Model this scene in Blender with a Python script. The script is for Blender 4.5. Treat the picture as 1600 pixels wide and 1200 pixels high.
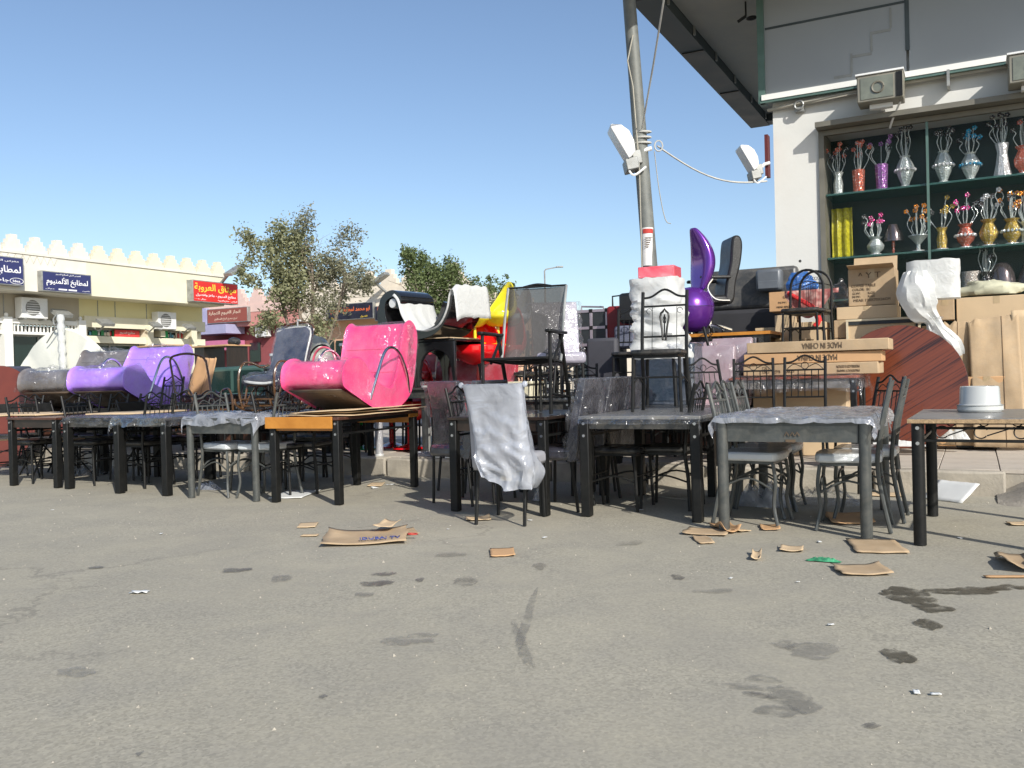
import bpy, bmesh, math, random, unicodedata
from mathutils import Vector, Matrix, noise as NZ
PI = math.pi
R = math.radians
SC = bpy.context.scene
for o in list(bpy.data.objects): bpy.data.objects.remove(o)
COL = SC.collection
rnd = random.Random(7)

# ---------------------------------------------------------------- camera
F, H, PITCH, ROLL = 1400.0, 1.06, math.atan(-12/1400.0), -0.026
cd = bpy.data.cameras.new('camera'); cam = bpy.data.objects.new('camera', cd); COL.objects.link(cam)
cd.sensor_width = 36; cd.lens = 36*F/1600; cd.clip_end = 3000; cd.clip_start = .05
CR = (Matrix.Rotation(R(90)+PITCH, 3, 'X') @ Matrix.Rotation(ROLL, 3, 'Z'))
cam.matrix_world = Matrix.Translation((0, 0, H)) @ CR.to_4x4()
SC.camera = cam
# ---------------------------------------------------------------- light
SUN_AZ = Vector((.43, -.90)).normalized(); SUN_EL = R(33)
w = bpy.data.worlds.new('World'); SC.world = w; w.use_nodes = True
nt = w.node_tree; bg = nt.nodes['Background']
sky = nt.nodes.new('ShaderNodeTexSky'); sky.sky_type = 'NISHITA'; sky.sun_disc = False
sky.sun_elevation = SUN_EL; sky.sun_rotation = math.atan2(SUN_AZ.x, SUN_AZ.y)
sky.air_density = 1.0; sky.dust_density = 1.6; sky.ozone_density = 1.9; sky.altitude = 600
nt.links.new(sky.outputs[0], bg.inputs[0]); bg.inputs[1].default_value = .136
sd = bpy.data.lights.new('sun', 'SUN'); sd.energy = 4.4; sd.angle = R(.53); sd.color = (1, .955, .88)
so = bpy.data.objects.new('sun', sd); COL.objects.link(so)
sdir = Vector((SUN_AZ.x*math.cos(SUN_EL), SUN_AZ.y*math.cos(SUN_EL), math.sin(SUN_EL)))
so.rotation_euler = sdir.to_track_quat('Z', 'Y').to_euler(); so.location = (10, -20, 15)
SC.view_settings.view_transform = 'Standard'; SC.view_settings.look = 'None'
SC.view_settings.exposure = 0.22; SC.view_settings.gamma = 1; SC.view_settings.use_curve_mapping = False
SC.cycles.transparent_max_bounces = 24; SC.cycles.max_bounces = 8

# ---------------------------------------------------------------- where things stand
U = Vector((.888, -.46, 0)).normalized(); N = Vector((.46, .888, 0)).normalized()
C0 = Vector((3.03, 7.57, 0)); YAW = math.atan2(U.y, U.x)
def ray(px, py): return CR @ Vector(((px-800)/F, -(py-600)/F, -1))
def G(px, py, z=0):
    d = ray(px, py); t = (z-H)/d.z; return Vector((d.x*t, d.y*t, z))
def S(u, n, z=0): return C0+U*u+N*n+Vector((0, 0, z))
def SP(px, py, n):
    d = ray(px, py); o = Vector((0, 0, H)); t = (C0-o).dot(N)+n; t /= d.dot(N); return o+d*t
def put(px, n, z):
    py = 620
    for _ in range(6):
        p = SP(px, py, n); d = math.hypot(p.x, p.y); py += (p.z-z)/d*F
    return Vector((p.x, p.y, z))
def W(px, py, Y):
    d = ray(px, py); t = Y/d.y; return Vector((d.x*t, Y, H+d.z*t))
def un(p): q = p-C0; return q.dot(U), q.dot(N)

# ---------------------------------------------------------------- mesh helper
class MB:
    def __init__(s, M=None): s.v = []; s.f = []; s.M = M or Matrix.Identity(4)
    def add(s, vs, fs):
        b = len(s.v); s.v += [s.M @ Vector(p) for p in vs]; s.f += [tuple(i+b for i in f) for f in fs]; return s
    def box(s, x0, x1, y0, y1, z0, z1, M=None):
        vs = [Vector((x, y, z)) for z in (z0, z1) for y in (y0, y1) for x in (x0, x1)]
        if M: vs = [M @ p for p in vs]
        return s.add(vs, [(0, 2, 3, 1), (4, 5, 7, 6), (0, 1, 5, 4), (2, 6, 7, 3), (0, 4, 6, 2), (1, 3, 7, 5)])
    def tube(s, pts, r, n=8, closed=False, rad=None, flat=1.0):
        pts = [Vector(p) for p in pts]; m = len(pts); vs = []
        up = None
        for i, p in enumerate(pts):
            a = pts[(i-1) % m] if (closed or i > 0) else p
            b = pts[(i+1) % m] if (closed or i < m-1) else p
            t = (b-a)
            t = t.normalized() if t.length > 1e-9 else Vector((0, 0, 1))
            if up is None:
                up = Vector((0, 0, 1)) if abs(t.z) < .9 else Vector((0, 1, 0))
            x = t.cross(up)
            if x.length < 1e-4: x = t.cross(Vector((1, 0, 0)))
            x.normalize(); y = x.cross(t).normalized(); up = y
            rr = rad[i] if rad else r
            for k in range(n):
                c = 2*PI*(k+.5)/n
                vs.append(p+x*math.cos(c)*rr+y*math.sin(c)*rr*flat)
        fs = []
        for i in range(m if closed else m-1):
            j = (i+1) % m
            for k in range(n):
                l = (k+1) % n; fs.append((i*n+k, i*n+l, j*n+l, j*n+k))
        if not closed:
            fs.append(tuple(range(n-1, -1, -1))); fs.append(tuple((m-1)*n+k for k in range(n)))
        return s.add(vs, fs)
    def lathe(s, prof, n=16, c=(0, 0, 0), axis='z', rip=None):
        vs = []; c = Vector(c)
        for i, (r, z) in enumerate(prof):
            for k in range(n):
                a = 2*PI*k/n; q = r*(1+(rip(a, z) if rip else 0))
                p = Vector((q*math.cos(a), q*math.sin(a), z))
                if axis == 'y': p = Vector((p.x, -p.z, p.y))
                if axis == 'x': p = Vector((p.z, p.x, p.y))
                vs.append(c+p)
        fs = [(i*n+k, i*n+(k+1) % n, (i+1)*n+(k+1) % n, (i+1)*n+k) for i in range(len(prof)-1) for k in range(n)]
        if prof[0][0] > 1e-4: fs.append(tuple(range(n-1, -1, -1)))
        if prof[-1][0] > 1e-4: fs.append(tuple((len(prof)-1)*n+k for k in range(n)))
        return s.add(vs, fs)
    def prism(s, poly, y0, y1, plane='xz'):
        m = len(poly)
        if plane == 'xz': q = lambda a, b, y: (a, y, b)
        elif plane == 'yz': q = lambda a, b, y: (y, a, b)
        else: q = lambda a, b, y: (a, b, y)
        vs = [q(a, b, y0) for a, b in poly]+[q(a, b, y1) for a, b in poly]
        fs = [tuple(range(m)), tuple(range(2*m-1, m-1, -1))]+[(i, i+m, (i+1) % m+m, (i+1) % m) for i in range(m)]
        return s.add(vs, fs)
    def grid(s, nu, nv, fn):
        vs = [fn(i/nu, j/nv) for j in range(nv+1) for i in range(nu+1)]
        return s.add(vs, [(j*(nu+1)+i, j*(nu+1)+i+1, (j+1)*(nu+1)+i+1, (j+1)*(nu+1)+i) for j in range(nv) for i in range(nu)])
    def ball(s, c, rx, ry, rz, n=12, m=8):
        c = Vector(c)
        return s.lathe([(math.sin(PI*i/m), -math.cos(PI*i/m)) for i in range(m+1)], n) if False else s.add(
            [c+Vector((rx*math.sin(PI*i/m)*math.cos(2*PI*k/n), ry*math.sin(PI*i/m)*math.sin(2*PI*k/n), -rz*math.cos(PI*i/m))) for i in range(m+1) for k in range(n)],
            [(i*n+k, i*n+(k+1) % n, (i+1)*n+(k+1) % n, (i+1)*n+k) for i in range(m) for k in range(n)])
    def build(s, name, mat, parent=None, loc=None, bevel=0, rot=None, smooth=.6, sub=0, solid=0, label=None, kind=None, keep=False):
        me = bpy.data.meshes.new(name); me.from_pydata(s.v, [], s.f); me.materials.append(mat)
        bm = bmesh.new(); bm.from_mesh(me)
        if not keep: bmesh.ops.remove_doubles(bm, verts=bm.verts, dist=1e-5)
        bmesh.ops.recalc_face_normals(bm, faces=bm.faces); bm.to_mesh(me); bm.free()
        if smooth:
            for p in me.polygons: p.use_smooth = True
            me.set_sharp_from_angle(angle=smooth)
        return link(name, me, parent, loc, rot, bevel, sub, solid, label, kind)
def link(name, me, parent=None, loc=None, rot=None, bevel=0, sub=0, solid=0, label=None, kind=None):
    o = bpy.data.objects.new(name, me); COL.objects.link(o)
    if parent: o.parent = parent
    if loc is not None: o.location = loc
    if rot is not None: o.rotation_euler = rot
    if bevel:
        b = o.modifiers.new('b', 'BEVEL'); b.width = bevel; b.segments = 2; b.limit_method = 'ANGLE'; b.angle_limit = .7
    if sub:
        b = o.modifiers.new('s', 'SUBSURF'); b.levels = sub; b.render_levels = sub
    if solid:
        b = o.modifiers.new('t', 'SOLIDIFY'); b.thickness = solid; b.offset = 0
    if label: o['label'] = label
    if kind: o['kind'] = kind
    return o
def thing(name, label, cat, loc=(0, 0, 0), rz=0, group=None, scale=None):
    o = bpy.data.objects.new(name, None); COL.objects.link(o); o.empty_display_size = .1
    o.location = loc; o.rotation_euler = (0, 0, rz); return tag(o, label, cat, group, scale)
def tag(o, label, cat, group=None, scale=None):
    o['label'] = label; o['category'] = cat
    if group: o['group'] = group
    if scale: o.scale = (scale,)*3 if not isinstance(scale, tuple) else scale
    return o
def struct(o): o['kind'] = 'structure'; return o
def dup(root, label, loc=None, rz=None, group=None, scale=None):
    r = root.copy(); COL.objects.link(r); r['label'] = label
    if loc is not None: r.location = loc
    if rz is not None: r.rotation_euler = (0, 0, rz)
    if group: r['group'] = group
    if scale: r.scale = (scale,)*3 if not isinstance(scale, tuple) else scale
    def rec(a, b):
        for ch in list(a.children):
            c = ch.copy(); COL.objects.link(c); c.parent = b; rec(ch, c)
    rec(root, r); return r
def recolor(root, old, new):
    """give a copied thing its own colour: new mesh data only where needed"""
    for ch in root.children_recursive:
        if ch.type == 'MESH' and ch.data.materials and ch.data.materials[0] == old:
            ch.data = ch.data.copy(); ch.data.materials[0] = new
    return root
def arc(c, r, a0, a1, n=12, plane='xz', ry=None):
    ry = ry or r; out = []
    for i in range(n+1):
        a = a0+(a1-a0)*i/n; p, q = r*math.cos(a), ry*math.sin(a)
        out.append(Vector(c)+Vector({'xz': (p, 0, q), 'yz': (0, p, q), 'xy': (p, q, 0)}[plane]))
    return out
def spline(P, k=5, closed=False):
    P = [Vector(p) for p in P]; m = len(P); out = []
    for i in range(m if closed else m-1):
        if closed: a, b, c, d = P[(i-1) % m], P[i], P[(i+1) % m], P[(i+2) % m]
        else: a, b, c, d = P[max(i-1, 0)], P[i], P[i+1], P[min(i+2, m-1)]
        for j in range(k):
            t = j/k
            out.append(.5*((2*b)+(c-a)*t+(2*a-5*b+4*c-d)*t*t+(3*b-a-3*c+d)*t**3))
    if not closed: out.append(P[-1])
    return out
def sp2(P, k=4, closed=True): return [(p.x, p.y) for p in spline([Vector((a, b, 0)) for a, b in P], k, closed)]

# ---------------------------------------------------------------- materials
def newmat(name):
    m = bpy.data.materials.new(name); m.use_nodes = True; t = m.node_tree
    return m, t, t.nodes['Principled BSDF']
def nd(t, typ, **kw):
    n = t.nodes.new(typ)
    for k, v in kw.items():
        if k in n.inputs.keys() if hasattr(n.inputs, 'keys') else False: n.inputs[k].default_value = v
        else: setattr(n, k, v)
    return n
def noi(t, scale, detail=4, rough=.55, dist=0, vec=None):
    n = nd(t, 'ShaderNodeTexNoise', Scale=scale, Detail=detail, Roughness=rough, Distortion=dist)
    if vec: t.links.new(vec, n.inputs['Vector'])
    return n
def ramp(t, src, stops):
    r = t.nodes.new('ShaderNodeValToRGB'); e = r.color_ramp.elements
    while len(e) < len(stops): e.new(.5)
    for q, (p, c) in zip(e, stops):
        q.position = p; q.color = (c, c, c, 1) if not isinstance(c, tuple) else (*c[:3], 1)
    t.links.new(src, r.inputs[0]); return r
def mixc(t, fac, a, b, mode='MIX'):
    m = t.nodes.new('ShaderNodeMix'); m.data_type = 'RGBA'; m.blend_type = mode
    if isinstance(fac, (int, float)): m.inputs[0].default_value = fac
    else: t.links.new(fac, m.inputs[0])
    for i, c in ((6, a), (7, b)):
        if isinstance(c, tuple): m.inputs[i].default_value = (*c[:3], 1)
        else: t.links.new(c, m.inputs[i])
    return m.outputs[2]
def coords(t, scale=(1, 1, 1), rot=(0, 0, 0), which='Object'):
    c = t.nodes.new('ShaderNodeTexCoord'); m = t.nodes.new('ShaderNodeMapping')
    m.inputs['Scale'].default_value = scale; m.inputs['Rotation'].default_value = rot
    t.links.new(c.outputs[which], m.inputs[0]); return m.outputs[0]
def bumpn(t, src, strength, dist=.01):
    b = t.nodes.new('ShaderNodeBump'); b.inputs['Strength'].default_value = strength; b.inputs['Distance'].default_value = dist
    t.links.new(src, b.inputs['Height']); return b.outputs[0]
def mat(name, col, rough=.5, metal=0, var=.18, vs=4, bump=0, bs=60, coat=0, spec=.5, dust=0, alpha=1, stretch=(1, 1, 1)):
    m, t, b = newmat(name); v = coords(t, stretch)
    n = noi(t, vs, 6, .6, .3, v); c1 = tuple(max(0, x*(1-var)) for x in col); c2 = tuple(min(1, x*(1+var)) for x in col)
    r = ramp(t, n.outputs[0], [(.3, c1), (.7, c2)]); out = r.outputs[0]
    if dust:
        n2 = noi(t, vs*2.3, 8, .7, .5, v); r2 = ramp(t, n2.outputs[0], [(.42, 0.0), (.8, dust)])
        out = mixc(t, r2.outputs[0], out, (.42, .37, .29))
    t.links.new(out, b.inputs['Base Color'])
    rr = ramp(t, n.outputs[0], [(.25, max(.02, rough*.8)), (.75, min(1, rough*1.2))]); t.links.new(rr.outputs[0], b.inputs['Roughness'])
    b.inputs['Metallic'].default_value = metal; b.inputs['Specular IOR Level'].default_value = spec
    b.inputs['Coat Weight'].default_value = coat; b.inputs['Coat Roughness'].default_value = .08
    if bump:
        nb = noi(t, bs, 5, .6, 0, v); t.links.new(bumpn(t, nb.outputs[0], bump), b.inputs['Normal'])
    if alpha < 1: b.inputs['Alpha'].default_value = alpha
    return m
def wrapped(name, col, amt=1.0, scale=7, haze=.25):
    """upholstery or metal inside clear crinkled polythene"""
    m, t, b = newmat(name); v = coords(t)
    n = noi(t, scale*.8, 3, .5, 1.4, v)
    rid = nd(t, 'ShaderNodeMath', operation='SUBTRACT'); rid.inputs[1].default_value = .5; t.links.new(n.outputs[0], rid.inputs[0])
    ab = nd(t, 'ShaderNodeMath', operation='ABSOLUTE'); t.links.new(rid.outputs[0], ab.inputs[0])
    n2 = noi(t, 1.6, 2, .5, 0, v); c = ramp(t, n2.outputs[0], [(.3, tuple(x*.9 for x in col)), (.7, tuple(min(1, x*1.08) for x in col))])
    msk = ramp(t, noi(t, 3.2, 3, .55, .6, v).outputs[0], [(.45, 0.0), (.66, haze*.3)])
    t.links.new(mixc(t, msk.outputs[0], c.outputs[0], (.72, .72, .76)), b.inputs['Base Color'])
    b.inputs['Roughness'].default_value = .55; b.inputs['Coat Weight'].default_value = 1; b.inputs['Coat Roughness'].default_value = .12; b.inputs['Coat IOR'].default_value = 1.7
    gate = ramp(t, noi(t, 4.5, 2, .5, .3, v).outputs[0], [(.38, .45), (.58, 1.0)])
    n3 = noi(t, scale*1.7, 3, .55, 1.4, v); ht = mixc(t, .5, ab.outputs[0], n3.outputs[0]); hm = mixc(t, gate.outputs[0], (.35, .35, .35), ht)
    t.links.new(bumpn(t, hm, .8, .035), b.inputs['Coat Normal'])
    t.links.new(bumpn(t, ab.outputs[0], .2*amt, .02), b.inputs['Normal'])
    return m
def film(name, col=(.82, .84, .88), lo=.35, hi=.85, scale=5, rough=.12, gl=.5, bs=1.0, g0=.05):
    """loose polythene: partly see-through milky sheet with a shiny crinkled face"""
    m, t, b = newmat(name); v = coords(t); t.nodes.remove(b); out = t.nodes['Material Output']
    n2 = noi(t, scale*2.2, 3, .55, 1.6, v); nn = bumpn(t, n2.outputs[0], .7*bs, .05)
    df = t.nodes.new('ShaderNodeBsdfDiffuse'); df.inputs[0].default_value = (*col, 1); t.links.new(nn, df.inputs['Normal'])
    tl = t.nodes.new('ShaderNodeBsdfTranslucent'); tl.inputs[0].default_value = (*col, 1)
    dm = t.nodes.new('ShaderNodeMixShader'); dm.inputs[0].default_value = .35; t.links.new(df.outputs[0], dm.inputs[1]); t.links.new(tl.outputs[0], dm.inputs[2])
    tr = t.nodes.new('ShaderNodeBsdfTransparent'); mx = t.nodes.new('ShaderNodeMixShader')
    r = ramp(t, noi(t, scale, 3, .5, .8, v).outputs[0], [(.35, lo), (.65, hi)]); t.links.new(r.outputs[0], mx.inputs[0]); t.links.new(tr.outputs[0], mx.inputs[1]); t.links.new(dm.outputs[0], mx.inputs[2])
    lw = t.nodes.new('ShaderNodeLayerWeight'); lw.inputs[0].default_value = .25; t.links.new(nn, lw.inputs['Normal'])
    mu = nd(t, 'ShaderNodeMath', operation='MULTIPLY_ADD'); mu.inputs[1].default_value = gl; mu.inputs[2].default_value = g0; t.links.new(lw.outputs['Fresnel'], mu.inputs[0])
    g = t.nodes.new('ShaderNodeBsdfGlossy'); g.inputs['Roughness'].default_value = rough; t.links.new(nn, g.inputs['Normal'])
    m2 = t.nodes.new('ShaderNodeMixShader'); t.links.new(mu.outputs[0], m2.inputs[0]); t.links.new(mx.outputs[0], m2.inputs[1]); t.links.new(g.outputs[0], m2.inputs[2])
    t.links.new(m2.outputs[0], out.inputs[0]); return m
def wood(name, c1, c2, rough=.35, scale=(1, 14, 1), rot=(0, 0, 0), coat=.3, vs=3):
    m, t, b = newmat(name); v = coords(t, scale, rot)
    n = noi(t, vs, 8, .65, 1.6, v); r = ramp(t, n.outputs[0], [(.36, c1), (.5, tuple((a+q)/2 for a, q in zip(c1, c2))), (.64, c2)])
    t.links.new(r.outputs[0], b.inputs['Base Color']); b.inputs['Roughness'].default_value = rough; b.inputs['Coat Weight'].default_value = coat
    t.links.new(bumpn(t, n.outputs[0], .08), b.inputs['Normal']); return m
def glassy(name, col, alpha=.35, rough=.05):
    m, t, b = newmat(name); b.inputs['Base Color'].default_value = (*col, 1); b.inputs['Roughness'].default_value = rough
    b.inputs['Alpha'].default_value = alpha; b.inputs['Specular IOR Level'].default_value = .8
    return m
M_ = {}
def mm(k, *a, **kw):
    M_[k] = mat(k, *a, **kw); return M_[k]
black_metal = mm('black painted metal', (.0065, .007, .007), .46, 0, .3, 9, .05, 200, spec=.35, dust=.022)
grey_metal = mm('dark grey painted metal', (.075, .082, .08), .36, .25, .2, 6, .03, 150, dust=.18)
chrome = mm('chrome tube', (.62, .62, .64), .14, 1, .1, 8)
dark_wood = wood('dark brown laminate', (.012, .008, .006), (.035, .022, .016), .3)
walnut = wood('brown laminate', (.045, .018, .012), (.12, .05, .03), .35)
orange_wood = wood('orange lacquered wood', (.42, .16, .018), (.56, .235, .035), .3, coat=.5)
greytop = mm('scuffed grey laminate', (.17, .17, .165), .35, 0, .25, 5, .05, 90, dust=.35)
blacktop = mm('dusty black laminate', (.028, .03, .032), .22, 0, .3, 5, .03, 90, dust=.25)
chip = mm('bare chipboard edge', (.36, .25, .14), .8, 0, .4, 60, .3, 120)
cardboard = mm('brown cardboard', (.43, .31, .185), .8, 0, .16, 4, .2, 30, dust=.25)
cardboard2 = mm('pale brown cardboard', (.56, .42, .26), .8, 0, .08, 2, .12, 90)
cardboard3 = mm('tan cardboard', (.53, .32, .16), .8, 0, .1, 3, .1, 90)
ink = mm('dark print ink', (.13, .09, .055), .85, 0, .2)
inkb = mm('blue print ink', (.06, .08, .25), .8)
inkr = mm('red print ink', (.45, .05, .04), .8)
vinyl = mm('black vinyl seat', (.016, .017, .019), .3, 0, .3, 6, .08, 60, dust=.2)
leather = mm('black leather', (.018, .018, .018), .38, 0, .25, 8, .3, 60)
white_wrap = wrapped('seat in white polythene', (.62, .65, .66), 1.2, 16, .5)
film_clear = film('clear crinkled polythene', (.7, .7, .74), .01, .10, 7, .12, .4, .8)
film_milky = film('milky polythene', (.70, .73, .80), .3, .62, 4, .14, .45, .7)
film_white = film('white foam wrap', (.78, .79, .77), .93, .99, 4, .4, .08, .35)
foam = mm('white foam sheet', (.7, .71, .69), .55, 0, .05, 5, .12, 22)
white_plastic = mm('white plastic', (.74, .75, .74), .35, 0, .05, 5)
black_gloss = mm('glossy black lacquer', (.01, .01, .011), .1, 0, .2, 4, coat=.6)
steel = mm('galvanised steel', (.3, .31, .3), .5, .4, .25, 7, .05, 60, dust=.25)
bolt_m = mm('steel bolt', (.7, .7, .7), .3, 1, .1)
red_f = mm('red fabric', (.5, .02, .02), .6, 0, .2, 5, .1)
# ================================================================ SETTING
def ground_mat():
    m, t, b = newmat('worn dusty asphalt'); v = coords(t)
    big = noi(t, .35, 6, .6, .4, v); mid = noi(t, 2.2, 8, .68, .6, v); fine = noi(t, 55, 4, .7, 0, v)
    base = ramp(t, big.outputs[0], [(.3, (.355, .325, .25)), (.7, (.435, .40, .31))])
    c = mixc(t, ramp(t, mid.outputs[0], [(.38, .55), (.62, 0.0)]).outputs[0], base.outputs[0], (.28, .262, .222))
    sp = nd(t, 'ShaderNodeTexVoronoi', Scale=95); t.links.new(v, sp.inputs['Vector'])
    spk = ramp(t, sp.outputs['Color'], [(.12, (.14, .135, .11)), (.5, (.34, .32, .255)), (.95, (.52, .48, .38))])
    # aggregate shows where the dust is thin
    near = ramp(t, noi(t, .9, 4, .6, .3, v).outputs[0], [(.35, .12), (.65, .42)])
    c = mixc(t, near.outputs[0], c, spk.outputs[0])
    c = mixc(t, ramp(t, fine.outputs[0], [(.4, .3), (.6, 0.0)]).outputs[0], c, (.26, .245, .21))
    # old stains and dark wheel scuffs
    s1 = noi(t, 1.1, 9, .75, 1.8, v); c = mixc(t, ramp(t, s1.outputs[0], [(.29, .35), (.37, 0.0)]).outputs[0], c, (.19, .183, .162))
    s2 = noi(t, 5.5, 5, .6, .8, v); c = mixc(t, ramp(t, s2.outputs[0], [(.25, .45), (.31, 0.0)]).outputs[0], c, (.19, .18, .16))
    v2 = coords(t, (.8, .16, 1), (0, 0, .5)); s3 = noi(t, 1.2, 6, .7, .6, v2)
    c = mixc(t, ramp(t, s3.outputs[0], [(.3, .3), (.4, 0.0)]).outputs[0], c, (.24, .23, .21))
    # cracks
    vo = nd(t, 'ShaderNodeTexVoronoi', feature='DISTANCE_TO_EDGE', Scale=.42)
    dn = noi(t, 1.6, 6, .7, 0, v); vm = nd(t, 'ShaderNodeVectorMath', operation='ADD'); t.links.new(v, vm.inputs[0])
    dm = nd(t, 'ShaderNodeVectorMath', operation='SCALE'); dm.inputs['Scale'].default_value = .9
    t.links.new(dn.outputs['Color'], dm.inputs[0]); t.links.new(dm.outputs[0], vm.inputs[1]); t.links.new(vm.outputs[0], vo.inputs['Vector'])
    gate = ramp(t, noi(t, .6, 2, .5, 0, v).outputs[0], [(.48, 0.0), (.6, .5)])
    ck = ramp(t, vo.outputs['Distance'], [(0, 1.0), (.012, 0.0)])
    mu = nd(t, 'ShaderNodeMath', operation='MULTIPLY'); t.links.new(gate.outputs[0], mu.inputs[0]); t.links.new(ck.outputs[0], mu.inputs[1])
    c = mixc(t, mu.outputs[0], c, (.15, .14, .12))
    t.links.new(c, b.inputs['Base Color']); b.inputs['Roughness'].default_value = .88; b.inputs['Specular IOR Level'].default_value = .25
    h = mixc(t, .5, spk.outputs[0], fine.outputs[0]); t.links.new(bumpn(t, h, .35, .005), b.inputs['Normal'])
    return m
g = MB()
xs = [-900, -200, -60]+[-30+i*1.0 for i in range(61)]+[60, 200, 900]
ys = [-60, -20]+[-6+i*1.0 for i in range(56)]+[80, 160, 400, 1200]
def gz(x, y):
    return 0 if (abs(x) > 29 or y > 48 or y < -5) else 0
vs = [(x, y, 0) for y in ys for x in xs]
nx = len(xs)
g.add(vs, [(j*nx+i, j*nx+i+1, (j+1)*nx+i+1, (j+1)*nx+i) for j in range(len(ys)-1) for i in range(nx-1)])
ground = struct(g.build('ground', ground_mat(), smooth=0)); ground['label'] = 'worn dusty grey asphalt yard with stains and cracks'
# spilled-water and oil marks, each its own irregular patch
def stain(px, py, hx, hy, col, seed, rot=0, rough=.45, z=.004):
    dd = G(px, py).y; rx = hx*dd/F; ry = hy*dd*dd/(F*H)
    m = M_.get(('st', col))
    if m is None:
        m = M_[('st', col)] = mat('damp stain', col, rough, 0, .3, 9, .3, 160); t_ = m.node_tree; vv = coords(t_, which='Object')
        rr_ = ramp(t_, noi(t_, 13, 6, .7, .6, vv).outputs[0], [(.36, .0), (.52, .85 if col[0] < .12 else .55 if col[0] < .16 else .33)]); t_.links.new(rr_.outputs[0], t_.nodes['Principled BSDF'].inputs['Alpha'])
    c = G(px, py); mb = MB(); q = 90; pts = []
    for i in range(q):
        a = 2*PI*i/q; k = max(.25, 1+.55*NZ.noise(Vector((math.cos(a)*1.1+seed, math.sin(a)*1.1, seed*.7)))+.22*NZ.noise(Vector((math.cos(a)*3.5+seed, math.sin(a)*3.5, 3)))+.1*NZ.noise(Vector((math.cos(a)*9+seed, math.sin(a)*9, 5))))
        x, y = rx*k*math.cos(a), ry*k*math.sin(a); x, y = x*math.cos(rot)-y*math.sin(rot), x*math.sin(rot)+y*math.cos(rot)
        pts.append((c.x+x, c.y+y, z+seed*.0001))
    mb.add(pts+[(c.x, c.y, z+seed*.0001)], [(i, (i+1) % q, q) for i in range(q)]); o = mb.build('stain', m, ground, smooth=0); return o
wet, oil, dk = (.10, .09, .065), (.19, .185, .168), (.14, .13, .115)
for a in [(1418, 933, 38, 15, wet, 1.2), (1500, 924, 50, 6, wet, 2.3), (1575, 919, 32, 4, wet, 4.1), (1458, 952, 25, 9, wet, 5.2), (1447, 976, 16, 8, wet, 9.2),
          (1402, 1025, 23, 10, wet, 6.4), (1242, 1096, 28, 22, oil, 7.7), (1215, 1112, 36, 9, oil, 7.1), (1268, 1016, 42, 13, (.25, .24, .215), 8.8), (1185, 1088, 22, 4, dk, 11.3, -.6), (1190, 1062, 30, 5, oil, 11.9, -.4),
          (1058, 903, 10, 4, dk, 12.1), (655, 907, 7, 3, dk, 13.4), (728, 909, 17, 8, (.2, .185, .155), 14.4), (843, 886, 13, 5, (.21, .19, .16), 15.5), (1225, 1008, 18, 6, (.25, .24, .215), 16.6),
          (1362, 1136, 12, 4, dk, 17), (505, 1090, 8, 3, dk, 18), (590, 912, 26, 4, dk, 19), (600, 898, 20, 3, dk, 20), (568, 931, 16, 4, oil, 28), (825, 965, 8, 40, (.26, .245, .212), 21, -.1), (818, 1010, 10, 35, (.265, .25, .215), 35, .1),
          (640, 1000, 50, 9, (.25, .24, .21), 22, -.15), (120, 1052, 32, 7, (.24, .23, .205), 23), (218, 1180, 5, 4, dk, 24), (370, 892, 22, 3, dk, 25), (440, 905, 14, 5, oil, 39), (150, 888, 12, 2, dk, 40), (1165, 1075, 30, 4, (.2, .19, .165), 26, -.3), (985, 850, 24, 3, (.22, .21, .18), 43, .2), (1120, 925, 30, 3, (.24, .23, .2), 44), (700, 868, 26, 3, (.24, .225, .19), 45)]:
    stain(*a)

# ---- pavement: kerb stones, tiles, bed
concrete = mm('weathered concrete', (.36, .325, .265), .9, 0, .22, 5, .5, 40, dust=.3)
tile_m = mm('dusty cement tile', (.46, .41, .345), .85, 0, .12, 3, .25, 50, dust=.4)
MU = Matrix((( U.x, N.x, 0, C0.x), (U.y, N.y, 0, C0.y), (0, 0, 1, 0), (0, 0, 0, 1)))   # street frame -> world
KH = .2
bed = MB(MU); bed.box(-14, 9, .14, 30, -.05, KH-.035)
pav = struct(bed.build('pavement', concrete, smooth=0)); pav['label'] = 'raised shop pavement of square cement tiles with kerb'
kmesh = []
for k in range(4):
    b_ = MB(); b_.box(.004, .986, 0, .135, -.04, KH); o = b_.build('kerb_stone', concrete, pav, bevel=.018)
    bm = bmesh.new(); bm.from_mesh(o.data); bmesh.ops.subdivide_edges(bm, edges=bm.edges, cuts=5, use_grid_fill=True)
    for v_ in bm.verts:
        v_.co += Vector((0, NZ.noise(v_.co*7+Vector((k*9, 0, 0)))*.016, NZ.noise(v_.co*6+Vector((0, k*9, 0)))*.014*(v_.co.z > .1)))
    bm.to_mesh(o.data); bm.free(); kmesh.append(o)
for i in range(22):
    u = -13+i
    if abs(u-1) < .1: continue
    o = kmesh[i % 4] if i < 4 else link('kerb_stone', kmesh[i % 4].data, pav, bevel=.018)
    o.location = S(u, rnd.uniform(-.008, .008), rnd.uniform(-.012, .004)); o.rotation_euler = (0, 0, YAW+rnd.uniform(-.008, .008))
tm = MB(); tm.box(.003, .447, .003, .447, 0, .035); t0 = tm.build('paving_tile', tile_m, pav, bevel=.004)
first = True
for i in range(30):
    for j in range(6):
        u, n = -8.5+i*.45, .14+j*.45
        if u > 4.5: continue
        o = t0 if first else link('paving_tile', t0.data, pav, bevel=.004); first = False
        o.location = S(u, n, KH-.035+rnd.uniform(-.004, .004)); o.rotation_euler = (rnd.uniform(-.006, .006), rnd.uniform(-.006, .006), YAW)
rest = MB(MU)
for (a, b2, c, d) in ((-14, 9, 2.85, 30), (-14, -8.51, .14, 2.85), (5, 9, .14, 2.85)): rest.box(a, b2, c, d, KH-.034, KH-.004)
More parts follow.
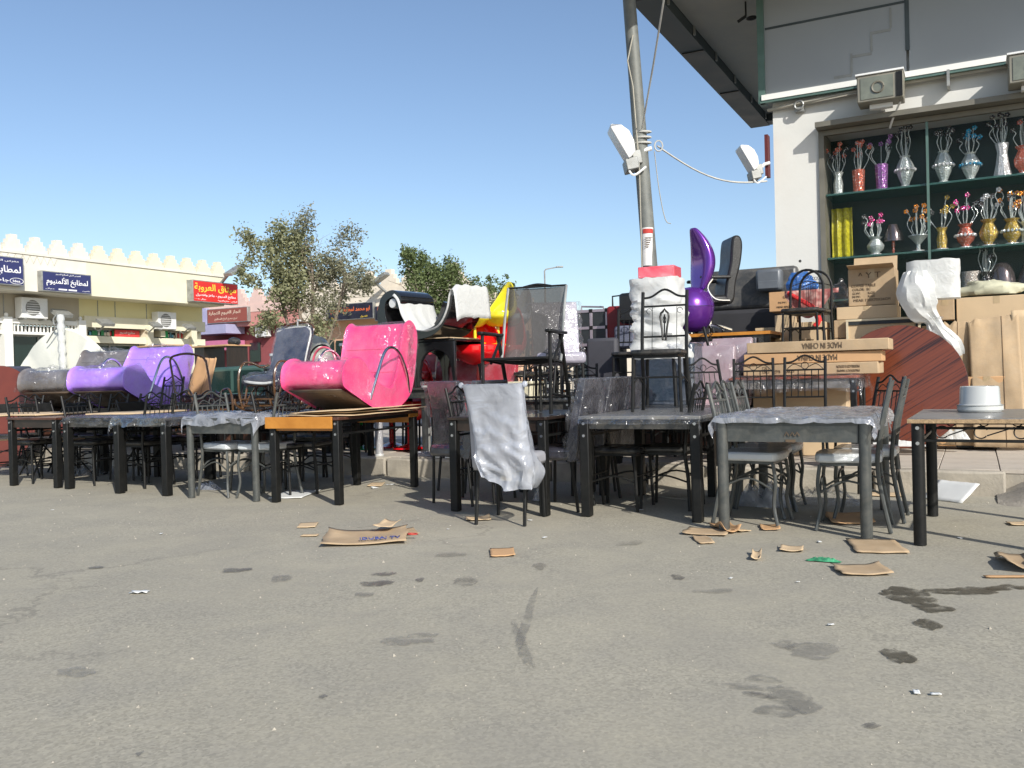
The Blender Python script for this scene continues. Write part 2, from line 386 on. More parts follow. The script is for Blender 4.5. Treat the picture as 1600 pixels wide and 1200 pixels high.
rest.build('paving_slab', tile_m, pav, smooth=0)
# mortar ramp where the kerb is broken at the right
rp = MB()
def rfn(a, b):
    p = S(.92+a*3.6, -.62+b*.95, 0); z = KH*min(1, max(0, (b*.95-.12)/.52))**.8
    z *= min(1, a*7+.1); z += .03*NZ.noise(p*5)*min(1, b*3)*(b < .95); return (p.x, p.y, max(-.02, z-.01*(b < .05)))
rp.grid(60, 22, rfn); o = rp.build('mortar_ramp', mm('crumbled mortar', (.27, .245, .205), .95, 0, .25, 9, .9, 60), pav)

# ---------------------------------------------------------------- ARABIC writing
def ar(s):
    """join the letters and put them in left-to-right drawing order"""
    nj = set('اأإآدذرزوؤةىء'); out = []
    s = list(s); i = 0
    def form(ch, k):
        try: return unicodedata.lookup(unicodedata.name(ch)+' '+k+' FORM')
        except KeyError: return ch
    isl = lambda c: 'ARABIC LETTER' in unicodedata.name(c, '')
    while i < len(s):
        c = s[i]
        if not isl(c): out.append(c); i += 1; continue
        prev = i > 0 and isl(s[i-1]) and s[i-1] not in nj
        if c == 'ل' and i+1 < len(s) and s[i+1] in 'اأإآ':
            nm = {'ا': 'ALEF', 'أ': 'ALEF WITH HAMZA ABOVE', 'إ': 'ALEF WITH HAMZA BELOW', 'آ': 'ALEF WITH MADDA ABOVE'}[s[i+1]]
            out.append(unicodedata.lookup('ARABIC LIGATURE LAM WITH '+nm+(' FINAL FORM' if prev else ' ISOLATED FORM'))); i += 2; continue
        nxt = i+1 < len(s) and isl(s[i+1]) and c not in nj and c != 'ء' and s[i+1] != 'ء'
        out.append(form(c, 'MEDIAL' if prev and nxt else 'FINAL' if prev else 'INITIAL' if nxt else 'ISOLATED')); i += 1
    return ''.join(reversed(out))
def text_mesh(body, width, height, depth=.003, bold=.0):
    c = bpy.data.curves.new('txt', 'FONT'); c.body = body; c.extrude = .02; c.offset = bold; c.resolution_u = 2
    o = bpy.data.objects.new('txt', c); COL.objects.link(o)
    dg = bpy.context.evaluated_depsgraph_get(); me = bpy.data.meshes.new_from_object(o.evaluated_get(dg)); bpy.data.objects.remove(o)
    xs = [v.co.x for v in me.vertices]; ys = [v.co.y for v in me.vertices]
    x0, x1, y0, y1 = min(xs), max(xs), min(ys), max(ys)
    for v in me.vertices: v.co = Vector(((v.co.x-(x0+x1)/2)*width/(x1-x0), (v.co.y-(y0+y1)/2)*height/(y1-y0), v.co.z*depth/.02))
    return me
def text(name, body, m, parent, cx, cz, w_, h_, y=-.01, bold=.0, flip=False):
    """lettering standing on a face that looks along -y of its parent"""
    me = text_mesh(body, w_, h_, bold=bold); me.materials.append(m)
    me.transform(Matrix.Rotation(R(90), 4, 'X') @ (Matrix.Rotation(PI, 4, 'Z') if flip else Matrix.Identity(4)))
    me.name = name; return link(name, me, parent, (cx, y, cz))

# ---------------------------------------------------------------- left shop row, crenellated
FD = Vector((.457, .889, 0)).normalized()          # runs away from the camera
FA = Vector((-14.4, 25.2, 0)); FYAW = math.atan2(FD.y, FD.x)
def FP(t, d=0, z=0):                                # t along the front, d out of the wall towards the road
    q = FA+FD*t; return Vector((q.x+FD.y*d, q.y-FD.x*d, z))
def tF(px): # position along the left front for a pixel column
    d = ray(px, 500); a = d.x/d.y; return (a*FA.y-FA.x)/(FD.x-a*FD.y)
def tFo(px, off):
    d = ray(px, 500); a = d.x/d.y; o_ = FA-Vector((FD.y, -FD.x, 0))*off; return (a*o_.y-o_.x)/(FD.x-a*FD.y)
def zFo(px, py, off): d = ray(px, py); return H+d.z/d.y*(FP(tFo(px, off), -off).y)
TM = tF(137); RT = tFo(124, 1.0); zb1, zb2 = zFo(200, 497, 1.0), zFo(200, 523, 1.0)
print('LEFT', TM, RT, [round(zFo(*q, 1.0), 2) for q in ((12, 495), (12, 513), (200, 489), (200, 506), (200, 521), (200, 531), (280, 508), (280, 520), (280, 530))], [round(tFo(q, 1.0), 2) for q in (8, 30, 60, 124, 230, 242, 264, 300, 320)])
def MF(): return Matrix(((FD.x, -FD.y, 0, FA.x), (FD.y, FD.x, 0, FA.y), (0, 0, 1, 0), (0, 0, 0, 1)))   # local x along, y into wall
cream = mm('cream painted render', (.72, .69, .60), .85, 0, .06, .9, .1, 30, dust=.3)
yellow = mm('pale yellow painted render', (.74, .68, .38), .85, 0, .04, 1.5, .1, 30, dust=.06)
yellow2 = mm('ivory painted render', (.72, .68, .52), .85, 0, .06, .9, .1, 30, dust=.25)
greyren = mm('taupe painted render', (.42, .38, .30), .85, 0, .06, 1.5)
darkglass = mm('dark shop glass', (.012, .028, .026), .08, 0, .3, 1, coat=.4)
white_paint = mm('white paint', (.78, .78, .74), .6, 0, .04, 2)
TE = 8.6; TS = -7.0                       # right end, left end, change of paint
bl = thing('shop_row', 'cream and pale yellow shop row with stepped parapet behind the purple lounger', 'building', (0, 0, 0))
bl.matrix_world = MF()
mb = MB(); mb.box(TS, TM, 0, 7, 3.9, 4.95); mb.build('upper_wall', cream, bl, smooth=0, label='cream upper wall')
mb = MB(); mb.box(TM, TE, 0, 7, 3.9, 4.95); mb.build('upper_wall', yellow2, bl, smooth=0, label='ivory upper wall')
mb = MB(); mb.box(TS, TM-.02, -.04, 7, 4.955, 5.03).box(TM-.015, TE+.03, -.04, 7, 4.955, 5.03); mb.build('string_course', cream, bl, smooth=0)
mer = MB(); st = []
prof = [(-.34, 0), (-.34, .10), (-.26, .10), (-.26, .22), (-.18, .22), (-.18, .34), (-.10, .34), (-.10, .47), (.10, .47), (.10, .34), (.18, .34), (.18, .22), (.26, .22), (.26, .10), (.34, .10), (.34, 0)]
mer.prism(prof, 0, .22); m0 = mer.build('merlon', cream, bl, smooth=0); m0.location = (TS+.4, 0, 5.03); my = m0.data.copy(); my.materials[0] = yellow2
k = 1
while TS+.4+k*.715 < TE:
    t = TS+.4+k*.715; link('merlon', m0.data if t < TM else my, bl, (t, 0, 5.03)); k += 1
# little triangular frieze under the cream parapet
mb = MB()
for i in range(40):
    x = TS+.1+i*.22
    if x < TM-.2: mb.prism([(x, 4.93), (x+.2, 4.93), (x+.1, 4.72)], -.025, -.001)
o = mb.build('frieze', cream, bl, smooth=0); o['kind'] = 'stuff'
# recessed front in the shade of the overhang
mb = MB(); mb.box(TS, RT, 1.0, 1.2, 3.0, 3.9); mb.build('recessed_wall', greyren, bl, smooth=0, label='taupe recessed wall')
mb = MB(); mb.box(RT, TE-.1, 1.0, 1.2, 3.0, 3.9); mb.build('recessed_wall', yellow, bl, smooth=0, label='yellow recessed wall')
mb = MB(); mb.box(TS, TE, 1.01, 7, 3.885, 3.898); mb.build('soffit', cream, bl, smooth=0)
mb = MB(); mb.box(TE-.35, TE, 1.2, 7, 0, 3.88); mb.build('end_wall', yellow2, bl, smooth=0)
mb = MB(); mb.box(TS, TE-.36, 1.35, 7, 0, 2.99); mb.build('shop_interior', mm('dim shop interior', (.05, .055, .05), .9), bl, smooth=0)
mb = MB(); mb.box(TS, RT-.13, .93, 1.3, 3.02, 3.16).box(TS, RT-.13, .95, 1.3, 2.7, 2.78); mb.build('beam', white_paint, bl, smooth=0)
mb = MB(); mb.box(RT+.13, TE-.05, .92, 1.3, 3.0, 3.36).box(RT+.13, TE-.05, .94, 1.3, 2.5, 2.72); mb.build('beam', yellow2, bl, smooth=0)
PL, PR, PM = tFo(8, 1.0), RT, tFo(230, 1.0)
for t in (-5.2, PL, PR, PM, 7.95):
    mb = MB(); mb.box(t-.13, t+.13, .85, 1.3, 0, 3.2 if t < RT+.05 else 3.1); mb.ball((t, .95, 3.26), .06, .06, .07)
    mb.build('pillar', white_paint if t < RT+.05 else yellow2, bl, smooth=.6)
mb = MB(); mb.box(6.5, 6.7, .93, 1.3, 2.77, 2.98); mb.build('mullion', yellow2, bl, smooth=0)
bar = MB(); bar.box(-.022, .022, 0, .04, 0, .235); bb = None
for i in range(90):
    t = -6.9+i*.12
    if t > PR-.1 or any(abs(t-q) < .16 for q in (-5.2, PL)): continue
    if bb is None: bb = bar.build('balustrade_bar', white_paint, bl, loc=(t, .97, 2.782), smooth=0)
    else: link('balustrade_bar', bb.data, bl, (t, .97, 2.782))
for a, b2, z0, z1, mt in ((-5.05, PL-.15, .3, 2.7, darkglass), (PL+.15, PR-.15, .3, 2.7, darkglass), (RT+.15, PM-.15, 2.73, 2.99, darkglass), (PM+.15, 6.5, 2.73, 2.99, darkglass), (6.7, 7.8, 2.73, 2.99, darkglass), (RT+.15, PM-.15, .4, 2.48, darkglass), (PM+.15, 7.8, .4, 2.48, darkglass)):
    mb = MB(); mb.box(a, b2, 1.31, 1.345, z0, z1); wn = mb.build('window', mt, bl, smooth=0)
    mb = MB(); mid = (a+b2)/2
    mb.box(mid-.025, mid+.025, 1.27, 1.309, z0, z1).box(a, b2, 1.28, 1.309, z1-.05, z1); mb.build('frame', steel, wn, smooth=0)
# advert strips behind the upper windows
rr = random.Random(3)
for a, b2, cs in ((RT+.2, PM-.2, 20), (PM+.2, 7.8, 18)):
    for i in range(cs):
        x = a+(b2-a)*i/cs; wd = (b2-a)/cs*rr.uniform(.4, .9)
        cl = rr.choice([(.55, .5, .42), (.12, .09, .07), (.5, .06, .06), (.05, .3, .12), (.1, .3, .42), (.7, .7, .66)])
        mt = M_.get(cl) or mat('shop display colour', cl, .6); M_[cl] = mt
        if 6.35 < x < 6.72: continue
        mb = MB(); mb.box(x, x+wd, 1.24, 1.27, 2.765, 2.765+rr.uniform(.08, .2)); mb.build('window_display', mt, bl, smooth=0)
mb = MB(); mb.box(tFo(184, 1.0), tFo(222, 1.0), 1.15, 1.2, 2.74, 2.97); o = mb.build('advert_panel', mm('red advert', (.62, .05, .05), .5), bl, smooth=0)
text('lettering', 'مطابخ'[0:0]+ar('مطابخ المنيوم'), white_paint, bl, tFo(203, 1.0), 2.86, .6, .11, y=1.146)
mb = MB(); mb.box(tFo(260, 1.0), tFo(267, 1.0), 1.16, 1.2, 2.74, 2.99); mb.build('advert_panel', mm('green advert', (.02, .42, .13), .5), bl, smooth=0)
# cracks and a drain pipe in the recess
for t in (tFo(6, 1.0), tFo(153, 1.0), tFo(180, 1.0), tFo(229, 1.0)):
    mb = MB(); mb.box(t-.012, t+.012, .985, .999, 3.18, 3.88); mb.build('conduit', steel, bl, smooth=0)

def sign(name, label, t, wd, z0, z1, col, d=.22, yawm=None, origin=None, frame=None):
    """box sign on a wall; local x along the wall, face towards -y"""
    o = thing(name, label, 'sign', (0, 0, 0))
    o.matrix_world = origin @ Matrix.Translation((t, 0, 0))
    mb = MB(); mb.box(0, wd, -d, -.002, z0, z1); mb.build('sign_box', frame or steel, o, bevel=.008)
    mb = MB(); mb.box(.03, wd-.03, -d-.006, -d-.001, z0+.03, z1-.03); mb.build('sign_face', col, o, smooth=0)
    o['fy'] = -d-.008
    return o
def stx(o, body, m, cx, cz, w_, h_, bold=.0): return text('lettering', body, m, o, cx, cz, w_, h_, y=o['fy'], bold=bold)
navy = mm('navy sign face', (.035, .04, .13), .4, 0, .1, 1)
redsg = mm('red sign face', (.62, .03, .025), .4, 0, .06, 1)
maroon = mm('maroon sign face', (.28, .075, .055), .5, 0, .1, 1)
darksg = mm('dark printed sign face', (.02, .02, .035), .4, 0, .6, 3)
yel_t = mm('yellow letters', (.85, .62, .06), .5, 0, .05); wht_t = mm('white letters', (.85, .85, .85), .5, 0, .03); orn_t = mm('orange letters', (.75, .16, .04), .5)
def zF(px, py, off=0):
    d = ray(px, py); t = tF(px); p = FP(t, off); return H+d.z/d.y*p.y
MFm = MF()
s = sign('shop_sign', 'navy shop sign with white Arabic lettering, whole, on the cream wall', tF(60), tF(137)-tF(60), zF(60, 455)+.0, zF(60, 423), navy, origin=MFm)
wd = tF(137)-tF(60); z0 = zF(60, 455); z1 = zF(60, 423); hh = z1-z0
stx(s, ar('لمطابخ الألمنيوم'), wht_t, wd*.5, z0+hh*.5, wd*.84, hh*.46, .012); stx(s, ar('المعرض الدولي للمطابخ المنيوم'), wht_t, wd*.52, z1-hh*.14, wd*.5, hh*.1)
for cx in (.4, .6):
    mb = MB(); mb.box(wd*cx-wd*.085, wd*cx+wd*.085, s['fy']-.004, s['fy']+.001, z0+hh*.1, z0+hh*.17); mb.build('label_strip', wht_t, s, smooth=0)
stx(s, ar('جوال'), wht_t, wd*.15, z0+hh*.14, wd*.18, hh*.07); stx(s, ar('تلفون'), wht_t, wd*.88, z0+hh*.14, wd*.16, hh*.07)
a, b2 = tF(-75), tF(32); z0 = zF(30, 448); z1 = zF(30, 404); wd = b2-a; hh = z1-z0
s = sign('shop_sign', 'navy shop sign with Arabic lettering cut by the left edge of the photo', a, wd, z0, z1, navy, origin=MFm)
stx(s, ar('لمطابخ المنيوم'), wht_t, wd*.52, z0+hh*.5, wd*.86, hh*.36, .015); stx(s, ar('معرض الصالح فرع ٢'), wht_t, wd*.6, z1-hh*.16, wd*.64, hh*.1)
stx(s, ar('جاهز وتفصيل'), wht_t, wd*.45, z0+hh*.16, wd*.62, hh*.16, .01)
ov = MB(); ov.tube([(wd*.88+.2*math.cos(q*PI/12), s['fy']-.002, z0+hh*.16+.085*math.sin(q*PI/12)) for q in range(24)], .008, 4, True); ov.build('oval_emblem', wht_t, s)
stx(s, 'Idea', wht_t, wd*.88, z0+hh*.16, .22, .07, .01)
a, b2 = tF(293), tF(363.5); z0 = zF(293, 471.5); z1 = zF(293, 437.5); wd = b2-a; hh = z1-z0
s = sign('shop_sign', 'red shop sign with yellow and white Arabic lettering at the end of the yellow row', a, wd, z0, z1, redsg, d=.3, origin=MFm)
stx(s, ar('ميثاق العروبة'), yel_t, wd*.49, z0+hh*.66, wd*.92, hh*.42, .015); stx(s, ar('مطابخ المنيوم - جاهز وتفصيل'), wht_t, wd*.5, z0+hh*.31, wd*.88, hh*.17, .01)
stx(s, ar('جوال ٠٥٠٠٠٠'), wht_t, wd*.15, z0+hh*.13, wd*.24, hh*.08); stx(s, ar('الرياض - شارع العروبة'), wht_t, wd*.75, z0+hh*.12, wd*.44, hh*.09)

def ac_unit(M, label, w_=.85, h_=.62):
    o = thing('air_conditioner', label, 'air conditioner'); o.matrix_world = M
    mb = MB(); mb.box(0, w_, -.36, -.04, 0, h_); mb.build('casing', white_plastic, o, bevel=.015)
    mb = MB(); mb.lathe([(.02, -.008), (.22, -.008), (.235, .0), (.22, .01)], 20, (w_*.42, -.365, h_*.5), 'y'); mb.build('fan_ring', mm('grey grille', (.2, .2, .19), .6), o)
    mb = MB()
    for k in range(6):
        mb.box(w_*.42-.2, w_*.42+.2, -.385, -.376, h_*.5-.18+k*.07, h_*.5-.165+k*.07)
    mb.build('grille', white_plastic, o, smooth=0)
    mb = MB(); mb.box(.08, .12, -.4, 0, -.05, 0).box(w_-.12, w_-.08, -.4, 0, -.05, 0); mb.build('bracket', steel, o, smooth=0)
    return o
ac_unit(MFm @ Matrix.Translation((tFo(29, .8), 1.0, 3.17)), 'white air conditioner outdoor unit on the taupe recessed wall at far left')
ac_unit(MFm @ Matrix.Translation((tFo(242, .8), 1.0, 3.02)), 'white air conditioner outdoor unit on the yellow recessed wall left of the red sign', .8, .6)
def flood_small(p, rz, label, s_=1.0, arm=.5, tilt=.5):
    o = thing('floodlight', label, 'floodlight', p, rz, 'small floodlights on the shop fronts')
    mb = MB(); mb.tube([(0, 0, 0), (0, -arm*.4, -.1*s_), (0, -arm, .1*s_)], .03*s_, 6); mb.build('arm', steel, o)
    mb = MB(Matrix.Translation((0, -arm, .14*s_)) @ Matrix.Rotation(tilt, 4, 'X')); mb.box(-.22*s_, .22*s_, -.16*s_, .16*s_, -.05*s_, .05*s_); mb.build('lamp_head', steel, o, bevel=.01)
    return o
flood_small(FP(tFo(143, 1.0), -.85, 2.97), FYAW-PI*0, 'small grey floodlight on the yellow beam left of the red window advert', 1.1)
flood_small(FP(tFo(222, 1.0), -.85, 3.0), FYAW, 'small grey floodlight on the yellow beam left of the air conditioner', .9)
flood_small(FP(tFo(275, 1.0), -.85, 2.99), FYAW, 'small grey floodlight on the yellow beam right of the air conditioner', .9)
flood_small(FP(tFo(75, 1.0), -.85, 3.17), FYAW, 'pale floodlight on the white balustrade at left', 1.2)
o = thing('floodlight', 'grey floodlight on an angled arm at the top right corner of the ivory parapet', 'floodlight', FP(tF(341), .02, 4.98), FYAW)
mb = MB(); mb.tube([(0.05, -.02, -.35), (-.1, -.75, .1)], .06, 8); mb.build('arm', steel, o)
mb = MB(Matrix.Translation((.05, -.8, .15)) @ Matrix.Rotation(-.5, 4, 'Y')); mb.box(-.4, .4, -.2, .2, -.06, .06); mb.build('lamp_head', steel, o, bevel=.01)

# ---------------------------------------------------------------- far shop row (faces us)
XA = Vector((-14.9, 43.0, 0)); FARm = Matrix(((U.x, N.x, 0, XA.x), (U.y, N.y, 0, XA.y), (0, 0, 1, 0), (0, 0, 0, 1)))
def tX(px):
    d = ray(px, 560); a = d.x/d.y; return (a*XA.y-XA.x)/(U.x-a*U.y)
def zX(px, py): d = ray(px, py); return H+d.z/d.y*(XA.y+U.y*tX(px))
lav = mm('lavender paint', (.36, .35, .52), .8, 0, .06); pinkp = mm('pink paint', (.55, .17, .30), .8, 0, .08); marp = mm('maroon painted render', (.26, .07, .075), .85, 0, .1)
salmon = mm('salmon painted render', (.56, .25, .22), .85, 0, .08); peach = mm('peach painted render', (.66, .40, .26), .85, 0, .06); sandp = mm('sand painted parapet', (.74, .66, .54), .85, 0, .06); blushp = mm('blush painted parapet', (.70, .50, .44), .85, 0, .06)
fb = thing('shop_row', 'far maroon and peach shop row with pale stepped parapet behind the leafy tree', 'building'); fb.matrix_world = FARm
def fbox(name, a, b2, y0, y1, z0, z1, m, **k): mb = MB(); mb.box(a, b2, y0, y1, z0, z1); return mb.build(name, m, fb, smooth=0, **k)
t1, t2, t3 = tX(316), tX(470), tX(735)
zt = 4.35; zb = zX(420, 507)
fbox('upper_wall', t1-2, t2, 0, 6, zb, zt, salmon, label='salmon upper wall'); fbox('upper_wall', t2, t3, 0, 6, zb, zt+.3, sandp, label='sand upper wall')
fbox('parapet', t1-2, t2, -.02, .3, zt, zt+.35, blushp, label='blush parapet'); fbox('parapet', t2, t3, -.02, .3, zt+.3, zt+.62, sandp, label='sand parapet')
fbox('ground_floor_wall', t1-2, tX(392), .6, 6, 0, zb, marp, label='maroon ground floor'); fbox('ground_floor_wall', tX(392), tX(480), .5, 6, 0, zb, marp, label='maroon ground floor'); fbox('ground_floor_wall', tX(480), t3, .5, 6, 0, zb, peach, label='peach ground floor')
m1 = MB(); m1.prism([(a*1.5, b2*1.6) for a, b2 in prof], 0, .25); mm_ = {}
for i in range(60):
    t = t1-1.8+i*1.06
    if t > t3-.3: break
    mt = blushp if t < t2 else sandp; z = zt+.35 if t < t2 else zt+.62
    if mt.name not in mm_:
        q = m1.build('merlon', mt, fb, loc=(t, 0, z), smooth=0); mm_[mt.name] = q.data
        m1 = MB(); m1.prism([(a*1.5, b2*1.6) for a, b2 in prof], 0, .25)
    else: link('merlon', mm_[mt.name], fb, (t, 0, z))
fbox('awning', tX(322), tX(371.5), -.7, .5, zX(340, 523), zX(340, 509), lav); fbox('awning', tX(318), tX(370), -.5, .55, zX(340, 548), zX(340, 533), pinkp, label='pink awning')
fbox('fascia_end', tX(318), tX(330), -.25, 0, zX(325, 508), zX(325, 482), lav)
dd = fbox('door', tX(321), tX(334), .55, .6, 0, zX(330, 549), darkglass); fbox('window', tX(349), tX(371), .55, .6, zX(350, 575), zX(350, 549), mm('pale frosted pane', (.55, .5, .42), .4))
fbox('window', tX(380), tX(396), .45, .5, zX(390, 565), zX(390, 535), darkglass); fbox('door', tX(425), tX(465), .45, .5, 0, zX(440, 530), darkglass)
for a in (352, 359, 366): fbox('glazing_bar', tX(a), tX(a)+.05, .52, .549, zX(350, 575), zX(350, 549), pinkp)
for a, b2 in ((484, 512), (516, 545), (549, 580), (584, 612), (616, 640)): fbox('shop_window', tX(a), tX(b2), .42, .5, 0, zX(a, 532), darkglass)
s = sign('shop_sign', 'maroon shop sign with pale Arabic lettering under the blush parapet', tX(331), tX(394)-tX(331), zX(331, 506.5), zX(331, 484), maroon, origin=FARm)
wd = tX(394)-tX(331); z0, z1 = zX(331, 506.5), zX(331, 484); hh = z1-z0; pale = mm('pale pink letters', (.7, .55, .42), .5)
stx(s, ar('انجاز الفيوم للتجارة'), pale, wd*.44, z0+hh*.66, wd*.78, hh*.34, .01); stx(s, ar('نبيع جميع انواع المطابخ'), pale, wd*.47, z0+hh*.26, wd*.56, hh*.2)
s = sign('shop_sign', 'dark shop sign with orange Arabic lettering behind the leafy tree', tX(519), tX(590)-tX(519), zX(519, 502), zX(519, 477), darksg, origin=FARm)
wd = tX(590)-tX(519); z0, z1 = zX(519, 502), zX(519, 477); hh = z1-z0
stx(s, ar('ابو محمد لمطابخ المنيوم'), orn_t, wd*.5, z0+hh*.58, wd*.86, hh*.4, .015); stx(s, ar('تفصيل'), yel_t, wd*.8, z0+hh*.16, wd*.15, hh*.14, .01); stx(s, ar('تفصيل'), yel_t, wd*.14, z0+hh*.14, wd*.15, hh*.14, .01)
s = sign('shop_sign', 'shorter dark shop sign with orange lettering right of the dark one', tX(592), tX(622)-tX(592), zX(592, 502), zX(592, 479), darksg, origin=FARm)
wd2 = tX(622)-tX(592); stx(s, ar('لمطابخ'), orn_t, wd2*.5, z0+hh*.58, wd2*.7, hh*.34, .015)
ac_unit(FARm @ Matrix.Translation((tX(396), .5, zX(400, 526))), 'white air conditioner outdoor unit on the maroon wall behind the rattan rocker', .7, .5)
o = thing('floodlight', 'dark floodlight bent over the far pale parapet between the two trees', 'floodlight', (FARm @ Vector((tX(612), -.1, zt+.3))), YAW)
mb = MB(); mb.tube([(0, 0, 0), (-.15, -.5, .35), (-.25, -.6, .5)], .07, 6); mb.build('arm', steel, o)
mb = MB(Matrix.Translation((.0, -.6, .6)) @ Matrix.Rotation(-.5, 4, 'Y')); mb.box(-.42, .42, -.18, .18, -.07, .07); mb.build('lamp_head', steel, o, bevel=.01)
# most distant pale parapet, centre
q1, q2 = W(868, 500, 66), W(935, 498, 62)
dv = (q2-q1).normalized(); o = thing('building', 'most distant pale crenellated building seen beside the wrapped chair', 'building'); o.matrix_world = Matrix(((U.x, N.x, 0, q1.x), (U.y, N.y, 0, q1.y), (0, 0, 1, 0), (0, 0, 0, 1)))
mb = MB(); mb.box(-12, 10, 0, 8, 0, 4.7); mb.build('wall', sandp, o, smooth=0); me_ = None
for i in range(17):
    if me_ is None:
        b3 = MB(); b3.prism([(a*1.7, b2*1.7) for a, b2 in prof], 0, .3); x = b3.build('merlon', sandp, o, loc=(-11, 0, 4.7), smooth=0); me_ = x.data
    else: link('merlon', me_, o, (-11+i*1.3, 0, 4.7))
# ================================================================ RIGHT SHOP WITH THE VASE WINDOW
WN = 3.2; uc = un(SP(1213, 415, WN))[0]
RO = S(uc, WN); RM = Matrix(((U.x, N.x, 0, RO.x), (U.y, N.y, 0, RO.y), (0, 0, 1, 0), (0, 0, 0, 1)))
def LW(px, py, off=0):
    p = SP(px, py, WN-off); return un(p)[0]-uc, p.z
whitewall = mm('white painted render wall', (.66, .66, .625), .8, 0, .035, 1.2, .12, 25, dust=.10)
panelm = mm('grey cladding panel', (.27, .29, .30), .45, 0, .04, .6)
greenframe = mm('green aluminium frame', (.10, .17, .145), .4, .2, .15, 5)
darkbeam = mm('dark grey sheet metal', (.05, .065, .068), .55, .1, .35, 2.5, .05, 20)
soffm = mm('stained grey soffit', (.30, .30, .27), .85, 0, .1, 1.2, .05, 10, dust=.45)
xv, zv = LW(1279, 205); zpan = LW(1300, 143)[1]; xe = 7.0; zsill = .9
sb = thing('shop_building', 'white corner shop with glass vase window and wide roof canopy', 'building'); sb.matrix_world = RM
def sbox(name, x0, x1, y0, y1, z0, z1, m, parent=None, **k):
    mb = MB(); mb.box(x0, x1, y0, y1, z0, z1); return mb.build(name, m, parent or sb, smooth=0, **k)
sbox('wall', 0, xv, 0, 8, 0, 5.68, whitewall, label='white corner pier')
sbox('wall', xv, xe, 0, .8, zv, 5.68, whitewall, label='white band over the window'); sbox('wall', xv, xe, 0, .8, 0, zsill, whitewall, label='white wall under the window')
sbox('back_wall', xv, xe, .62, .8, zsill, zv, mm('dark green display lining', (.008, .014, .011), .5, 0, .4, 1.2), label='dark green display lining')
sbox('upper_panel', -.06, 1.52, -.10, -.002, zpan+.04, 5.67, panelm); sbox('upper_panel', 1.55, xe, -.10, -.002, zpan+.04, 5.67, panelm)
x, z = LW(1185, 48, .1); x2 = 1.52
sbox('panel_joint', -.05, x2, -.108, -.1, z-.012, z+.014, darkbeam); sbox('panel_joint', 1.512, 1.558, -.108, -.09, zpan+.3, 5.67, darkbeam)
sbox('trim', -.10, xe, -.16, -.09, zpan-.02, zpan+.045, white_paint); sbox('trim', -.12, xe, -.15, -.08, zpan-.05, zpan-.023, greenframe); sbox('trim', -.14, -.06, -.14, .02, zpan-.05, 5.67, greenframe, label='green corner trim')
relief_m = mm('grey painted relief', (.24, .25, .24), .6)
tan = mm('tan painted conduit', (.36, .34, .28), .7)
for q in ((1303, 1331, 122), (1331, 1362, 89), (1362, 1392, 52)):
    xa, za = LW(q[0], q[2], .1); xb, _ = LW(q[1], q[2], .1)
    sbox('relief_step', xa, xb, -.107, -.1, za-.014, za+.016, relief_m); sbox('relief_step', xb-.012, xb+.012, -.106, -.1, za+.022, za+.25, relief_m)
mb = MB(); mb.tube([(-.05, -.05, zpan-.12), (.35, -.09, zpan-.10), (1.2, -.09, zpan-.06), (xe, -.09, zpan-.06)], .022, 8); mb.tube([(.2, -.07, zpan-.125), (.9, -.10, zpan-.10), (1.3, -.1, zpan-.08)], .012, 6); mb.build('conduit', tan, sb)
mb = MB(); mb.tube(arc((.33, -.11, zpan-.13), .05, 0, 6.2, 14, 'xz'), .012, 6).box(.28, .38, -.1, -.01, zpan-.2, zpan-.15); mb.build('cable_clamp', steel, sb)
mb = MB(); mb.box(1.93, 1.96, -.2, 0, zpan-.2, zpan-.02); mb.build('bracket', steel, sb, smooth=0)
# window case with a hood that throws a slanting shadow
frame_m = mm('grey brown aluminium', (.17, .16, .13), .5, .2, .15, 4)
sbox('window_hood', xv-.01, xe, -.22, .0, zv-.005, zv+.055, frame_m); sbox('window_frame', xv, xv+.06, -.03, .6, zsill, zv-.01, frame_m)
sbox('window_frame', xv+.06, xe, -.03, .03, zv-.07, zv-.012, frame_m)
xm_, _ = LW(1449, 240); sbox('window_frame', xm_-.014, xm_+.014, -.012, .012, zsill, zv-.07, greenframe)
shelf_m = glassy('green glass shelf', (.03, .10, .075), .8, .12)
zs = [LW(1300, 302)[1], LW(1300, 402)[1], LW(1500, 456)[1], 1.35]
for z in zs: sbox('glass_shelf', xv+.065, xe, .04, .61, z-.022, z, shelf_m)
pane = sbox('window_pane', xv+.06, xm_-.015, .0, .006, zsill, zv-.072, glassy('window glass', (.02, .05, .04), .05, .02)); sbox('window_pane', xm_+.015, xe, .0, .006, zsill, zv-.072, pane.data.materials[0])
mb = MB(); mb.lathe([(.0, -.02), (.018, -.018), (.018, 0)], 8, (*[LW(1250, 408)[0], 0], LW(1250, 408)[1]), 'y'); mb.build('wall_plug', black_metal, sb)
# roof canopy
p1, p2 = G(1024, 0, 5.55), G(1150, 204, 5.55); u1, n1 = un(p1); u2, n2 = un(p2); wo = uc-(u1+u2)/2; yend = n2-WN
print('CANOPY', wo, yend, xv, zv, zpan, zs)
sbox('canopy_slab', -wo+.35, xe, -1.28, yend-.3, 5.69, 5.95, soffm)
sbox('canopy_beam', -wo, -wo+.34, -9, yend, 5.55, 6.15, darkbeam); sbox('canopy_beam', -wo+.345, 0.5, yend-.29, yend, 5.56, 6.15, darkbeam)
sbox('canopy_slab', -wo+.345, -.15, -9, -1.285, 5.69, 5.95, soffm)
for i in range(12): sbox('canopy_rib', -wo+.345, -wo+.37, -7.5+i*1.15, -7.46+i*1.15, 5.57, 5.685, steel)
for i in range(5): sbox('canopy_strap', -wo+.03, -wo+.33, -5.2+i*2.1, -5.15+i*2.1, 5.535, 5.549, black_metal)
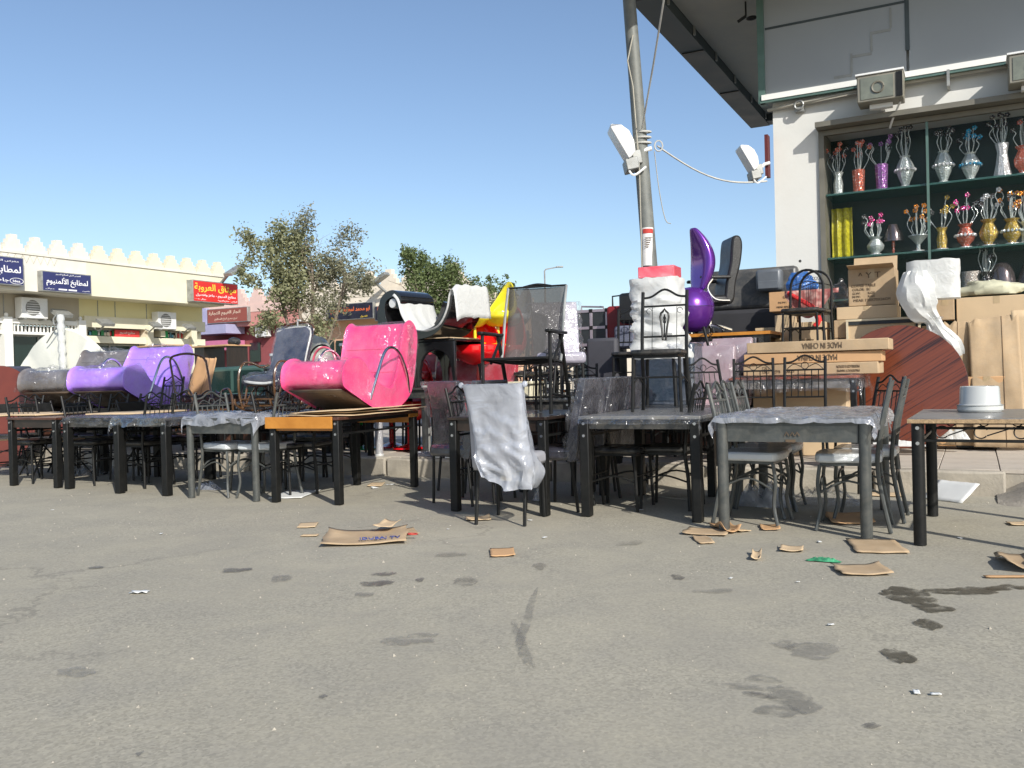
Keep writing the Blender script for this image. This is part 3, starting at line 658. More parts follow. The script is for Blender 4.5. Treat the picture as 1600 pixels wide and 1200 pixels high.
mb = MB(); px_ = LW(1168, 50, 0); mb.tube([(-.32, .1, 5.68), (-.32, .1, 5.5)], .012, 6).ball((-.25, .1, 5.46), .07, .04, .03).tube([(-.32, .1, 5.5), (-.42, .08, 5.44)], .02, 6); mb.build('soffit_lamp_holder', black_metal, sb)

# ---------------------------------------------------------------- vases on the shelves
def crystal(name, col, metal=.55):
    m, t, b = newmat(name); v = coords(t); vo = nd(t, 'ShaderNodeTexVoronoi', Scale=70); t.links.new(v, vo.inputs['Vector'])
    c = ramp(t, vo.outputs['Distance'], [(0, tuple(x*.35 for x in col)), (.4, col), (.65, col), (.85, (.6, .63, .62))]); t.links.new(c.outputs[0], b.inputs['Base Color'])
    b.inputs['Metallic'].default_value = metal; b.inputs['Roughness'].default_value = .16; t.links.new(bumpn(t, vo.outputs['Distance'], .7, .01), b.inputs['Normal']); return m
cr = {k: crystal('cut glass '+k, c) for k, c in dict(clear=(.62, .68, .66), red=(.62, .16, .1), purple=(.36, .13, .42), gold=(.55, .38, .07), blue=(.03, .3, .5), orange=(.7, .25, .02), white=(.8, .8, .8), pink=(.65, .05, .25), dark=(.06, .05, .05), green=(.05, .25, .12)).items()}
prof_v = {
 'slim': [(.055, 0), (.06, .012), (.045, .03), (.05, .12), (.035, .2), (.055, .25), (.04, .255)],
 'tub': [(.065, 0), (.065, .02), (.055, .03), (.06, .15), (.065, .25), (.055, .255)],
 'urn': [(.05, 0), (.055, .02), (.035, .035), (.07, .12), (.09, .19), (.085, .23), (.06, .29), (.045, .32), (.055, .34)],
 'belly': [(.05, 0), (.05, .015), (.035, .03), (.08, .09), (.088, .14), (.06, .2), (.045, .23), (.075, .265)],
 'cone': [(.085, 0), (.085, .01), (.06, .12), (.045, .22), (.065, .3), (.05, .305)],
 'bowl': [(.06, 0), (.06, .01), (.02, .03), (.02, .08), (.06, .13), (.1, .17), (.095, .18)],
}
def vase(px, shelf, style, col, label, stems=5, flower='red', h=1.0, ring=None, off=-.2):
    h *= 1.1; stems += 3
    x, z = LW(px, 300, off); z = zs[shelf]
    o = thing('vase', label, 'vase', RM @ Vector((x, -off, z+.001)), YAW, 'vases on the shelves of the shop window'); P = prof_v[style]
    mb = MB(); mb.lathe([(r*1.1, q*h) for r, q in P], 18, rip=lambda a, z: .035*math.cos(a*9)); mb.build('body', cr[col], o)
    top = P[-1][1]*h; rv = random.Random(int(px))
    mb = MB(); mb.lathe([(.0, .001), (.075, .001), (.07, .02), (.0, .021)], 18); mb.build('base', cr['white'], o)
    if ring:
        mb = MB(); i = max(range(len(P)), key=lambda k: P[k][0]); zz = P[i][1]*h
        for k in range(16):
            a = k*PI/8; mb.ball((math.cos(a)*P[i][0]*1.2, math.sin(a)*P[i][0]*1.2, zz), .017, .017, .02, 6, 4)
        mb.build('bead_ring', cr[ring], o)
    for k in range(stems):
        a = rv.uniform(0, 2*PI); l = rv.uniform(.16, .34); sx = math.cos(a)*rv.uniform(.04, .13); sy = math.sin(a)*rv.uniform(.03, .09)
        pts = spline([(sx*.2, sy*.2, top-.05), (sx*1.1, sy, top+l*.45), (sx*.8, sy, top+l*.8), (sx*1.2, sy, top+l)], 4)
        st_ = MB(); st_.tube(pts, .005, 5); so_ = st_.build('glass_stem', cr['clear'], o)
        fl = MB(); e = pts[-1]
        for q in range(5): fl.ball(e+Vector((math.cos(q*1.256)*.018, 0, math.sin(q*1.256)*.018)), .013, .008, .013, 6, 4)
        fl.build('flower', cr[flower] if rv.random() < .75 else cr['dark'], so_)
    return o
vase(1310, 0, 'slim', 'clear', 'slim ribbed clear vase with dark red flowers, leftmost on the top shelf', 6, 'red')
vase(1342, 0, 'tub', 'red', 'red and silver speckled vase with red flowers, second on the top shelf', 5, 'red')
vase(1378, 0, 'tub', 'purple', 'purple glass vase with tall purple loops on the top shelf', 5, 'purple', 1.12)
vase(1415, 0, 'urn', 'clear', 'clear urn vase with bead ring left of the window bar on the top shelf', 4, 'dark', 1.0, 'white')
vase(1475, 0, 'urn', 'clear', 'clear urn vase with bead ring just right of the window bar on the top shelf', 4, 'dark', 1.0, 'white')
vase(1517, 0, 'urn', 'clear', 'blue banded glass vase with blue flowers on the top shelf', 6, 'blue', .85, 'blue')
vase(1567, 0, 'cone', 'white', 'tall silver fluted vase with flared foot on the top shelf', 6, 'dark', 1.15)
vase(1600, 0, 'belly', 'red', 'red banded vase cut by the right edge on the top shelf', 5, 'red', 1.1)
vase(1366, 1, 'belly', 'clear', 'small oval clear vase with pink flowers on the middle shelf', 6, 'pink', .75)
vase(1433, 1, 'bowl', 'clear', 'wide fluted glass bowl vase with orange flowers on the middle shelf', 7, 'orange', 1.0)
vase(1470, 1, 'slim', 'gold', 'waisted gold and clear vase with tan flowers right of the window bar', 5, 'gold', .95)
vase(1507, 1, 'belly', 'red', 'red striped round vase with pink flowers on the middle shelf', 6, 'pink', .95, 'white')
vase(1543, 1, 'belly', 'gold', 'plain gold round vase with flared lip and white blooms', 6, 'white', 1.05)
vase(1580, 1, 'belly', 'gold', 'gold vase with glass bead band and orange flowers on the middle shelf', 7, 'orange', 1.0, 'clear')
vase(1603, 1, 'slim', 'clear', 'clear vase with orange flowers cut by the right edge, middle shelf', 5, 'orange', .9)
vase(1538, 2, 'slim', 'dark', 'dark vase of dried brown flowers between the lampshades', 6, 'dark', .8)
# a yellow sheet hung in the lower left bay
x, z = LW(1299, 330, -.3); mb = MB(); yb = (x, LW(1331, 330, -.3)[0])
mb.grid(14, 10, lambda a, b: (yb[0]+(yb[1]-yb[0])*a, .02*math.sin(a*16)+.01*math.sin(b*9), b*.62)); o = mb.build('glass_panel', mm('yellow green patterned glass', (.42, .38, .02), .15, 0, .35, 30, .4, 40), solid=.008)
o.matrix_world = RM @ Matrix.Translation((0, .3, zs[1]+.002)); tag(o, 'tall yellow green glass panel standing at the left end of the middle shelf', 'glass panel')
shade_m = mm('smoky bronze lampshade', (.17, .14, .14), .12, .7, .2, 5, coat=.5); lace = crystal('lace patterned shade', (.45, .4, .35), .2)
def lamp(px, shelf, label, m, prof, legs=.16, off=-.28, stem_m=None):
    x, z = LW(px, 300, off); o = thing('table_lamp', label, 'lamp', RM @ Vector((x, -off, zs[shelf]+.001)), YAW, 'lamps on the shelves of the shop window')
    mb = MB(); mb.lathe([(r, legs+q) for r, q in prof], 24); mb.build('lamp_shade', m, o, solid=.004)
    mb = MB(); mb.lathe([(.0, 0), (.055, .0), (.05, .012), (.012, .02), (.02, .06), (.012, .08), (.02, .11), (.01, legs+.06)], 12); mb.build('stem', stem_m or cr['clear'], o)
    return o
lamp(1394, 1, 'small lamp with smoky bronze bell shade on the middle shelf', shade_m, [(.115, .0), (.1, .09), (.06, .19), (.055, .2)], stem_m=cr['red'])
lamp(1514, 2, 'lamp with patterned silver drum shade on the lower shelf', lace, [(.105, 0), (.105, .22)], .02)
lamp(1562, 2, 'lamp with wide smoky bell shade on the lower shelf', shade_m, [(.15, 0), (.13, .14), (.08, .25), (.07, .26)], .06)
lamp(1604, 2, 'lamp with brown tiered shade cut by the right edge', shade_m, [(.13, 0), (.1, .1), (.06, .22)], .05)

# ---------------------------------------------------------------- floodlights of the right shop
def flood_big(M, label, s_=1.0):
    o = thing('floodlight', label, 'floodlight'); o.matrix_world = M; o['group'] = 'floodlights along the white shop wall'
    mb = MB(); mb.box(-.24, .24, -.47, -.17, -.15, .15); mb.build('lamp_head', mm('cream grey lamp housing', (.22, .21, .17), .5, 0, .15), o, bevel=.012)
    mb = MB(); mb.box(-.255, .25, -.485, -.155, .152, .175); mb.build('lid', white_plastic, o, bevel=.004)
    mb = MB(); mb.box(-.2, .14, -.478, -.471, -.12, .12); gl = mb.build('lens', mm('dusty lamp glass', (.16, .17, .13), .15, 0, .2, 8, coat=.6), o, smooth=0)
    mb = MB(); mb.box(.17, .235, -.48, -.471, -.135, .135); mb.build('side_plate', black_metal, o, smooth=0)
    mb = MB(); mb.tube(arc((-.02, -.482, 0), .06, 0, 6.2, 14), .012, 5); mb.build('lamp_ring', frame_m, o)
    mb = MB(); mb.tube([(0, 0, -.22), (0, -.15, -.19), (0, -.32, -.16)], .03, 8).box(-.12, .12, -.34, -.25, -.2, -.152); mb.tube([(.2, -.3, -.15), (.1, -.12, -.3), (.06, 0, -.36)], .012, 6); mb.build('bracket', white_plastic, o)
    return o
xa, za = LW(1376, 140, .35); flood_big(RM @ Matrix.Translation((xa, 0, za)), 'boxy floodlight on a bracket over the left half of the vase window')
xa, za = LW(1616, 108, .35); flood_big(RM @ Matrix.Translation((xa, 0, za)), 'boxy floodlight cut by the right edge of the photo')
def flood_shell(p, rz, label, s_=1.0):
    o = thing('floodlight', label, 'floodlight', p, rz, 'white shell floodlights either side of the pole wire', s_)
    sh = [(-.02, .36), (.0, .37), (.1, .34), (.17, .26), (.2, .14), (.19, .03), (.14, -.02), (.1, -.04), (-.02, .33)]
    mb = MB(Matrix.Rotation(-.2, 4, 'Y')); mb.prism(sh, -.15, .15); mb.build('shell', white_plastic, o, bevel=.01)
    mb = MB(Matrix.Rotation(-.2, 4, 'Y')); mb.box(.06, .2, -.13, .13, -.16, -.03).box(.16, .26, -.06, .06, -.1, .05); mb.build('driver_box', steel, o, bevel=.01)
    mb = MB(); mb.tube([(.2, 0, 0), (.3, 0, .1), (.38, 0, .12)], .025, 8).tube(spline([(.1, -.1, -.12), (.16, -.12, -.2), (.3, -.08, -.1)], 4), .012, 5); mb.build('bracket', white_plastic, o)
    return o
# ---------------------------------------------------------------- pole with wires
PY_ = 10.0
pb, pt = W(1030, 600, PY_), W(976, -90, PY_)
bq = pb+(pb-pt)*((pb.z-KH)/(pt.z-pb.z))
pole = thing('lamp_pole', 'tall grey steel pole with poster and floodlight, standing behind the wrapped stack', 'pole', bq)
def pp(f): return (pb+(pt-pb)*f)-bq
mb = MB(); mb.tube([(0, 0, 0), pp(0), pp(.45), pp(1.0), pp(1.25)], .09, 16, rad=[.095, .088, .08, .068, .064]); mb.build('shaft', mm('weathered galvanised pole', (.15, .16, .15), .6, .15, .25, 6, .1, 50, dust=.15), pole)
def onpole(px, py, dx=0, dy=-.1): q = W(px, py, PY_); return q-bq+Vector((dx, dy, 0))
rope = mm('grey white rope', (.5, .5, .47), .8)
mb = MB()
for z_ in (-.05, .0, .05): mb.tube([onpole(1004, 215+z_*170)+Vector((0, .1, 0))+Vector((.09*math.cos(a*.4), .09*math.sin(a*.4), .012*math.sin(a*.4))) for a in range(16)], .012, 5, True)
mb.tube([onpole(1001, 205), W(1021, 100, 9.2)-bq, W(1042, -30, 8.4)-bq], .010, 6); mb.build('rope', rope, pole)
mb = MB(); mb.tube([onpole(987, 60, -.0), onpole(983, 100, -.03), onpole(987, 140), onpole(997, 265), onpole(1001, 420), onpole(1006, 520)], .008, 5)
mb.tube(spline([onpole(1016, 240, .03), onpole(1022, 300, .04), onpole(1030, 345, .05), onpole(1036, 352, .07)], 4), .005, 5); mb.build('cable', tan, pole)
q0, q1 = W(1027, 228, PY_-.05), SP(1198, 283, WN-.1); mb = MB()
pts = [q0.lerp(q1, i/14)+Vector((0, 0, -.16*math.sin(PI*i/14))) for i in range(15)]
mb.tube(pts, .011, 6); mb.tube(arc(W(1029, 228, PY_-.06), .045, 0, 6.2, 10, 'xz', .06), .008, 5, True)
o = mb.build('wire', rope); tag(o, 'pale sagging wire from the pole to the white shop corner', 'wire')
mb = MB(); q = onpole(1013, 388); hw = .075
mb.grid(6, 1, lambda a, b: (q.x-.01+hw*math.sin((a-.5)*1.9), q.y+.1-.092*math.cos((a-.5)*1.9)-.001, q.z-.2+.42*b)); ps = mb.build('poster', mm('white paper', (.74, .73, .72), .7, 0, .05), pole)
mb = MB(); mb.grid(6, 1, lambda a, b: (q.x-.01+hw*math.sin((a-.5)*1.7), q.y+.1-.095*math.cos((a-.5)*1.7)-.001, q.z+.155+.05*b)); mb.build('poster_print', inkr, ps)
mb = MB()
for k in range(5): mb.box(q.x-.05, q.x+.03-.01*k, q.y-.0005, q.y+.001, q.z+.1-k*.025, q.z+.108-k*.025)
mb.build('poster_print', ink, ps, smooth=0)
flood_shell(W(965, 250, PY_-.05), 0, 'white shell floodlight clamped to the left side of the pole', 1.0)
o = flood_shell(SP(1163, 268, WN-.3), 0, 'white shell floodlight at the corner of the white shop', .82)
mb = MB(); q = SP(1199, 220, WN-.06); mb.box(-.02, .02, -.08, .05, -.45, .06); o = mb.build('wall_bracket', mm('dark red painted steel', (.10, .015, .015), .5), loc=q, smooth=0); o.rotation_euler = (0, 0, YAW); tag(o, 'dark red steel bracket strip on the corner of the white shop', 'bracket')

# far street lamp
p = W(852, 470, 62); o = thing('street_lamp', 'thin distant street lamp with single arm above the wrapped chair', 'street lamp', (p.x, p.y, 0))
zt_ = W(851, 421, 62).z; mb = MB(); mb.tube([(0, 0, 0), (0, 0, zt_-.1), (.1, 0, zt_)], .06, 6, rad=[.1, .06, .05]); mb.tube([(.05, 0, zt_), (1.0, 0, zt_+.16)], .04, 6); mb.build('column', steel, o)
mb = MB(); mb.box(.8, 1.3, -.12, .12, zt_+.1, zt_+.2); mb.build('lamp_head', steel, o, bevel=.03)

# ---------------------------------------------------------------- trees
def leafmat(name, c1, c2):
    m, t, b = newmat(name); v = coords(t); n = noi(t, 1.3, 4, .7, 0, v); n2 = noi(t, 18, 2, .5, 0, v)
    c = mixc(t, .45, ramp(t, n.outputs[0], [(.35, c1), (.65, c2)]).outputs[0], ramp(t, n2.outputs[0], [(.35, c1), (.65, c2)]).outputs[0])
    t.links.new(c, b.inputs['Base Color']); b.inputs['Roughness'].default_value = .6; b.inputs['Specular IOR Level'].default_value = .3
    tr = t.nodes.new('ShaderNodeBsdfTranslucent'); t.links.new(c, tr.inputs[0]); mx = t.nodes.new('ShaderNodeMixShader'); mx.inputs[0].default_value = .3
    t.links.new(b.outputs[0], mx.inputs[1]); t.links.new(tr.outputs[0], mx.inputs[2]); t.links.new(mx.outputs[0], t.nodes['Material Output'].inputs[0]); return m
bark = mm('grey brown bark', (.20, .16, .12), .9, 0, .3, 8, .5, 30)
def tree(name, label, base, lobes, leaf, size, m, seed, trunks, thin=0):
    rv = random.Random(seed); o = thing(name, label, 'tree', (base.x, base.y, 0))
    mb = MB(); tips = []
    for (tx, tz, r) in trunks:
        pts = spline([(0, 0, 0), (tx*.25, rv.uniform(-.1, .1), tz*.35), (tx*.7, rv.uniform(-.3, .3), tz*.7), (tx, rv.uniform(-.3, .3), tz)], 4)
        mb.tube(pts, r, 7, rad=[r*(1-.8*i/(len(pts)-1)) for i in range(len(pts))])
        for k in range(9):
            a = pts[rv.randrange(4, len(pts))]; e = a+Vector((rv.uniform(-.8, .8), rv.uniform(-.6, .6), rv.uniform(.3, 1.0)))*(.9)
            mb.tube([a, a.lerp(e, .5)+Vector((0, 0, .08)), e], r*.25, 4, rad=[r*.3, r*.2, r*.06])
            for j in range(3):
                e2 = e+Vector((rv.uniform(-.5, .5), rv.uniform(-.4, .4), rv.uniform(-.1, .6))); mb.tube([e, e2], r*.06, 3, rad=[r*.08, r*.03])
    mb.build('trunk', m if False else bark, o)
    cr_ = MB(); vs = []; fs = []
    for (cx, cy, cz, rx, rz_, cnt) in lobes:
        ncl = max(4, cnt//38); 
        for q in range(ncl):
            while True:
                d = Vector((rv.uniform(-1, 1), rv.uniform(-1, 1), rv.uniform(-1, 1)))
                if .25 < d.length < 1: break
            d *= rv.uniform(.85, 1.0) if rv.random() < .6 else 1
            c = Vector((cx+d.x*rx, cy+d.y*rx*.8, cz+d.z*rz_)); rr_ = rv.uniform(.12, .3)*(rx/1.2)**.5
            if NZ.noise(c*1.1+Vector((seed, 0, 0))) < -.12+thin: continue
            for k in range(38):
                p = c+Vector((rv.gauss(0, 1), rv.gauss(0, 1), rv.gauss(0, 1)))*rr_*.75
                a = Vector((rv.gauss(0, 1), rv.gauss(0, 1), rv.gauss(0, .7))).normalized(); b_ = a.cross(Vector((rv.gauss(0, 1), rv.gauss(0, 1), rv.gauss(0, 1)))).normalized()
                s1 = size*rv.uniform(.6, 1.3); s2 = s1*leaf; i = len(vs)
                vs += [p-a*s1, p-b_*s2, p+a*s1, p+b_*s2]; fs.append((i, i+1, i+2, i+3))
    me = bpy.data.meshes.new('crown'); me.from_pydata([tuple(v) for v in vs], [], fs); me.materials.append(m); link('crown', me, o, kind='stuff')
    return o
olive = leafmat('olive leaves', (.17, .185, .09), (.36, .36, .21)); deep = leafmat('deep green leaves', (.09, .125, .045), (.21, .26, .11))
grey_olive = leafmat('dry grey green leaves', (.17, .175, .11), (.32, .31, .2))
b0 = W(484, 560, 27); px_m = 27/1400
def rel(px, py, Y=27): q = W(px, py, Y); return q.x-b0.x, q.z
lob = []
for (px, py, r, rz_, c) in [(405, 375, 32, 38, 2000), (440, 400, 42, 50, 3000), (425, 450, 38, 40, 2200), (480, 390, 36, 42, 1500), (420, 345, 16, 20, 600), (470, 450, 45, 45, 2600), (450, 500, 36, 30, 1900), (490, 505, 30, 26, 1200), (400, 500, 20, 22, 500), (440, 535, 14, 14, 420), (388, 420, 16, 28, 420)]:
    x, z = rel(px, py); lob.append((x, rnd.uniform(-.5, .5), z, r*px_m, rz_*px_m, c))
tree('tree', 'tall airy olive green tree with pale dry right side beside the shop rows', b0, [(a,b,c_,d*1.05,e*1.05,int(f*1.45)) for a,b,c_,d,e,f in lob], .5, .058, olive, 5, [(-1.0, 4.2, .11), (.2, 4.6, .12), (-.4, 5.0, .09), (1.2, 4.3, .1)], .02)
tr1 = [o for o in bpy.data.objects if o.get('category') == 'tree'][-1]
lob = []
for (px, py, r, rz_, c) in [(520, 400, 38, 42, 1500), (555, 430, 34, 46, 1300), (510, 450, 36, 42, 1200), (560, 380, 24, 26, 420), (545, 480, 30, 24, 500), (490, 350, 24, 18, 300), (578, 455, 12, 26, 220)]:
    x, z = rel(px, py); lob.append((x, rnd.uniform(-.4, .4), z, r*px_m, rz_*px_m, c))
cr2 = tree('t2', 'x', b0, [(a,b,c_,d*1.1,e*1.1,int(f*2.2)) for a,b,c_,d,e,f in lob], .45, .05, grey_olive, 9, [], .05)
for c in list(cr2.children):
    if c.name.startswith('crown'): c.parent = tr1; c['label'] = 'sparse dry grey green side of the crown'
    else: bpy.data.objects.remove(c)
bpy.data.objects.remove(cr2)
b1 = W(705, 560, 34); pm = 34/1400; lob = []
for (px, py, r, rz_, c) in [(648, 415, 26, 30, 2200), (665, 450, 34, 34, 2800), (697, 430, 26, 30, 2200), (705, 470, 34, 34, 2600), (738, 455, 24, 34, 1800), (745, 490, 30, 28, 1600), (640, 398, 14, 14, 500), (680, 505, 34, 26, 1600), (725, 515, 34, 24, 1500)]:
    q = W(px, py, 34); lob.append((q.x-b1.x, rnd.uniform(-.6, .6), q.z, r*pm, rz_*pm, c))
tree('tree', 'dense dark green tree behind the black scroll loungers', b1, lob, .5, .062, deep, 15, [(-1.2, 4, .14), (.2, 4, .14), (1.0, 3.5, .11)], -.45)
b2_ = W(782, 560, 38); lob = []
for (px, py, r, rz_, c) in [(778, 462, 26, 22, 1500), (792, 440, 14, 12, 450), (800, 480, 18, 26, 800), (768, 440, 10, 10, 250)]:
    q = W(px, py, 38); lob.append((q.x-b2_.x, 0, q.z, r*38/1400, rz_*38/1400, c))
tree('tree', 'smaller green tree partly behind the grey mesh armchair', b2_, lob, .5, .065, deep, 25, [(-.3, 3.6, .12), (.4, 3.4, .1)], -.2)
for px, py, sc_, lb in ((886, 505, 1, 'small bushy tree left of the silver cases in front of the pale parapet'), (903, 512, .6, 'low shrub right of the small bushy tree near the silver cases')):
    q = W(px, py, 48); lob = [(0, 0, q.z, .34*sc_*1.3, .55*sc_*1.2, 900), (.1, 0, q.z-.7, .3, .5, 500)]
    tree('small_tree', lb, q, lob, .5, .06, deep, 31+int(px), [(0, q.z-.2, .08)], -.3)
# ================================================================ FURNITURE FACTORIES
TBL = 'dining tables set out along the kerb'
def table(label, loc, rz, w_, l, h=.75, leg='sq', lm=black_metal, tm=dark_wood, apron=None, edge=None, ov=.04, th=.025, rail=True, bolts=True, ah=.085, group=TBL, scroll=False, lr=.033):
    o = thing('dining_table', label, 'table', loc, rz, group)
    mb = MB(); mb.box(-w_/2-ov, w_/2+ov, -l/2-ov, l/2+ov, h-th, h); mb.build('tabletop', tm, o, bevel=.004)
    if edge:
        mb = MB(); e = ov+.003; mb.box(-w_/2-e, w_/2+e, -l/2-e, -l/2-ov, h-th-.001, h-.003).box(-w_/2-e, -w_/2-ov, -l/2-ov, l/2+ov, h-th-.001, h-.003).box(w_/2+ov, w_/2+e, -l/2-ov, l/2+ov, h-th-.001, h-.003)
        mb.build('edge_strip', edge, o, smooth=0)
    am = apron or tm
    for y in (-l/2, l/2):
        mb = MB(); mb.box(-w_/2+lr, w_/2-lr, y-.012, y+.012, h-th-ah, h-th-.001); mb.build('apron', am, o, smooth=0)
    for x in (-w_/2, w_/2):
        mb = MB(); mb.box(x-.012, x+.012, -l/2+lr, l/2-lr, h-th-.03, h-th-.001); mb.build('side_rail', lm, o, smooth=0)
        if rail:
            mb = MB(); mb.box(x-.008, x+.008, -l/2+lr, l/2-lr, h-th-.13, h-th-.113); mb.build('side_rail', lm, o, smooth=0)
    lg = MB()
    if leg == 'sq': lg.box(-lr, lr, -lr, lr, .004, h-th-.001)
    else: lg.tube([(0, 0, .004), (0, 0, h-th-.001)], lr, 16)
    bt = MB(); bt.lathe([(0, -.006), (.009, -.005), (.011, 0), (.011, .004)], 8, (0, 0, 0), 'y')
    lo = bo = None
    for x in (-w_/2, w_/2):
        for y in (-l/2, l/2):
            if lo is None: q = lo = lg.build('leg', lm, o, bevel=.006 if leg == 'sq' else 0)
            else: q = link('leg', lo.data, o, bevel=.006 if leg == 'sq' else 0)
            q.location = (x, y, 0)
            ft = MB(); 
            if bolts and y < 0:
                for z in (h-th-.03, h-th-.12):
                    if bo is None: bo = bb_ = bt.build('bolt', bolt_m, q)
                    else: bb_ = link('bolt', bo.data, q)
                    bb_.location = (0, -lr-.001, z)
    if scroll:
        for y in (-l/2, l/2):
            mb = MB(); mb.tube([(-w_/2+.03, y, h-.13), (w_/2-.03, y, h-.13)], .009, 6)
            for c, s_ in ((-.2, 1), (.0, 1), (.2, -1)): mb.tube(arc((c, y, h-.08), .035, .4, 5.6, 14), .004, 5)
            mb.tube([(-.17, y, h-.1), (-.04, y, h-.05)], .004, 5).tube([(.03, y, h-.1), (.17, y, h-.05)], .004, 5); mb.build('scrollwork', lm, o)
    return o
CHG = 'iron dining chairs tucked round the tables'
def iron_chair(label, loc, rz, fm=black_metal, sm=vinyl, style='spindle', group=CHG, sw=.40, curved=False, top=.97):
    o = thing('dining_chair', label, 'chair', loc, rz, group); x = sw/2-.02
    mb = MB(); pts = sp2([(-.2, -.17), (-.1, -.205), (.1, -.205), (.2, -.17), (.19, .0), (.17, .19), (0, .2), (-.17, .19), (-.19, 0)], 3)
    mb.prism(pts, .445, .488 if sm is not white_wrap else .505, 'xy'); mb.build('seat', sm, o, bevel=.016)
    mb = MB(); mb.box(-.17, .17, -.17, .18, .425, .444); mb.build('seat_frame', fm, o, smooth=0)
    fl, bl_ = None, None
    for s_ in (-1, 1):
        mb = MB()
        if curved: mb.tube(spline([(s_*x, -.17, .43), (s_*(x+.005), -.185, .3), (s_*(x+.0), -.17, .15), (s_*(x+.02), -.2, 0.004)], 3), .0125, 8)
        else: mb.tube([(s_*x, -.16, .43), (s_*(x+.01), -.18, .004)], .0125, 8)
        mb.build('leg', fm, o)
        mb = MB(); mb.tube(spline([(s_*(x+.01), .25 if curved else .21, .004), (s_*x, .2, .25), (s_*x, .18, .45), (s_*x, .21, .7), (s_*x, .27, top)], 4), .0145, 8); mb.build('back_post', fm, o)
    def by(z): return .18+(z-.45)*.16
    mb = MB()
    if style in ('spindle', 'lyre', 'ladder'):
        mb.tube(spline([(-x, by(.93), .92), (-x*.6, by(.94), .93), (0, by(.97), top+.015), (x*.6, by(.94), .93), (x, by(.93), .92)], 5), .009, 6); mb.build('top_rail', fm, o)
        for z in ((.85, .6) if style != 'ladder' else (.84, .72, .6)):
            mb = MB(); mb.tube([(-x, by(z), z), (x, by(z), z)], .008, 6); mb.build('cross_rail', fm, o)
    if style == 'spindle':
        s0 = None
        for k in range(5):
            xx = -x+2*x*(k+1)/6
            mb = MB(); mb.tube([(0, by(.6), .6), (0, by(.85), .85)], .005, 5)
            if s0 is None: s0 = mb.build('spindle', fm, o, loc=(xx, 0, 0))
            else: link('spindle', s0.data, o, (xx, 0, 0))
        mb = MB(); mb.tube(arc((0, by(.89), .89), .032, 0, 6.2, 12), .004, 5)
        mb.tube(spline([(-x+.02, by(.87), .86), (-.1, by(.9), .905), (-.035, by(.89), .88)], 4), .004, 5).tube(spline([(x-.02, by(.87), .86), (.1, by(.9), .905), (.035, by(.89), .88)], 4), .004, 5); mb.build('scrollwork', fm, o)
    if style == 'lyre':
        mb = MB(); lyr = [(-.012, .57), (-.02, .66), (-.035, .76), (-.03, .79), (-.012, .805), (0, .825), (.012, .805), (.03, .79), (.035, .76), (.02, .66), (.012, .57)]
        mb.tube([(a, by(z), z) for a, z in lyr], .009, 6, True); mb.tube([(0, by(.6), .6), (0, by(.78), .78)], .006, 5); mb.tube(arc((0, by(.735), .735), .012, 0, 6.2, 8, ry=.03), .004, 5)
        for a in (-.1, .1): mb.tube([(a, by(.5), .5), (a, by(.84), .84)], .003, 4)
        for s_ in (-1, 1): mb.tube(arc((s_*.125, by(.81), .81), .022, 0, 5, 10), .003, 4)
        mb.build('scrollwork', fm, o)
    if style == 'arch':
        for c in [c for c in o.children if c.name.startswith('back_post')]: bpy.data.objects.remove(c)
        mb = MB(); pts = [(-x-.01, .23, .004), (-x, .2, .3), (-x, .18, .45), (-x, by(.68), .68)]+[(x*math.cos(PI-PI*k/12), by(.74), .74+.2*math.sin(PI*k/12)) for k in range(13)]+[(x, by(.68), .68), (x, .18, .45), (x, .2, .3), (x+.01, .23, .004)]
        mb.tube(pts, .0145, 8); mb.build('back_frame', fm, o)
        mb = MB(); mb.tube(spline([(-x, by(.76), .76), (-.06, by(.8), .8), (0, by(.79), .81), (.06, by(.8), .8), (x, by(.76), .76)], 4), .005, 5)
        for a in (-.03, 0, .03): mb.tube(arc((a, by(.85), .86), .016, 0, 6.2, 8), .003, 4)
        for a in (-.08, -.04, 0, .04, .08): mb.tube([(a, by(.5), .49), (a, by(.8), .8)], .003, 4)
        mb.build('scrollwork', fm, o)
    zs_ = .3 if curved else .27
    for y in (-.17, .2):
        mb = MB()
        if curved: mb.tube(spline([(-x, y, zs_-.04), (-.08, y, zs_+.03), (.08, y, zs_+.03), (x, y, zs_-.04)], 4), .008, 6)
        else: mb.tube([(-x, y, zs_), (x, y, zs_)], .007, 6)
        mb.build('stretcher', fm, o)
    for s_ in (-1, 1):
        mb = MB(); mb.tube(spline([(s_*x, -.17, zs_-.05), (s_*x, 0, zs_+.03*curved), (s_*x, .2, zs_-.05)], 4), .007, 6); mb.build('stretcher', fm, o)
    return o
film_cover = film('loose clear chair cover', (.72, .72, .78), .0, .09, 6, .15, .15, .6, .025)
def cover(o, top, seed=0):
    mb = MB(); n_ = 40; m2 = 30; vs = []
    for j in range(m2+1):
        t = j/m2; z = (top+.012)*(1-t)+.40*t
        for i in range(n_):
            a = 2*PI*i/n_; ca, sa = math.cos(a), math.sin(a); sq = (abs(ca)**6+abs(sa)**6)**(-1/6.); y0 = .30-.10*t; q = Vector((ca*3+seed, sa*3, t*6))
            k = .012+.035*max(0, NZ.noise(q))+.02*abs(NZ.noise(q*2.6))
            vs.append((sq*ca*(.215+k), y0-sq*sa*(.055+k), z+.02*NZ.noise(q*1.3)*(j > 0)))
    mb.add(vs, [(j*n_+i, j*n_+(i+1) % n_, (j+1)*n_+(i+1) % n_, (j+1)*n_+i) for j in range(m2) for i in range(n_)]+[tuple(range(n_))]); return mb.build('polythene_cover', film_cover, o, smooth=.5)
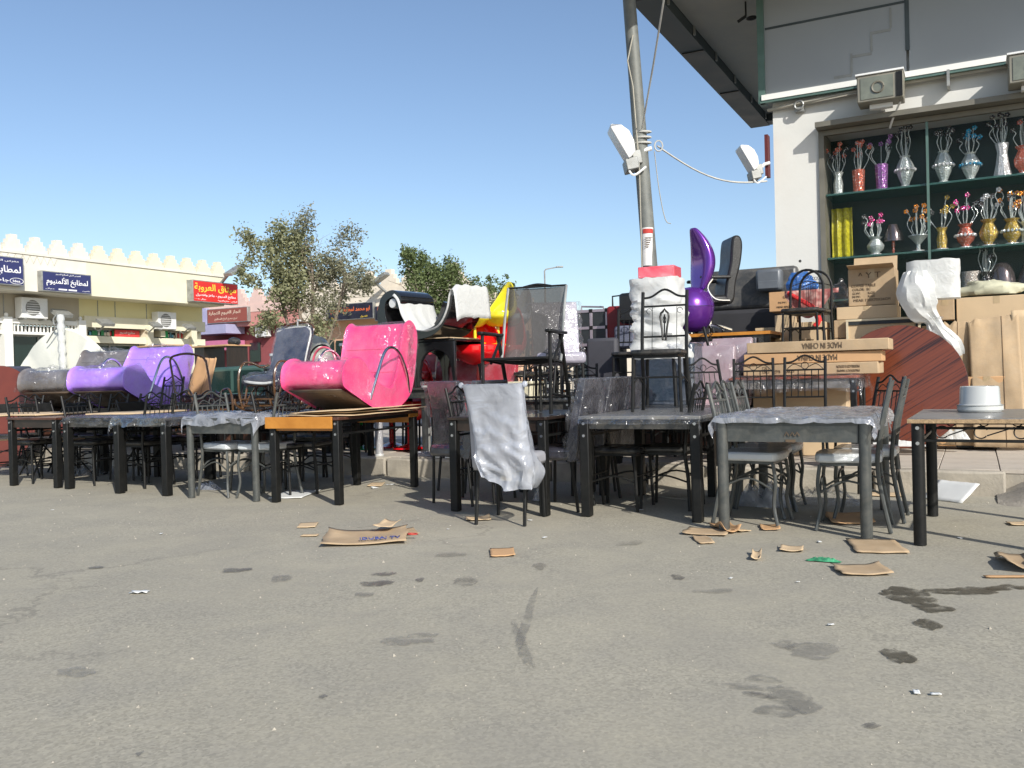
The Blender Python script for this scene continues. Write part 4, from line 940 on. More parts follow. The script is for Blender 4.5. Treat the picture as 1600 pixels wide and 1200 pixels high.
def parsons(label, loc, rz, m, group='upholstered chairs in polythene', lm=black_metal, top=1.0, bag=None, legs=True):
    o = thing('upholstered_chair', label, 'chair', loc, rz, group)
    mb = MB(); mb.box(-.21, .21, -.22, .2, .40, .5); mb.build('seat', m, o, bevel=.03)
    mb = MB(); pr = sp2([(.15, .42), (.24, .42), (.27, .7), (.33, top-.02), (.31, top), (.27, top-.01), (.2, .7)], 3)
    mb.prism(pr, -.205, .205, 'yz'); mb.build('backrest', m, o, bevel=.012)
    for s_ in (-1, 1):
        for y, yy in ((-.19, -.2), (.19, .24)):
            mb = MB(); mb.tube([(s_*.18, y, .40), (s_*.185, yy, .004)], .013, 8); mb.build('leg', lm, o)
    if 'polythene' in m.name: cover(o, top, len(label))
    return o
film_wrap = film('tight clear polythene', (.8, .8, .84), .0, .10, 5, .17, .12, .6, .08)
# lounger: S-shaped rocking lounge, foot towards -y
def lounger(label, loc, rz, m, under, w_=.68, L=1.18, back=.78, lean=0, group='rocking loungers wrapped in clear polythene', arch=True):
    o = thing('rocking_lounger', label, 'lounger', loc, rz, group); h = L/2
    P = [(-h+.0, .25), (-h+.02, .38), (-h+.12, .44), (-h+.26, .42), (-h+.40, .28), (-h+.56, .19), (-h+.74, .18), (-h+.86, .40), (-h+.95+lean, back-.1), (-h+1.0+lean, back-.02), (-h+1.07+lean, back), (-h+1.14+lean, back-.05), (-h+1.16+lean, back-.16),
         (-h+1.12+lean*.6, .42), (-h+1.04, .16), (-h+.86, .035), (-h+.66, .0), (-h+.46, .03), (-h+.24, .12), (-h+.06, .2)]
    area = sum(P[k-1][0]*P[k][1]-P[k][0]*P[k-1][1] for k in range(len(P))); sgn = 1 if area > 0 else -1
    cr_ = sp2(P, 4); nx_ = 14; mb = MB(); m_ = len(cr_); ce = Vector((sum(a for a, b in cr_)/m_, sum(b for a, b in cr_)/m_))
    vs = []
    for i in range(nx_+1):
        t = i/nx_; x = (t-.5)*w_; e = min(t, 1-t)*w_; ins = .028*max(0, 1-e/.035)**2 if e < .035 else 0
        for k, (a, b) in enumerate(cr_):
            pn, nn_ = cr_[k-1], cr_[(k+1) % m_]; tx, ty = nn_[0]-pn[0], nn_[1]-pn[1]; l_ = math.hypot(tx, ty) or 1
            nz_ = NZ.noise(Vector((x*5, a*5, b*5)))*.007
            vs.append((x, a-ty/l_*(ins+nz_)*-1*-1*1 if False else a-(ty/l_)*ins+(0), b+(tx/l_)*ins+nz_))
    fs = [(i*m_+k, i*m_+(k+1) % m_, (i+1)*m_+(k+1) % m_, (i+1)*m_+k) for i in range(nx_) for k in range(m_)]+[tuple(range(m_)), tuple(nx_*m_+k for k in range(m_-1, -1, -1))]
    mb.add(vs, fs); mb.build('upholstery', m, o, smooth=.9)
    for s_ in (-1, 1):
        mb = MB(); mb.tube([(s_*(w_/2-.018), a-0, b) for a, b in cr_], .0075, 6, True); mb.build('piping', m, o)
    mb = MB(); mb.tube([(-w_/2+.02, -h+.64, .182), (0, -h+.65, .180), (w_/2-.02, -h+.64, .182)], .007, 6); mb.build('seam', m, o)
    for zz_ in (.36, .55): mb = MB(); q_ = min(cr_, key=lambda p: abs(p[1]-zz_)+(5 if not (-h+.7 < p[0] < -h+1.0) else 0)); mb.tube([(-w_/2+.03, q_[0]-.002, q_[1]), (w_/2-.03, q_[0]-.002, q_[1])], .005, 6); mb.build('seam', m, o)
    sh = MB(); vs = []; NX = 40; cr2 = sp2(P, 9); m3 = len(cr2)
    for i in range(NX+1):
        x = (i/NX-.5)*(w_+.03); e = min(i, NX-i)/NX
        for k, (a, b) in enumerate(cr2):
            pn, nn_ = cr2[k-1], cr2[(k+1) % m3]; tx, ty = nn_[0]-pn[0], nn_[1]-pn[1]; l_ = math.hypot(tx, ty) or 1
            cl = max(0, NZ.noise(Vector((x*3+w_*9, a*3, b*3)))+.15); d_ = .009+.11*cl*abs(NZ.noise(Vector((x*9, a*9+3, b*9))))+.07*cl*abs(NZ.noise(Vector((x*21, a*21, b*21))))
            vs.append((x+.01*NZ.noise(Vector((a*12, b*12, i))), a+ty/l_*d_*sgn, b-tx/l_*d_*sgn))
    sh.add(vs, [(i*m3+k, i*m3+(k+1) % m3, (i+1)*m3+(k+1) % m3, (i+1)*m3+k) for i in range(NX) for k in range(m3)]+[tuple(range(m3)), tuple(NX*m3+k for k in range(m3-1, -1, -1))]); sh.build('polythene_wrap', film_wrap, o, smooth=.5)
    mb = MB(); bc = [(a, b-.012) for a, b in sp2([(-h+.03, .2), (-h+.24, .12), (-h+.46, .03), (-h+.66, 0), (-h+.86, .03)], 3, False)]
    mb.grid(1, len(bc)-1, lambda a, b: (-w_/2+.05+a*(w_-.1), bc[round(b*(len(bc)-1))][0]-.012, bc[round(b*(len(bc)-1))][1]-.004)); mb.build('base_board', under, o, solid=.012)
    if arch:
        for s_ in (-1, 1):
            mb = MB(); X = s_*(w_/2+.02); mb.tube(spline([(X-s_*.03, -h+.38, .08), (X, -h+.46, .3), (X, -h+.58, .5), (X, -h+.7, .56), (X, -h+.84, .5), (X, -h+.95, .32), (X-s_*.03, -h+1.03, .13)], 6), .014, 10); mb.build('armrest', chrome, o)
    mb = MB(); mb.grid(10, 8, lambda a, b: (-w_/2-.03-.07*b+.02*NZ.noise(Vector((a*6, b*4, w_))), -h+.02+.16*a, .42-.22*b+.03*NZ.noise(Vector((a*5, b*5, 1)))*1)); mb.build('polythene_flap', film_clear, o)
    mb = MB(); mb.grid(4, 10, lambda a, b: (w_/2+.006+.03*a+.02*NZ.noise(Vector((b*9, a, 2))), h-.16+lean+.05*NZ.noise(Vector((a*3, b*7, 5)))+.06*a, back-.02-.5*b)); mb.build('polythene_flap', film_clear, o)
    return o
def drape(label, loc, rz, w_, l, over, seed, m, name='polythene_sheet', wr=.02, cat='plastic sheet', front=None, nu=46, nv=46, group=None):
    """sheet lying on a table top and hanging over the edges"""
    mb = MB(); fo = over if front is None else front
    def fn(a, b):
        x = (a-.5)*(w_+2*over); y = -l/2-fo+b*(l+over+fo)
        k = NZ.noise(Vector((x*3+seed, y*3, 0)))*over*.8
        dx = max(0, abs(x)-w_/2); dy = max(0, -l/2-y, y-l/2); n1_ = NZ.noise(Vector((x*6+seed, y*6, 1))); n2_ = abs(NZ.noise(Vector((x*4, y*4+seed, 2)))); n3_ = abs(NZ.noise(Vector((x*11, y*11+seed, 2))))
        zz = wr*(.4+n1_*.5-n2_*1.4+.3-n3_*.6)+wr*.2
        hang = dx+dy
        px_ = max(-w_/2-.012-.03*abs(n1_), min(w_/2+.012+.03*abs(n1_), x)) if hang > 0 else x
        py_ = max(-l/2-.012-.04*abs(n2_)*2, min(l/2+.012+.03*n2_, y)) if hang > 0 else y
        if hang > 0:
            zz -= hang*(1+.35*NZ.noise(Vector((x*2.2+seed, y*2.2, 7)))); px_ += .035*NZ.noise(Vector((x*9, y*9, seed)))*min(1, hang*12); py_ += .035*NZ.noise(Vector((x*9+5, y*9, seed)))*min(1, hang*12)
        else: zz = max(zz, .0025)
        return (px_, py_, zz+.003)
    mb.grid(nu, nv, fn); o = mb.build(name, m, loc=loc, smooth=.5); o.rotation_euler = (0, 0, rz); return tag(o, label, cat, group)
def carton(label, loc, rz, sx, sy, sz, m=cardboard, texts=(), open_=False, group='cardboard cartons stacked outside the shop', rx=0, name='carton', tape=True):
    o = thing(name, label, 'box', loc, rz, group); o.rotation_euler = (rx, 0, rz)
    mb = MB(); mb.box(-sx/2, sx/2, -sy/2, sy/2, 0, sz)
    bmx = mb.build('carton_body', m, o, bevel=.006)
    if tape and sz > .12:
        mb = MB(); mb.box(-.03, .03, -sy/2-.002, -sy/2-.0005, sz*.72, sz*.995); mb.build('tape', mm('tape', (.45, .34, .2), .3) if 'tape' not in M_ else M_['tape'], o, smooth=0)
    mb = MB(); mb.box(-sx/2+.002, sx/2-.002, -sy/2-.0015, -sy/2-.0003, sz*.5-.0015, sz*.5+.0015) if False else None
    if open_:
        for s_ in (-1, 1):
            mb = MB(Matrix.Translation((0, s_*sy/2, sz)) @ Matrix.Rotation(-s_*.9*(.5 if s_ > 0 else 1.6), 4, 'X')); mb.box(-sx/2+.01, sx/2-.01, -.002, .002, 0, sy*.45); mb.build('flap', m, o, smooth=0)
    for (body, cx, cz, w2, h2, fl) in texts: text('lettering', body, ink, o, cx, cz, w2, h2, y=-sy/2-.002, flip=fl)
    return o
def scrap(label, px, py, w_, l, rot, seed, m=cardboard, curl=.03, name='cardboard_scrap', th=.004, cat='cardboard', z=.006, tilt=0, print_=None):
    """torn flat piece lying on the ground, with a fold"""
    c = G(px, py); rv = random.Random(seed); mb = MB(); nx_, ny_ = 10, 8; w_ = w_*c.y/F; l = l*c.y*c.y/(F*H)
    def fn(a, b):
        x = (a-.5)*w_*(1+.12*NZ.noise(Vector((b*3, seed, 0)))); y = (b-.5)*l*(1+.12*NZ.noise(Vector((a*3, seed, 4)))); 
        return (x, y, curl*.45*(.4+NZ.noise(Vector((a*1.7+seed, b*1.7, 1))))*(abs(a-.5)*2)**2.5+abs(curl)*.1*(b-.5)**2*3+.002)
    mb.grid(nx_, ny_, fn); o = mb.build(name, m, loc=(c.x, c.y, z), smooth=.4, solid=th); o.rotation_euler = (tilt, 0, rot)
    tag(o, label, cat, 'torn cardboard pieces on the asphalt' if cat == 'cardboard' else None); return o
def at(px, n, z=0, rz=0): p = put(px, n, z); return p

# ================================================================ FRONT ROW OF TABLES
def tab(pl, w_, l, **k):
    a = G(*pl); dyaw = k.pop('dy', 0); yw = YAW+dyaw; ux = Vector((math.cos(yw), math.sin(yw), 0)); uy = Vector((-ux.y, ux.x, 0))
    return a+ux*(w_/2)+uy*(l/2), yw, ux, uy
TT = {}
for key, pl, w_, l, dy, kw in (
    ('T1', (22, 759), .74, 1.15, 0, dict(label='dark brown table with square black legs, leftmost of the front row', tm=walnut, apron=dark_wood)),
    ('T2', (109, 764), .80, 1.15, 0, dict(label='black topped table between the leftmost table and the polythene wrapped one', tm=blacktop, ah=.075, lr=.037)),
    ('T3', (188, 771), .66, 1.2, .0, dict(label='black table under clear polythene with gathered corner, below the purple lounger', tm=blacktop, ah=.06, lr=.036)),
    ('T4', (300, 778), .80, 1.2, 0, dict(label='grey table on round legs carrying the rattan rocking chair', lm=grey_metal, leg='rd', tm=grey_metal, apron=grey_metal, ah=.12, lr=.032, rail=False, bolts=False)),
    ('T5', (432, 785), .67, 1.25, .05, dict(label='orange fronted wooden table on black square legs carrying the pink lounger', tm=walnut, apron=orange_wood, ah=.09, lr=.031)),
    ('T6', (713, 799), .78, 1.2, 0, dict(label='dark wood table with black legs carrying the grey mesh armchair', tm=dark_wood, apron=dark_wood, lr=.033)),
    ('T7', (918, 807), .84, 1.2, 0, dict(label='dusty black table carrying the iron chair with lyre back', tm=greytop, apron=blacktop, ah=.07, lr=.036)),
    ('T8', (1132, 830), .88, 1.25, 0, dict(label='grey table on thick round legs under crinkled polythene', lm=grey_metal, leg='rd', tm=grey_metal, apron=grey_metal, ah=.13, lr=.036, rail=False, bolts=False)),
    ('T9', (1438, 852), .66, 1.15, -.02, dict(label='grey topped table with chipped edge and iron scrollwork at the right edge', tm=greytop, edge=chip, apron=black_metal, ah=.01, lr=.036, leg='rd', lm=black_metal, scroll=True, ov=.05))):
    c, yw, ux, uy = tab(pl, w_, l, dy=dy); kw = dict(kw); lb = kw.pop('label')
    TT[key] = (c, yw, w_, l, ux, uy, table(lb, c, yw, w_, l, **kw))
def on(key, x, y, z=.752): c, yw, w_, l, ux, uy, o = TT[key]; return c+ux*x+uy*y+Vector((0, 0, z))
# orange front board standing proud of T5
c, yw, w_, l, ux, uy, o = TT['T5']; mb = MB(); mb.box(-w_/2-.06, w_/2-.02, -l/2-.055, -l/2-.036, .655, .757); mb.build('front_board', orange_wood, o, bevel=.003)
mb = MB(); mb.box(w_/2+.02, w_/2+.035, l/2-.12, l/2+.05, .69, .752); mb.build('front_board', orange_wood, o, bevel=.003)
mb = MB(); c8, yw8, w8, l8, ux8, uy8, o8 = TT['T8']
for i, (a, b) in enumerate([(-.035, .012), (.0, .03), (.03, .012)]): mb.tube([(a, -l8/2-.02, .635), (a+.012, -l8/2-.02, .66), (a+.026, -l8/2-.02, .635)], .0035, 4)
mb.box(-.03, .03, -l8/2-.02, -l8/2-.013, .595, .612); mb.build('apron_mark', ink, o8, smooth=0)
# sheets on tables
drape('crinkled milky polythene over the grey table at the right', on('T8', 0, 0, .75), yw8, .96, 1.33, .1, 3, film_milky, wr=.022, front=.05)
drape('ragged milky polythene on the grey table under the rattan rocker', on('T4', 0, -.1, .75), TT['T4'][1], .9, 1.05, .09, 8, film_milky, wr=.035, front=.08)
drape('clear polythene with gathered corner over the black table below the purple lounger', on('T3', 0, 0, .75), TT['T3'][1], .74, 1.28, .09, 12, film_clear, wr=.02, front=.08)
drape('clear polythene over the black table second from the left', on('T2', .0, 0, .75), TT['T2'][1], .86, 1.2, .07, 15, film_clear, wr=.018, front=.07)
drape('clear polythene hanging from the edges of the table under the lyre back chair', on('T7', 0, 0, .75), TT['T7'][1], .9, 1.26, .05, 18, film_clear, wr=.006, front=.06)
# ---- chairs round the grey table (right)
ch_g = iron_chair('grey iron chair with white wrapped seat under the left side of the right grey table', on('T8', -.32, -.22, 0), yw8+PI/2-.05, grey_metal, white_wrap, curved=True)
dup(ch_g, 'grey iron chair with white wrapped seat under the right side of the right grey table', on('T8', .3, -.22, 0), yw8-PI/2+.05)
dup(ch_g, 'second grey iron chair in line along the left side of the right grey table', on('T8', -.36, .16, 0), yw8+PI/2)
dup(ch_g, 'second grey iron chair behind on the right side of the right grey table', on('T8', .36, .22, 0), yw8-PI/2)
dup(ch_g, 'third grey iron chair in line behind the left side of the right grey table', on('T8', -.34, .52, 0), yw8+PI/2)
# ---- chairs at the left grey table
dup(ch_g, 'grey iron chair with white wrapped seat under the left side of the left grey table', on('T4', -.2, -.3, 0), TT['T4'][1]+PI/2-.1)
dup(ch_g, 'grey iron chair with white wrapped seat under the right side of the left grey table', on('T4', .24, -.28, 0), TT['T4'][1]-PI/2+.1)
# ---- black iron chairs
ch_b = iron_chair('black iron chair behind the wrapped table, its back left of the paired backs', at(211, -1.0), YAW)
dup(ch_b, 'black iron chair behind the wrapped table, its back right of the paired backs', at(262, -1.02), YAW)
dup(ch_b, 'black iron chair behind the left grey table with a round motif in its back', at(304, -.85), YAW+.1)
for px, n, r_, lb in ((28, -.75, 0, 'black iron chair behind the leftmost brown table'), (118, -.7, .1, 'black iron chair behind the second table, below the taupe lounger'), (160, -.75, -.1, 'black iron chair half hidden between second and third tables'),
                      (470, -.55, 0, 'black iron chair behind the orange table, left one'), (512, -.5, .1, 'black iron chair behind the orange table, spindles showing under it'),
                      (60, -1.55, PI/2, 'black iron chair under the leftmost table facing right'), (150, -1.5, PI/2+.1, 'black iron chair under the second table facing right'), (228, -1.5, -PI/2, 'black iron chair under the polythene wrapped table facing left'), (480, -1.35, -PI/2+.2, 'black iron chair under the orange table facing left'),
                      (452, -1.5, PI/2, 'dark iron chair under the front of the orange table facing right')):
    dup(ch_b, lb, at(px, n), YAW+r_)
for px, n, r_, lb in ((975, -1.45, PI/2, 'black upholstered iron chair under the left side of the lyre chair table'), (1048, -1.3, -PI/2, 'black iron chair under the right side of the lyre chair table'), (760, -1.4, PI/2, 'black iron chair under the left side of the mesh armchair table')):
    dup(ch_b, lb, at(px, n), YAW+r_)
ch_p = dup(ch_b, 'black iron chair standing on the pavement behind the right grey table', at(1256, .28, KH), YAW+.05, group='chairs standing on the pavement')
dup(ch_b, 'black iron chair on the pavement half hidden behind the right grey table', at(1128, .15, KH), YAW+.9, group='chairs standing on the pavement')
dup(ch_b, 'black iron chair on the pavement right of the wrapped red topped table', at(1352, .1, 0), YAW-.9, group='chairs standing on the pavement')
lyre = iron_chair('black iron chair with lyre back standing on the dusty black table', on('T7', -.04, .05), TT['T7'][1]+.12, style='lyre', group='chairs stood on top of tables')
# folding chairs far left
def folding(label, loc, rz):
    o = thing('folding_chair', label, 'chair', loc, rz, 'crossed leg folding chairs at far left')
    mb = MB(); mb.box(-.2, .2, -.2, .18, .44, .46); mb.build('seat', cardboard2, o, bevel=.006)
    for s_ in (-1, 1):
        mb = MB(); mb.tube([(s_*.19, -.28, .004), (s_*.19, .2, .9)], .011, 6); mb.build('leg', black_metal, o)
        mb = MB(); mb.tube([(s_*.17, .28, .004), (s_*.17, -.18, .45)], .011, 6); mb.build('leg', black_metal, o)
    mb = MB(); mb.box(-.19, .19, .17, .19, .72, .88); mb.build('backrest', black_metal, o, bevel=.005)
    for x_, y_ in ((.19, -.2), (.17, .2)): mb = MB(); mb.tube([(-x_, y_, .15), (x_, y_, .15)], .008, 6); mb.build('stretcher', black_metal, o)
    return o
fc = folding('folding chair with tan seat, leftmost under the first table', at(8, -1.2), YAW+1.2)
dup(fc, 'folding chair with tan seat just behind the leftmost table leg', at(70, -1.0), YAW+1.4); dup(fc, 'folding chair with tan seat under the second table', at(100, -1.15), YAW-1.3)
dup(fc, 'folding chair with tan seat under the wrapped black table', at(225, -1.0), YAW+1.5)

# ---- covered chair in front of the mesh armchair table
cc = parsons('upholstered chair standing backwards before the mesh armchair table, hidden by a bag', at(800, -2.28), YAW+PI+.12, mm('grey upholstery', (.3, .3, .32), .7), top=.99)
def bag(label, loc, rz, m=None):
    mb = MB(); n_ = 64; m2 = 48; vs = []
    for j in range(m2+1):
        t = j/m2; z = 1.0-.68*t
        for i in range(n_):
            a = 2*PI*i/n_; ca, sa = math.cos(a), math.sin(a); sq = (abs(ca)**6+abs(sa)**6)**(-1/6.)
            hw = .222+.006*t; hd = .05+.2*max(0, t-.25)**1.2*(1 if sa > 0 else .25)
            if t > .8: hw *= 1-(t-.8)**1.5*2.6; hd *= 1-(t-.8)*.8
            y0 = .315-.11*t; x = sq*ca*hw*(1-.1*math.sin(PI*t))-.07*t; y = y0-sq*sa*hd; kk = .004+.10*max(0, t-.2)**1.0
            q = Vector((ca*1.6+x*3, sa*1.3, t*3.2+x*2.5)); r1 = 1-abs(NZ.noise(q))*3; r2 = 1-abs(NZ.noise(Vector((x*7+t*4, sa, t*6))))*3
            x += kk*.7*NZ.noise(Vector((ca*2, sa*2, t*4))); y -= (1 if sa > 0 else -1)*kk*(max(0, r1)*.6+max(0, r2)*.35)
            vs.append((x, y, z+(-.07*(1-abs(ca))*t**3+.06*ca*t+.02*NZ.noise(Vector((ca*2, sa*2, 3))))*t+(.010*NZ.noise(Vector((ca*4, sa*4, 0))) if j < 2 else 0)))
    mb.add(vs, [(j*n_+i, j*n_+(i+1) % n_, (j+1)*n_+(i+1) % n_, (j+1)*n_+i) for j in range(m2) for i in range(n_)]+[tuple(range(n_))])
    for s_ in (-1, 1): mb.ball((s_*.24, .315, .995), .022, .012, .022, 7, 5)
    o = mb.build('plastic_bag', m or film_milky, loc=loc, smooth=1.2); o.rotation_euler = (0, 0, rz); return tag(o, label, 'plastic bag')
bag_m = film('milky bag polythene', (.74, .78, .86), .38, .68, 2.2, .16, .5, .6, .06)
bag('large milky plastic bag over the chair back at the mesh armchair table', cc.location+Vector((0, 0, .01)), YAW+PI+.12, bag_m)

# ---- grey upholstered chairs in polythene between the tables
gw = wrapped('grey leatherette in polythene', (.022, .022, .032), 1.0, 9, .12); gw2 = wrapped('slate fabric in polythene', (.06, .07, .1), 1, 9, .3); pk = wrapped('mauve fabric in polythene', (.42, .3, .33), 1.3, 8, .7)
pc = parsons('grey upholstered chair in crinkled polythene between the mesh armchair and lyre chair tables', at(872, -1.62), YAW-PI/2+.05, gw, top=1.02)
dup(pc, 'second grey upholstered chair in polythene just behind, left of the lyre chair table', at(915, -1.15), YAW-PI/2+.0)
dup(pc, 'grey upholstered chair in polythene behind the left end of the mesh armchair table', at(735, -.8), YAW+PI-.3)
dup(pc, 'grey upholstered chair under the mesh armchair table with its seat showing', at(728, -1.55), YAW-PI/2-.2)
dup(pc, 'grey upholstered chair in polythene behind the lyre back chair', at(944, -.35), YAW-PI/2-.2)
wc = parsons('mauve grey chair in clear polythene standing behind the mesh armchair', on('T6', .10, .36), YAW+PI-2.6, wrapped('pale mauve cover in polythene', (.34, .32, .38), 1.3, 8, .7), top=.95, group='chairs stood on top of tables')
# ================================================================ LOUNGERS
pink_w = wrapped('hot pink upholstery in polythene', (.95, .06, .24), 1.0, 9, .3); purp_w = wrapped('lilac upholstery in polythene', (.42, .21, .86), 1.0, 9, .22); taupe_w = wrapped('taupe upholstery in polythene', (.12, .10, .09), 1.3, 8, .5)
ply = wood('dark plywood base', (.05, .032, .02), (.12, .08, .05), .6)
c = on('T5', .02, .08, .80)
lounger('hot pink rocking lounger wrapped in polythene on the orange fronted table', c, YAW+.02, pink_w, ply, .68, 1.16, .80, .0)
mb = MB()
for i, (w2, l2, dx, dy, r_) in enumerate(((.78, 1.2, .02, .05, .03), (.74, 1.1, .03, .1, -.05), (.7, 1.15, .06, .05, .08))):
    M = Matrix.Rotation(r_, 4, 'Z') @ Matrix.Translation((dx, dy, i*.012)); mb.M = M
    mb.grid(8, 8, lambda a, b: ((a-.5)*w2, (b-.5)*l2, .004+.01*NZ.noise(Vector((a*3, b*3, i)))*1+.012*i*a))
o = mb.build('cardboard_sheet', cardboard2, loc=on('T5', .03, .02, .757), solid=.006, smooth=.5); o.rotation_euler = (0, 0, YAW); tag(o, 'flattened cardboard layers between the pink lounger and the orange table', 'cardboard')
lp = lounger('lilac rocking lounger wrapped in polythene, between the taupe lounger and rattan rocker', at(210, .3, .79), YAW+.2, purp_w, ply, .74, 1.2, .69, .04); lp.scale = (1.17,)*3
lt = lounger('taupe rocking lounger wrapped in polythene, leftmost and half hidden by the lilac one', at(132, .35, .79), YAW+.2, taupe_w, ply, .74, 1.2, .68, .02, arch=False); lt.scale = (1.17,)*3
table('long dark table on the pavement carrying the taupe and lilac loungers', at(172, .55, KH), YAW, 2.1, .75, .575, tm=dark_wood, lr=.03, bolts=False, group='tables standing on the pavement')
for q in range(3): carton(['flat cardboard sheet under the taupe lounger', 'flat cardboard sheet on the leftmost table', 'flat cardboard sheet under the lilac lounger'][q], at([75, 12, 215][q], [-1.3, -1.5, -1.2][q], .757+.001*q), YAW+.1*q, .7, .8, .018, cardboard2, group='flat cardboard sheets on the tables', name='cardboard_sheet', tape=False)

# ================================================================ RATTAN ROCKER
rat = mm('varnished brown rattan', (.085, .04, .014), .25, 0, .35, 14, .1, 60, coat=.5); navyc = wrapped('navy cushion in polythene', (.018, .02, .045), 1.3, 9, .3)
def rattan(label, loc, rz, cushion=True, sc=1, group='rattan rocking chairs'):
    o = thing('rocking_chair', label, 'chair', loc, rz, group, sc)
    for s_ in (-1, 1):
        X = s_*.27
        mb = MB(); mb.tube(spline([(X, -.42, .17), (X, -.40, .10), (X, -.25, .035), (X, 0, .016), (X, .3, .05), (X, .52, .16), (X, .56, .22), (X, .5, .22), (X, .3, .13)], 5), .016, 8); mb.build('rocker', rat, o)
        mb = MB(); mb.tube(spline([(X, -.28, .04), (X, -.34, .25), (X, -.33, .48), (X, -.24, .60), (X, -.1, .6), (X, .08, .55), (X, .2, .58)], 5), .015, 8); mb.build('armrest', rat, o)
        mb = MB(); mb.tube(spline([(X, .1, .04), (X, -.02, .12), (X, -.04, .26), (X, .06, .34), (X, .16, .26), (X, .16, .12), (X, .08, .04)], 5, True), .014, 8, True); mb.build('scroll', rat, o)
        mb = MB(); mb.tube(spline([(X*.93, -.2, .34), (X*.93, .12, .32), (X*.93, .26, .42), (X*.93, .36, .75), (X*.93, .46, 1.02)], 5), .015, 8).tube([(X*.95, -.28, .06), (X*.95, -.2, .34)], .013, 6).tube([(X*.95, .3, .06), (X*.95, .22, .4)], .013, 6); mb.build('side_frame', rat, o)
        mb = MB(); mb.tube(spline([(X, -.25, .06), (X, -.15, .2), (X, -.05, .3)], 4), .011, 6); mb.build('brace', rat, o)
    mb = MB(); mb.tube(spline([(-.25, .46, 1.0), (-.2, .49, 1.07), (0, .5, 1.11), (.2, .49, 1.07), (.25, .46, 1.0)], 5), .016, 8); mb.build('top_rail', rat, o)
    for (y, z) in ((-.28, .08), (-.22, .33), (.3, .09), (-.3, .16)): mb = MB(); mb.tube([(-.27, y, z), (.27, y, z)], .014, 8); mb.build('cross_bar', rat, o)
    if cushion:
        pr = sp2([(-.26, .36), (-.24, .44), (-.05, .45), (.14, .43), (.2, .52), (.3, .8), (.38, 1.02), (.44, 1.03), (.44, .95), (.36, .7), (.27, .44), (.18, .34), (0, .33), (-.2, .32)], 4); m_ = len(pr); mb = MB(); n_ = 16; vs = []
        ca, cb = sum(a for a, b in pr)/m_, sum(b for a, b in pr)/m_
        for i in range(n_+1):
            x = (i/n_-.5)*.53; e = 1-abs(i/n_-.5)*2; sh = 1 if e > .2 else .82+.9*e
            for k, (a, b) in enumerate(pr):
                a2, b2 = a, b
                if e < .2:
                    q = pr[(k+m_//2) % m_]; mid_ = min(pr, key=lambda z: 0) if False else None
                vs.append((x, a2+.012*NZ.noise(Vector((x*9, a*9, b*9))), b2+.02*NZ.noise(Vector((x*8, a*8, b*8+3)))-.02*(1-min(1, e*4))))
        fs = [(i*m_+k, i*m_+(k+1) % m_, (i+1)*m_+(k+1) % m_, (i+1)*m_+k) for i in range(n_) for k in range(m_)]+[tuple(range(m_)), tuple(n_*m_+k for k in range(m_-1, -1, -1))]
        mb.add(vs, fs); cu = mb.build('cushion', navyc, o, smooth=.9, bevel=.02)
        cw = MB(); cw.add([((p[0])*1.03, p[1]+(-.02 if p[1] < .1 else -.008)-.03*max(0, NZ.noise(Vector((p[0]*9, p[1]*9, p[2]*9)))), p[2]+.014+.05*abs(NZ.noise(Vector((p[0]*10+4, p[1]*12, p[2]*12))))) for p in vs], fs); cw.build('polythene_wrap', film_wrap, cu, smooth=.4)
        mb = MB(); mb.tube(spline([(-.26, -.25, .38), (-.1, -.29, .36), (.1, -.28, .35), (.26, -.24, .38)], 4), .016, 6).tube(spline([(-.26, .38, 1.0), (0, .41, 1.05), (.26, .38, 1.0), (.265, .28, .7), (.262, .2, .45)], 4), .011, 6)
        mb.tube([(0, .46, 1.06), (.02, .44, 1.14), (.08, .42, 1.13)], .012, 5); mb.build('polythene_edge', film_white, cu)
    return o
rattan('brown rattan rocking chair with navy cushion in polythene on the left grey table', on('T4', .04, .08, .775), YAW+.04, sc=.80)
rattan('brown rattan rocker without cushion, low behind the lilac lounger and navy cushioned rocker', at(318, -.2, .45), YAW+1.2, False, .9)

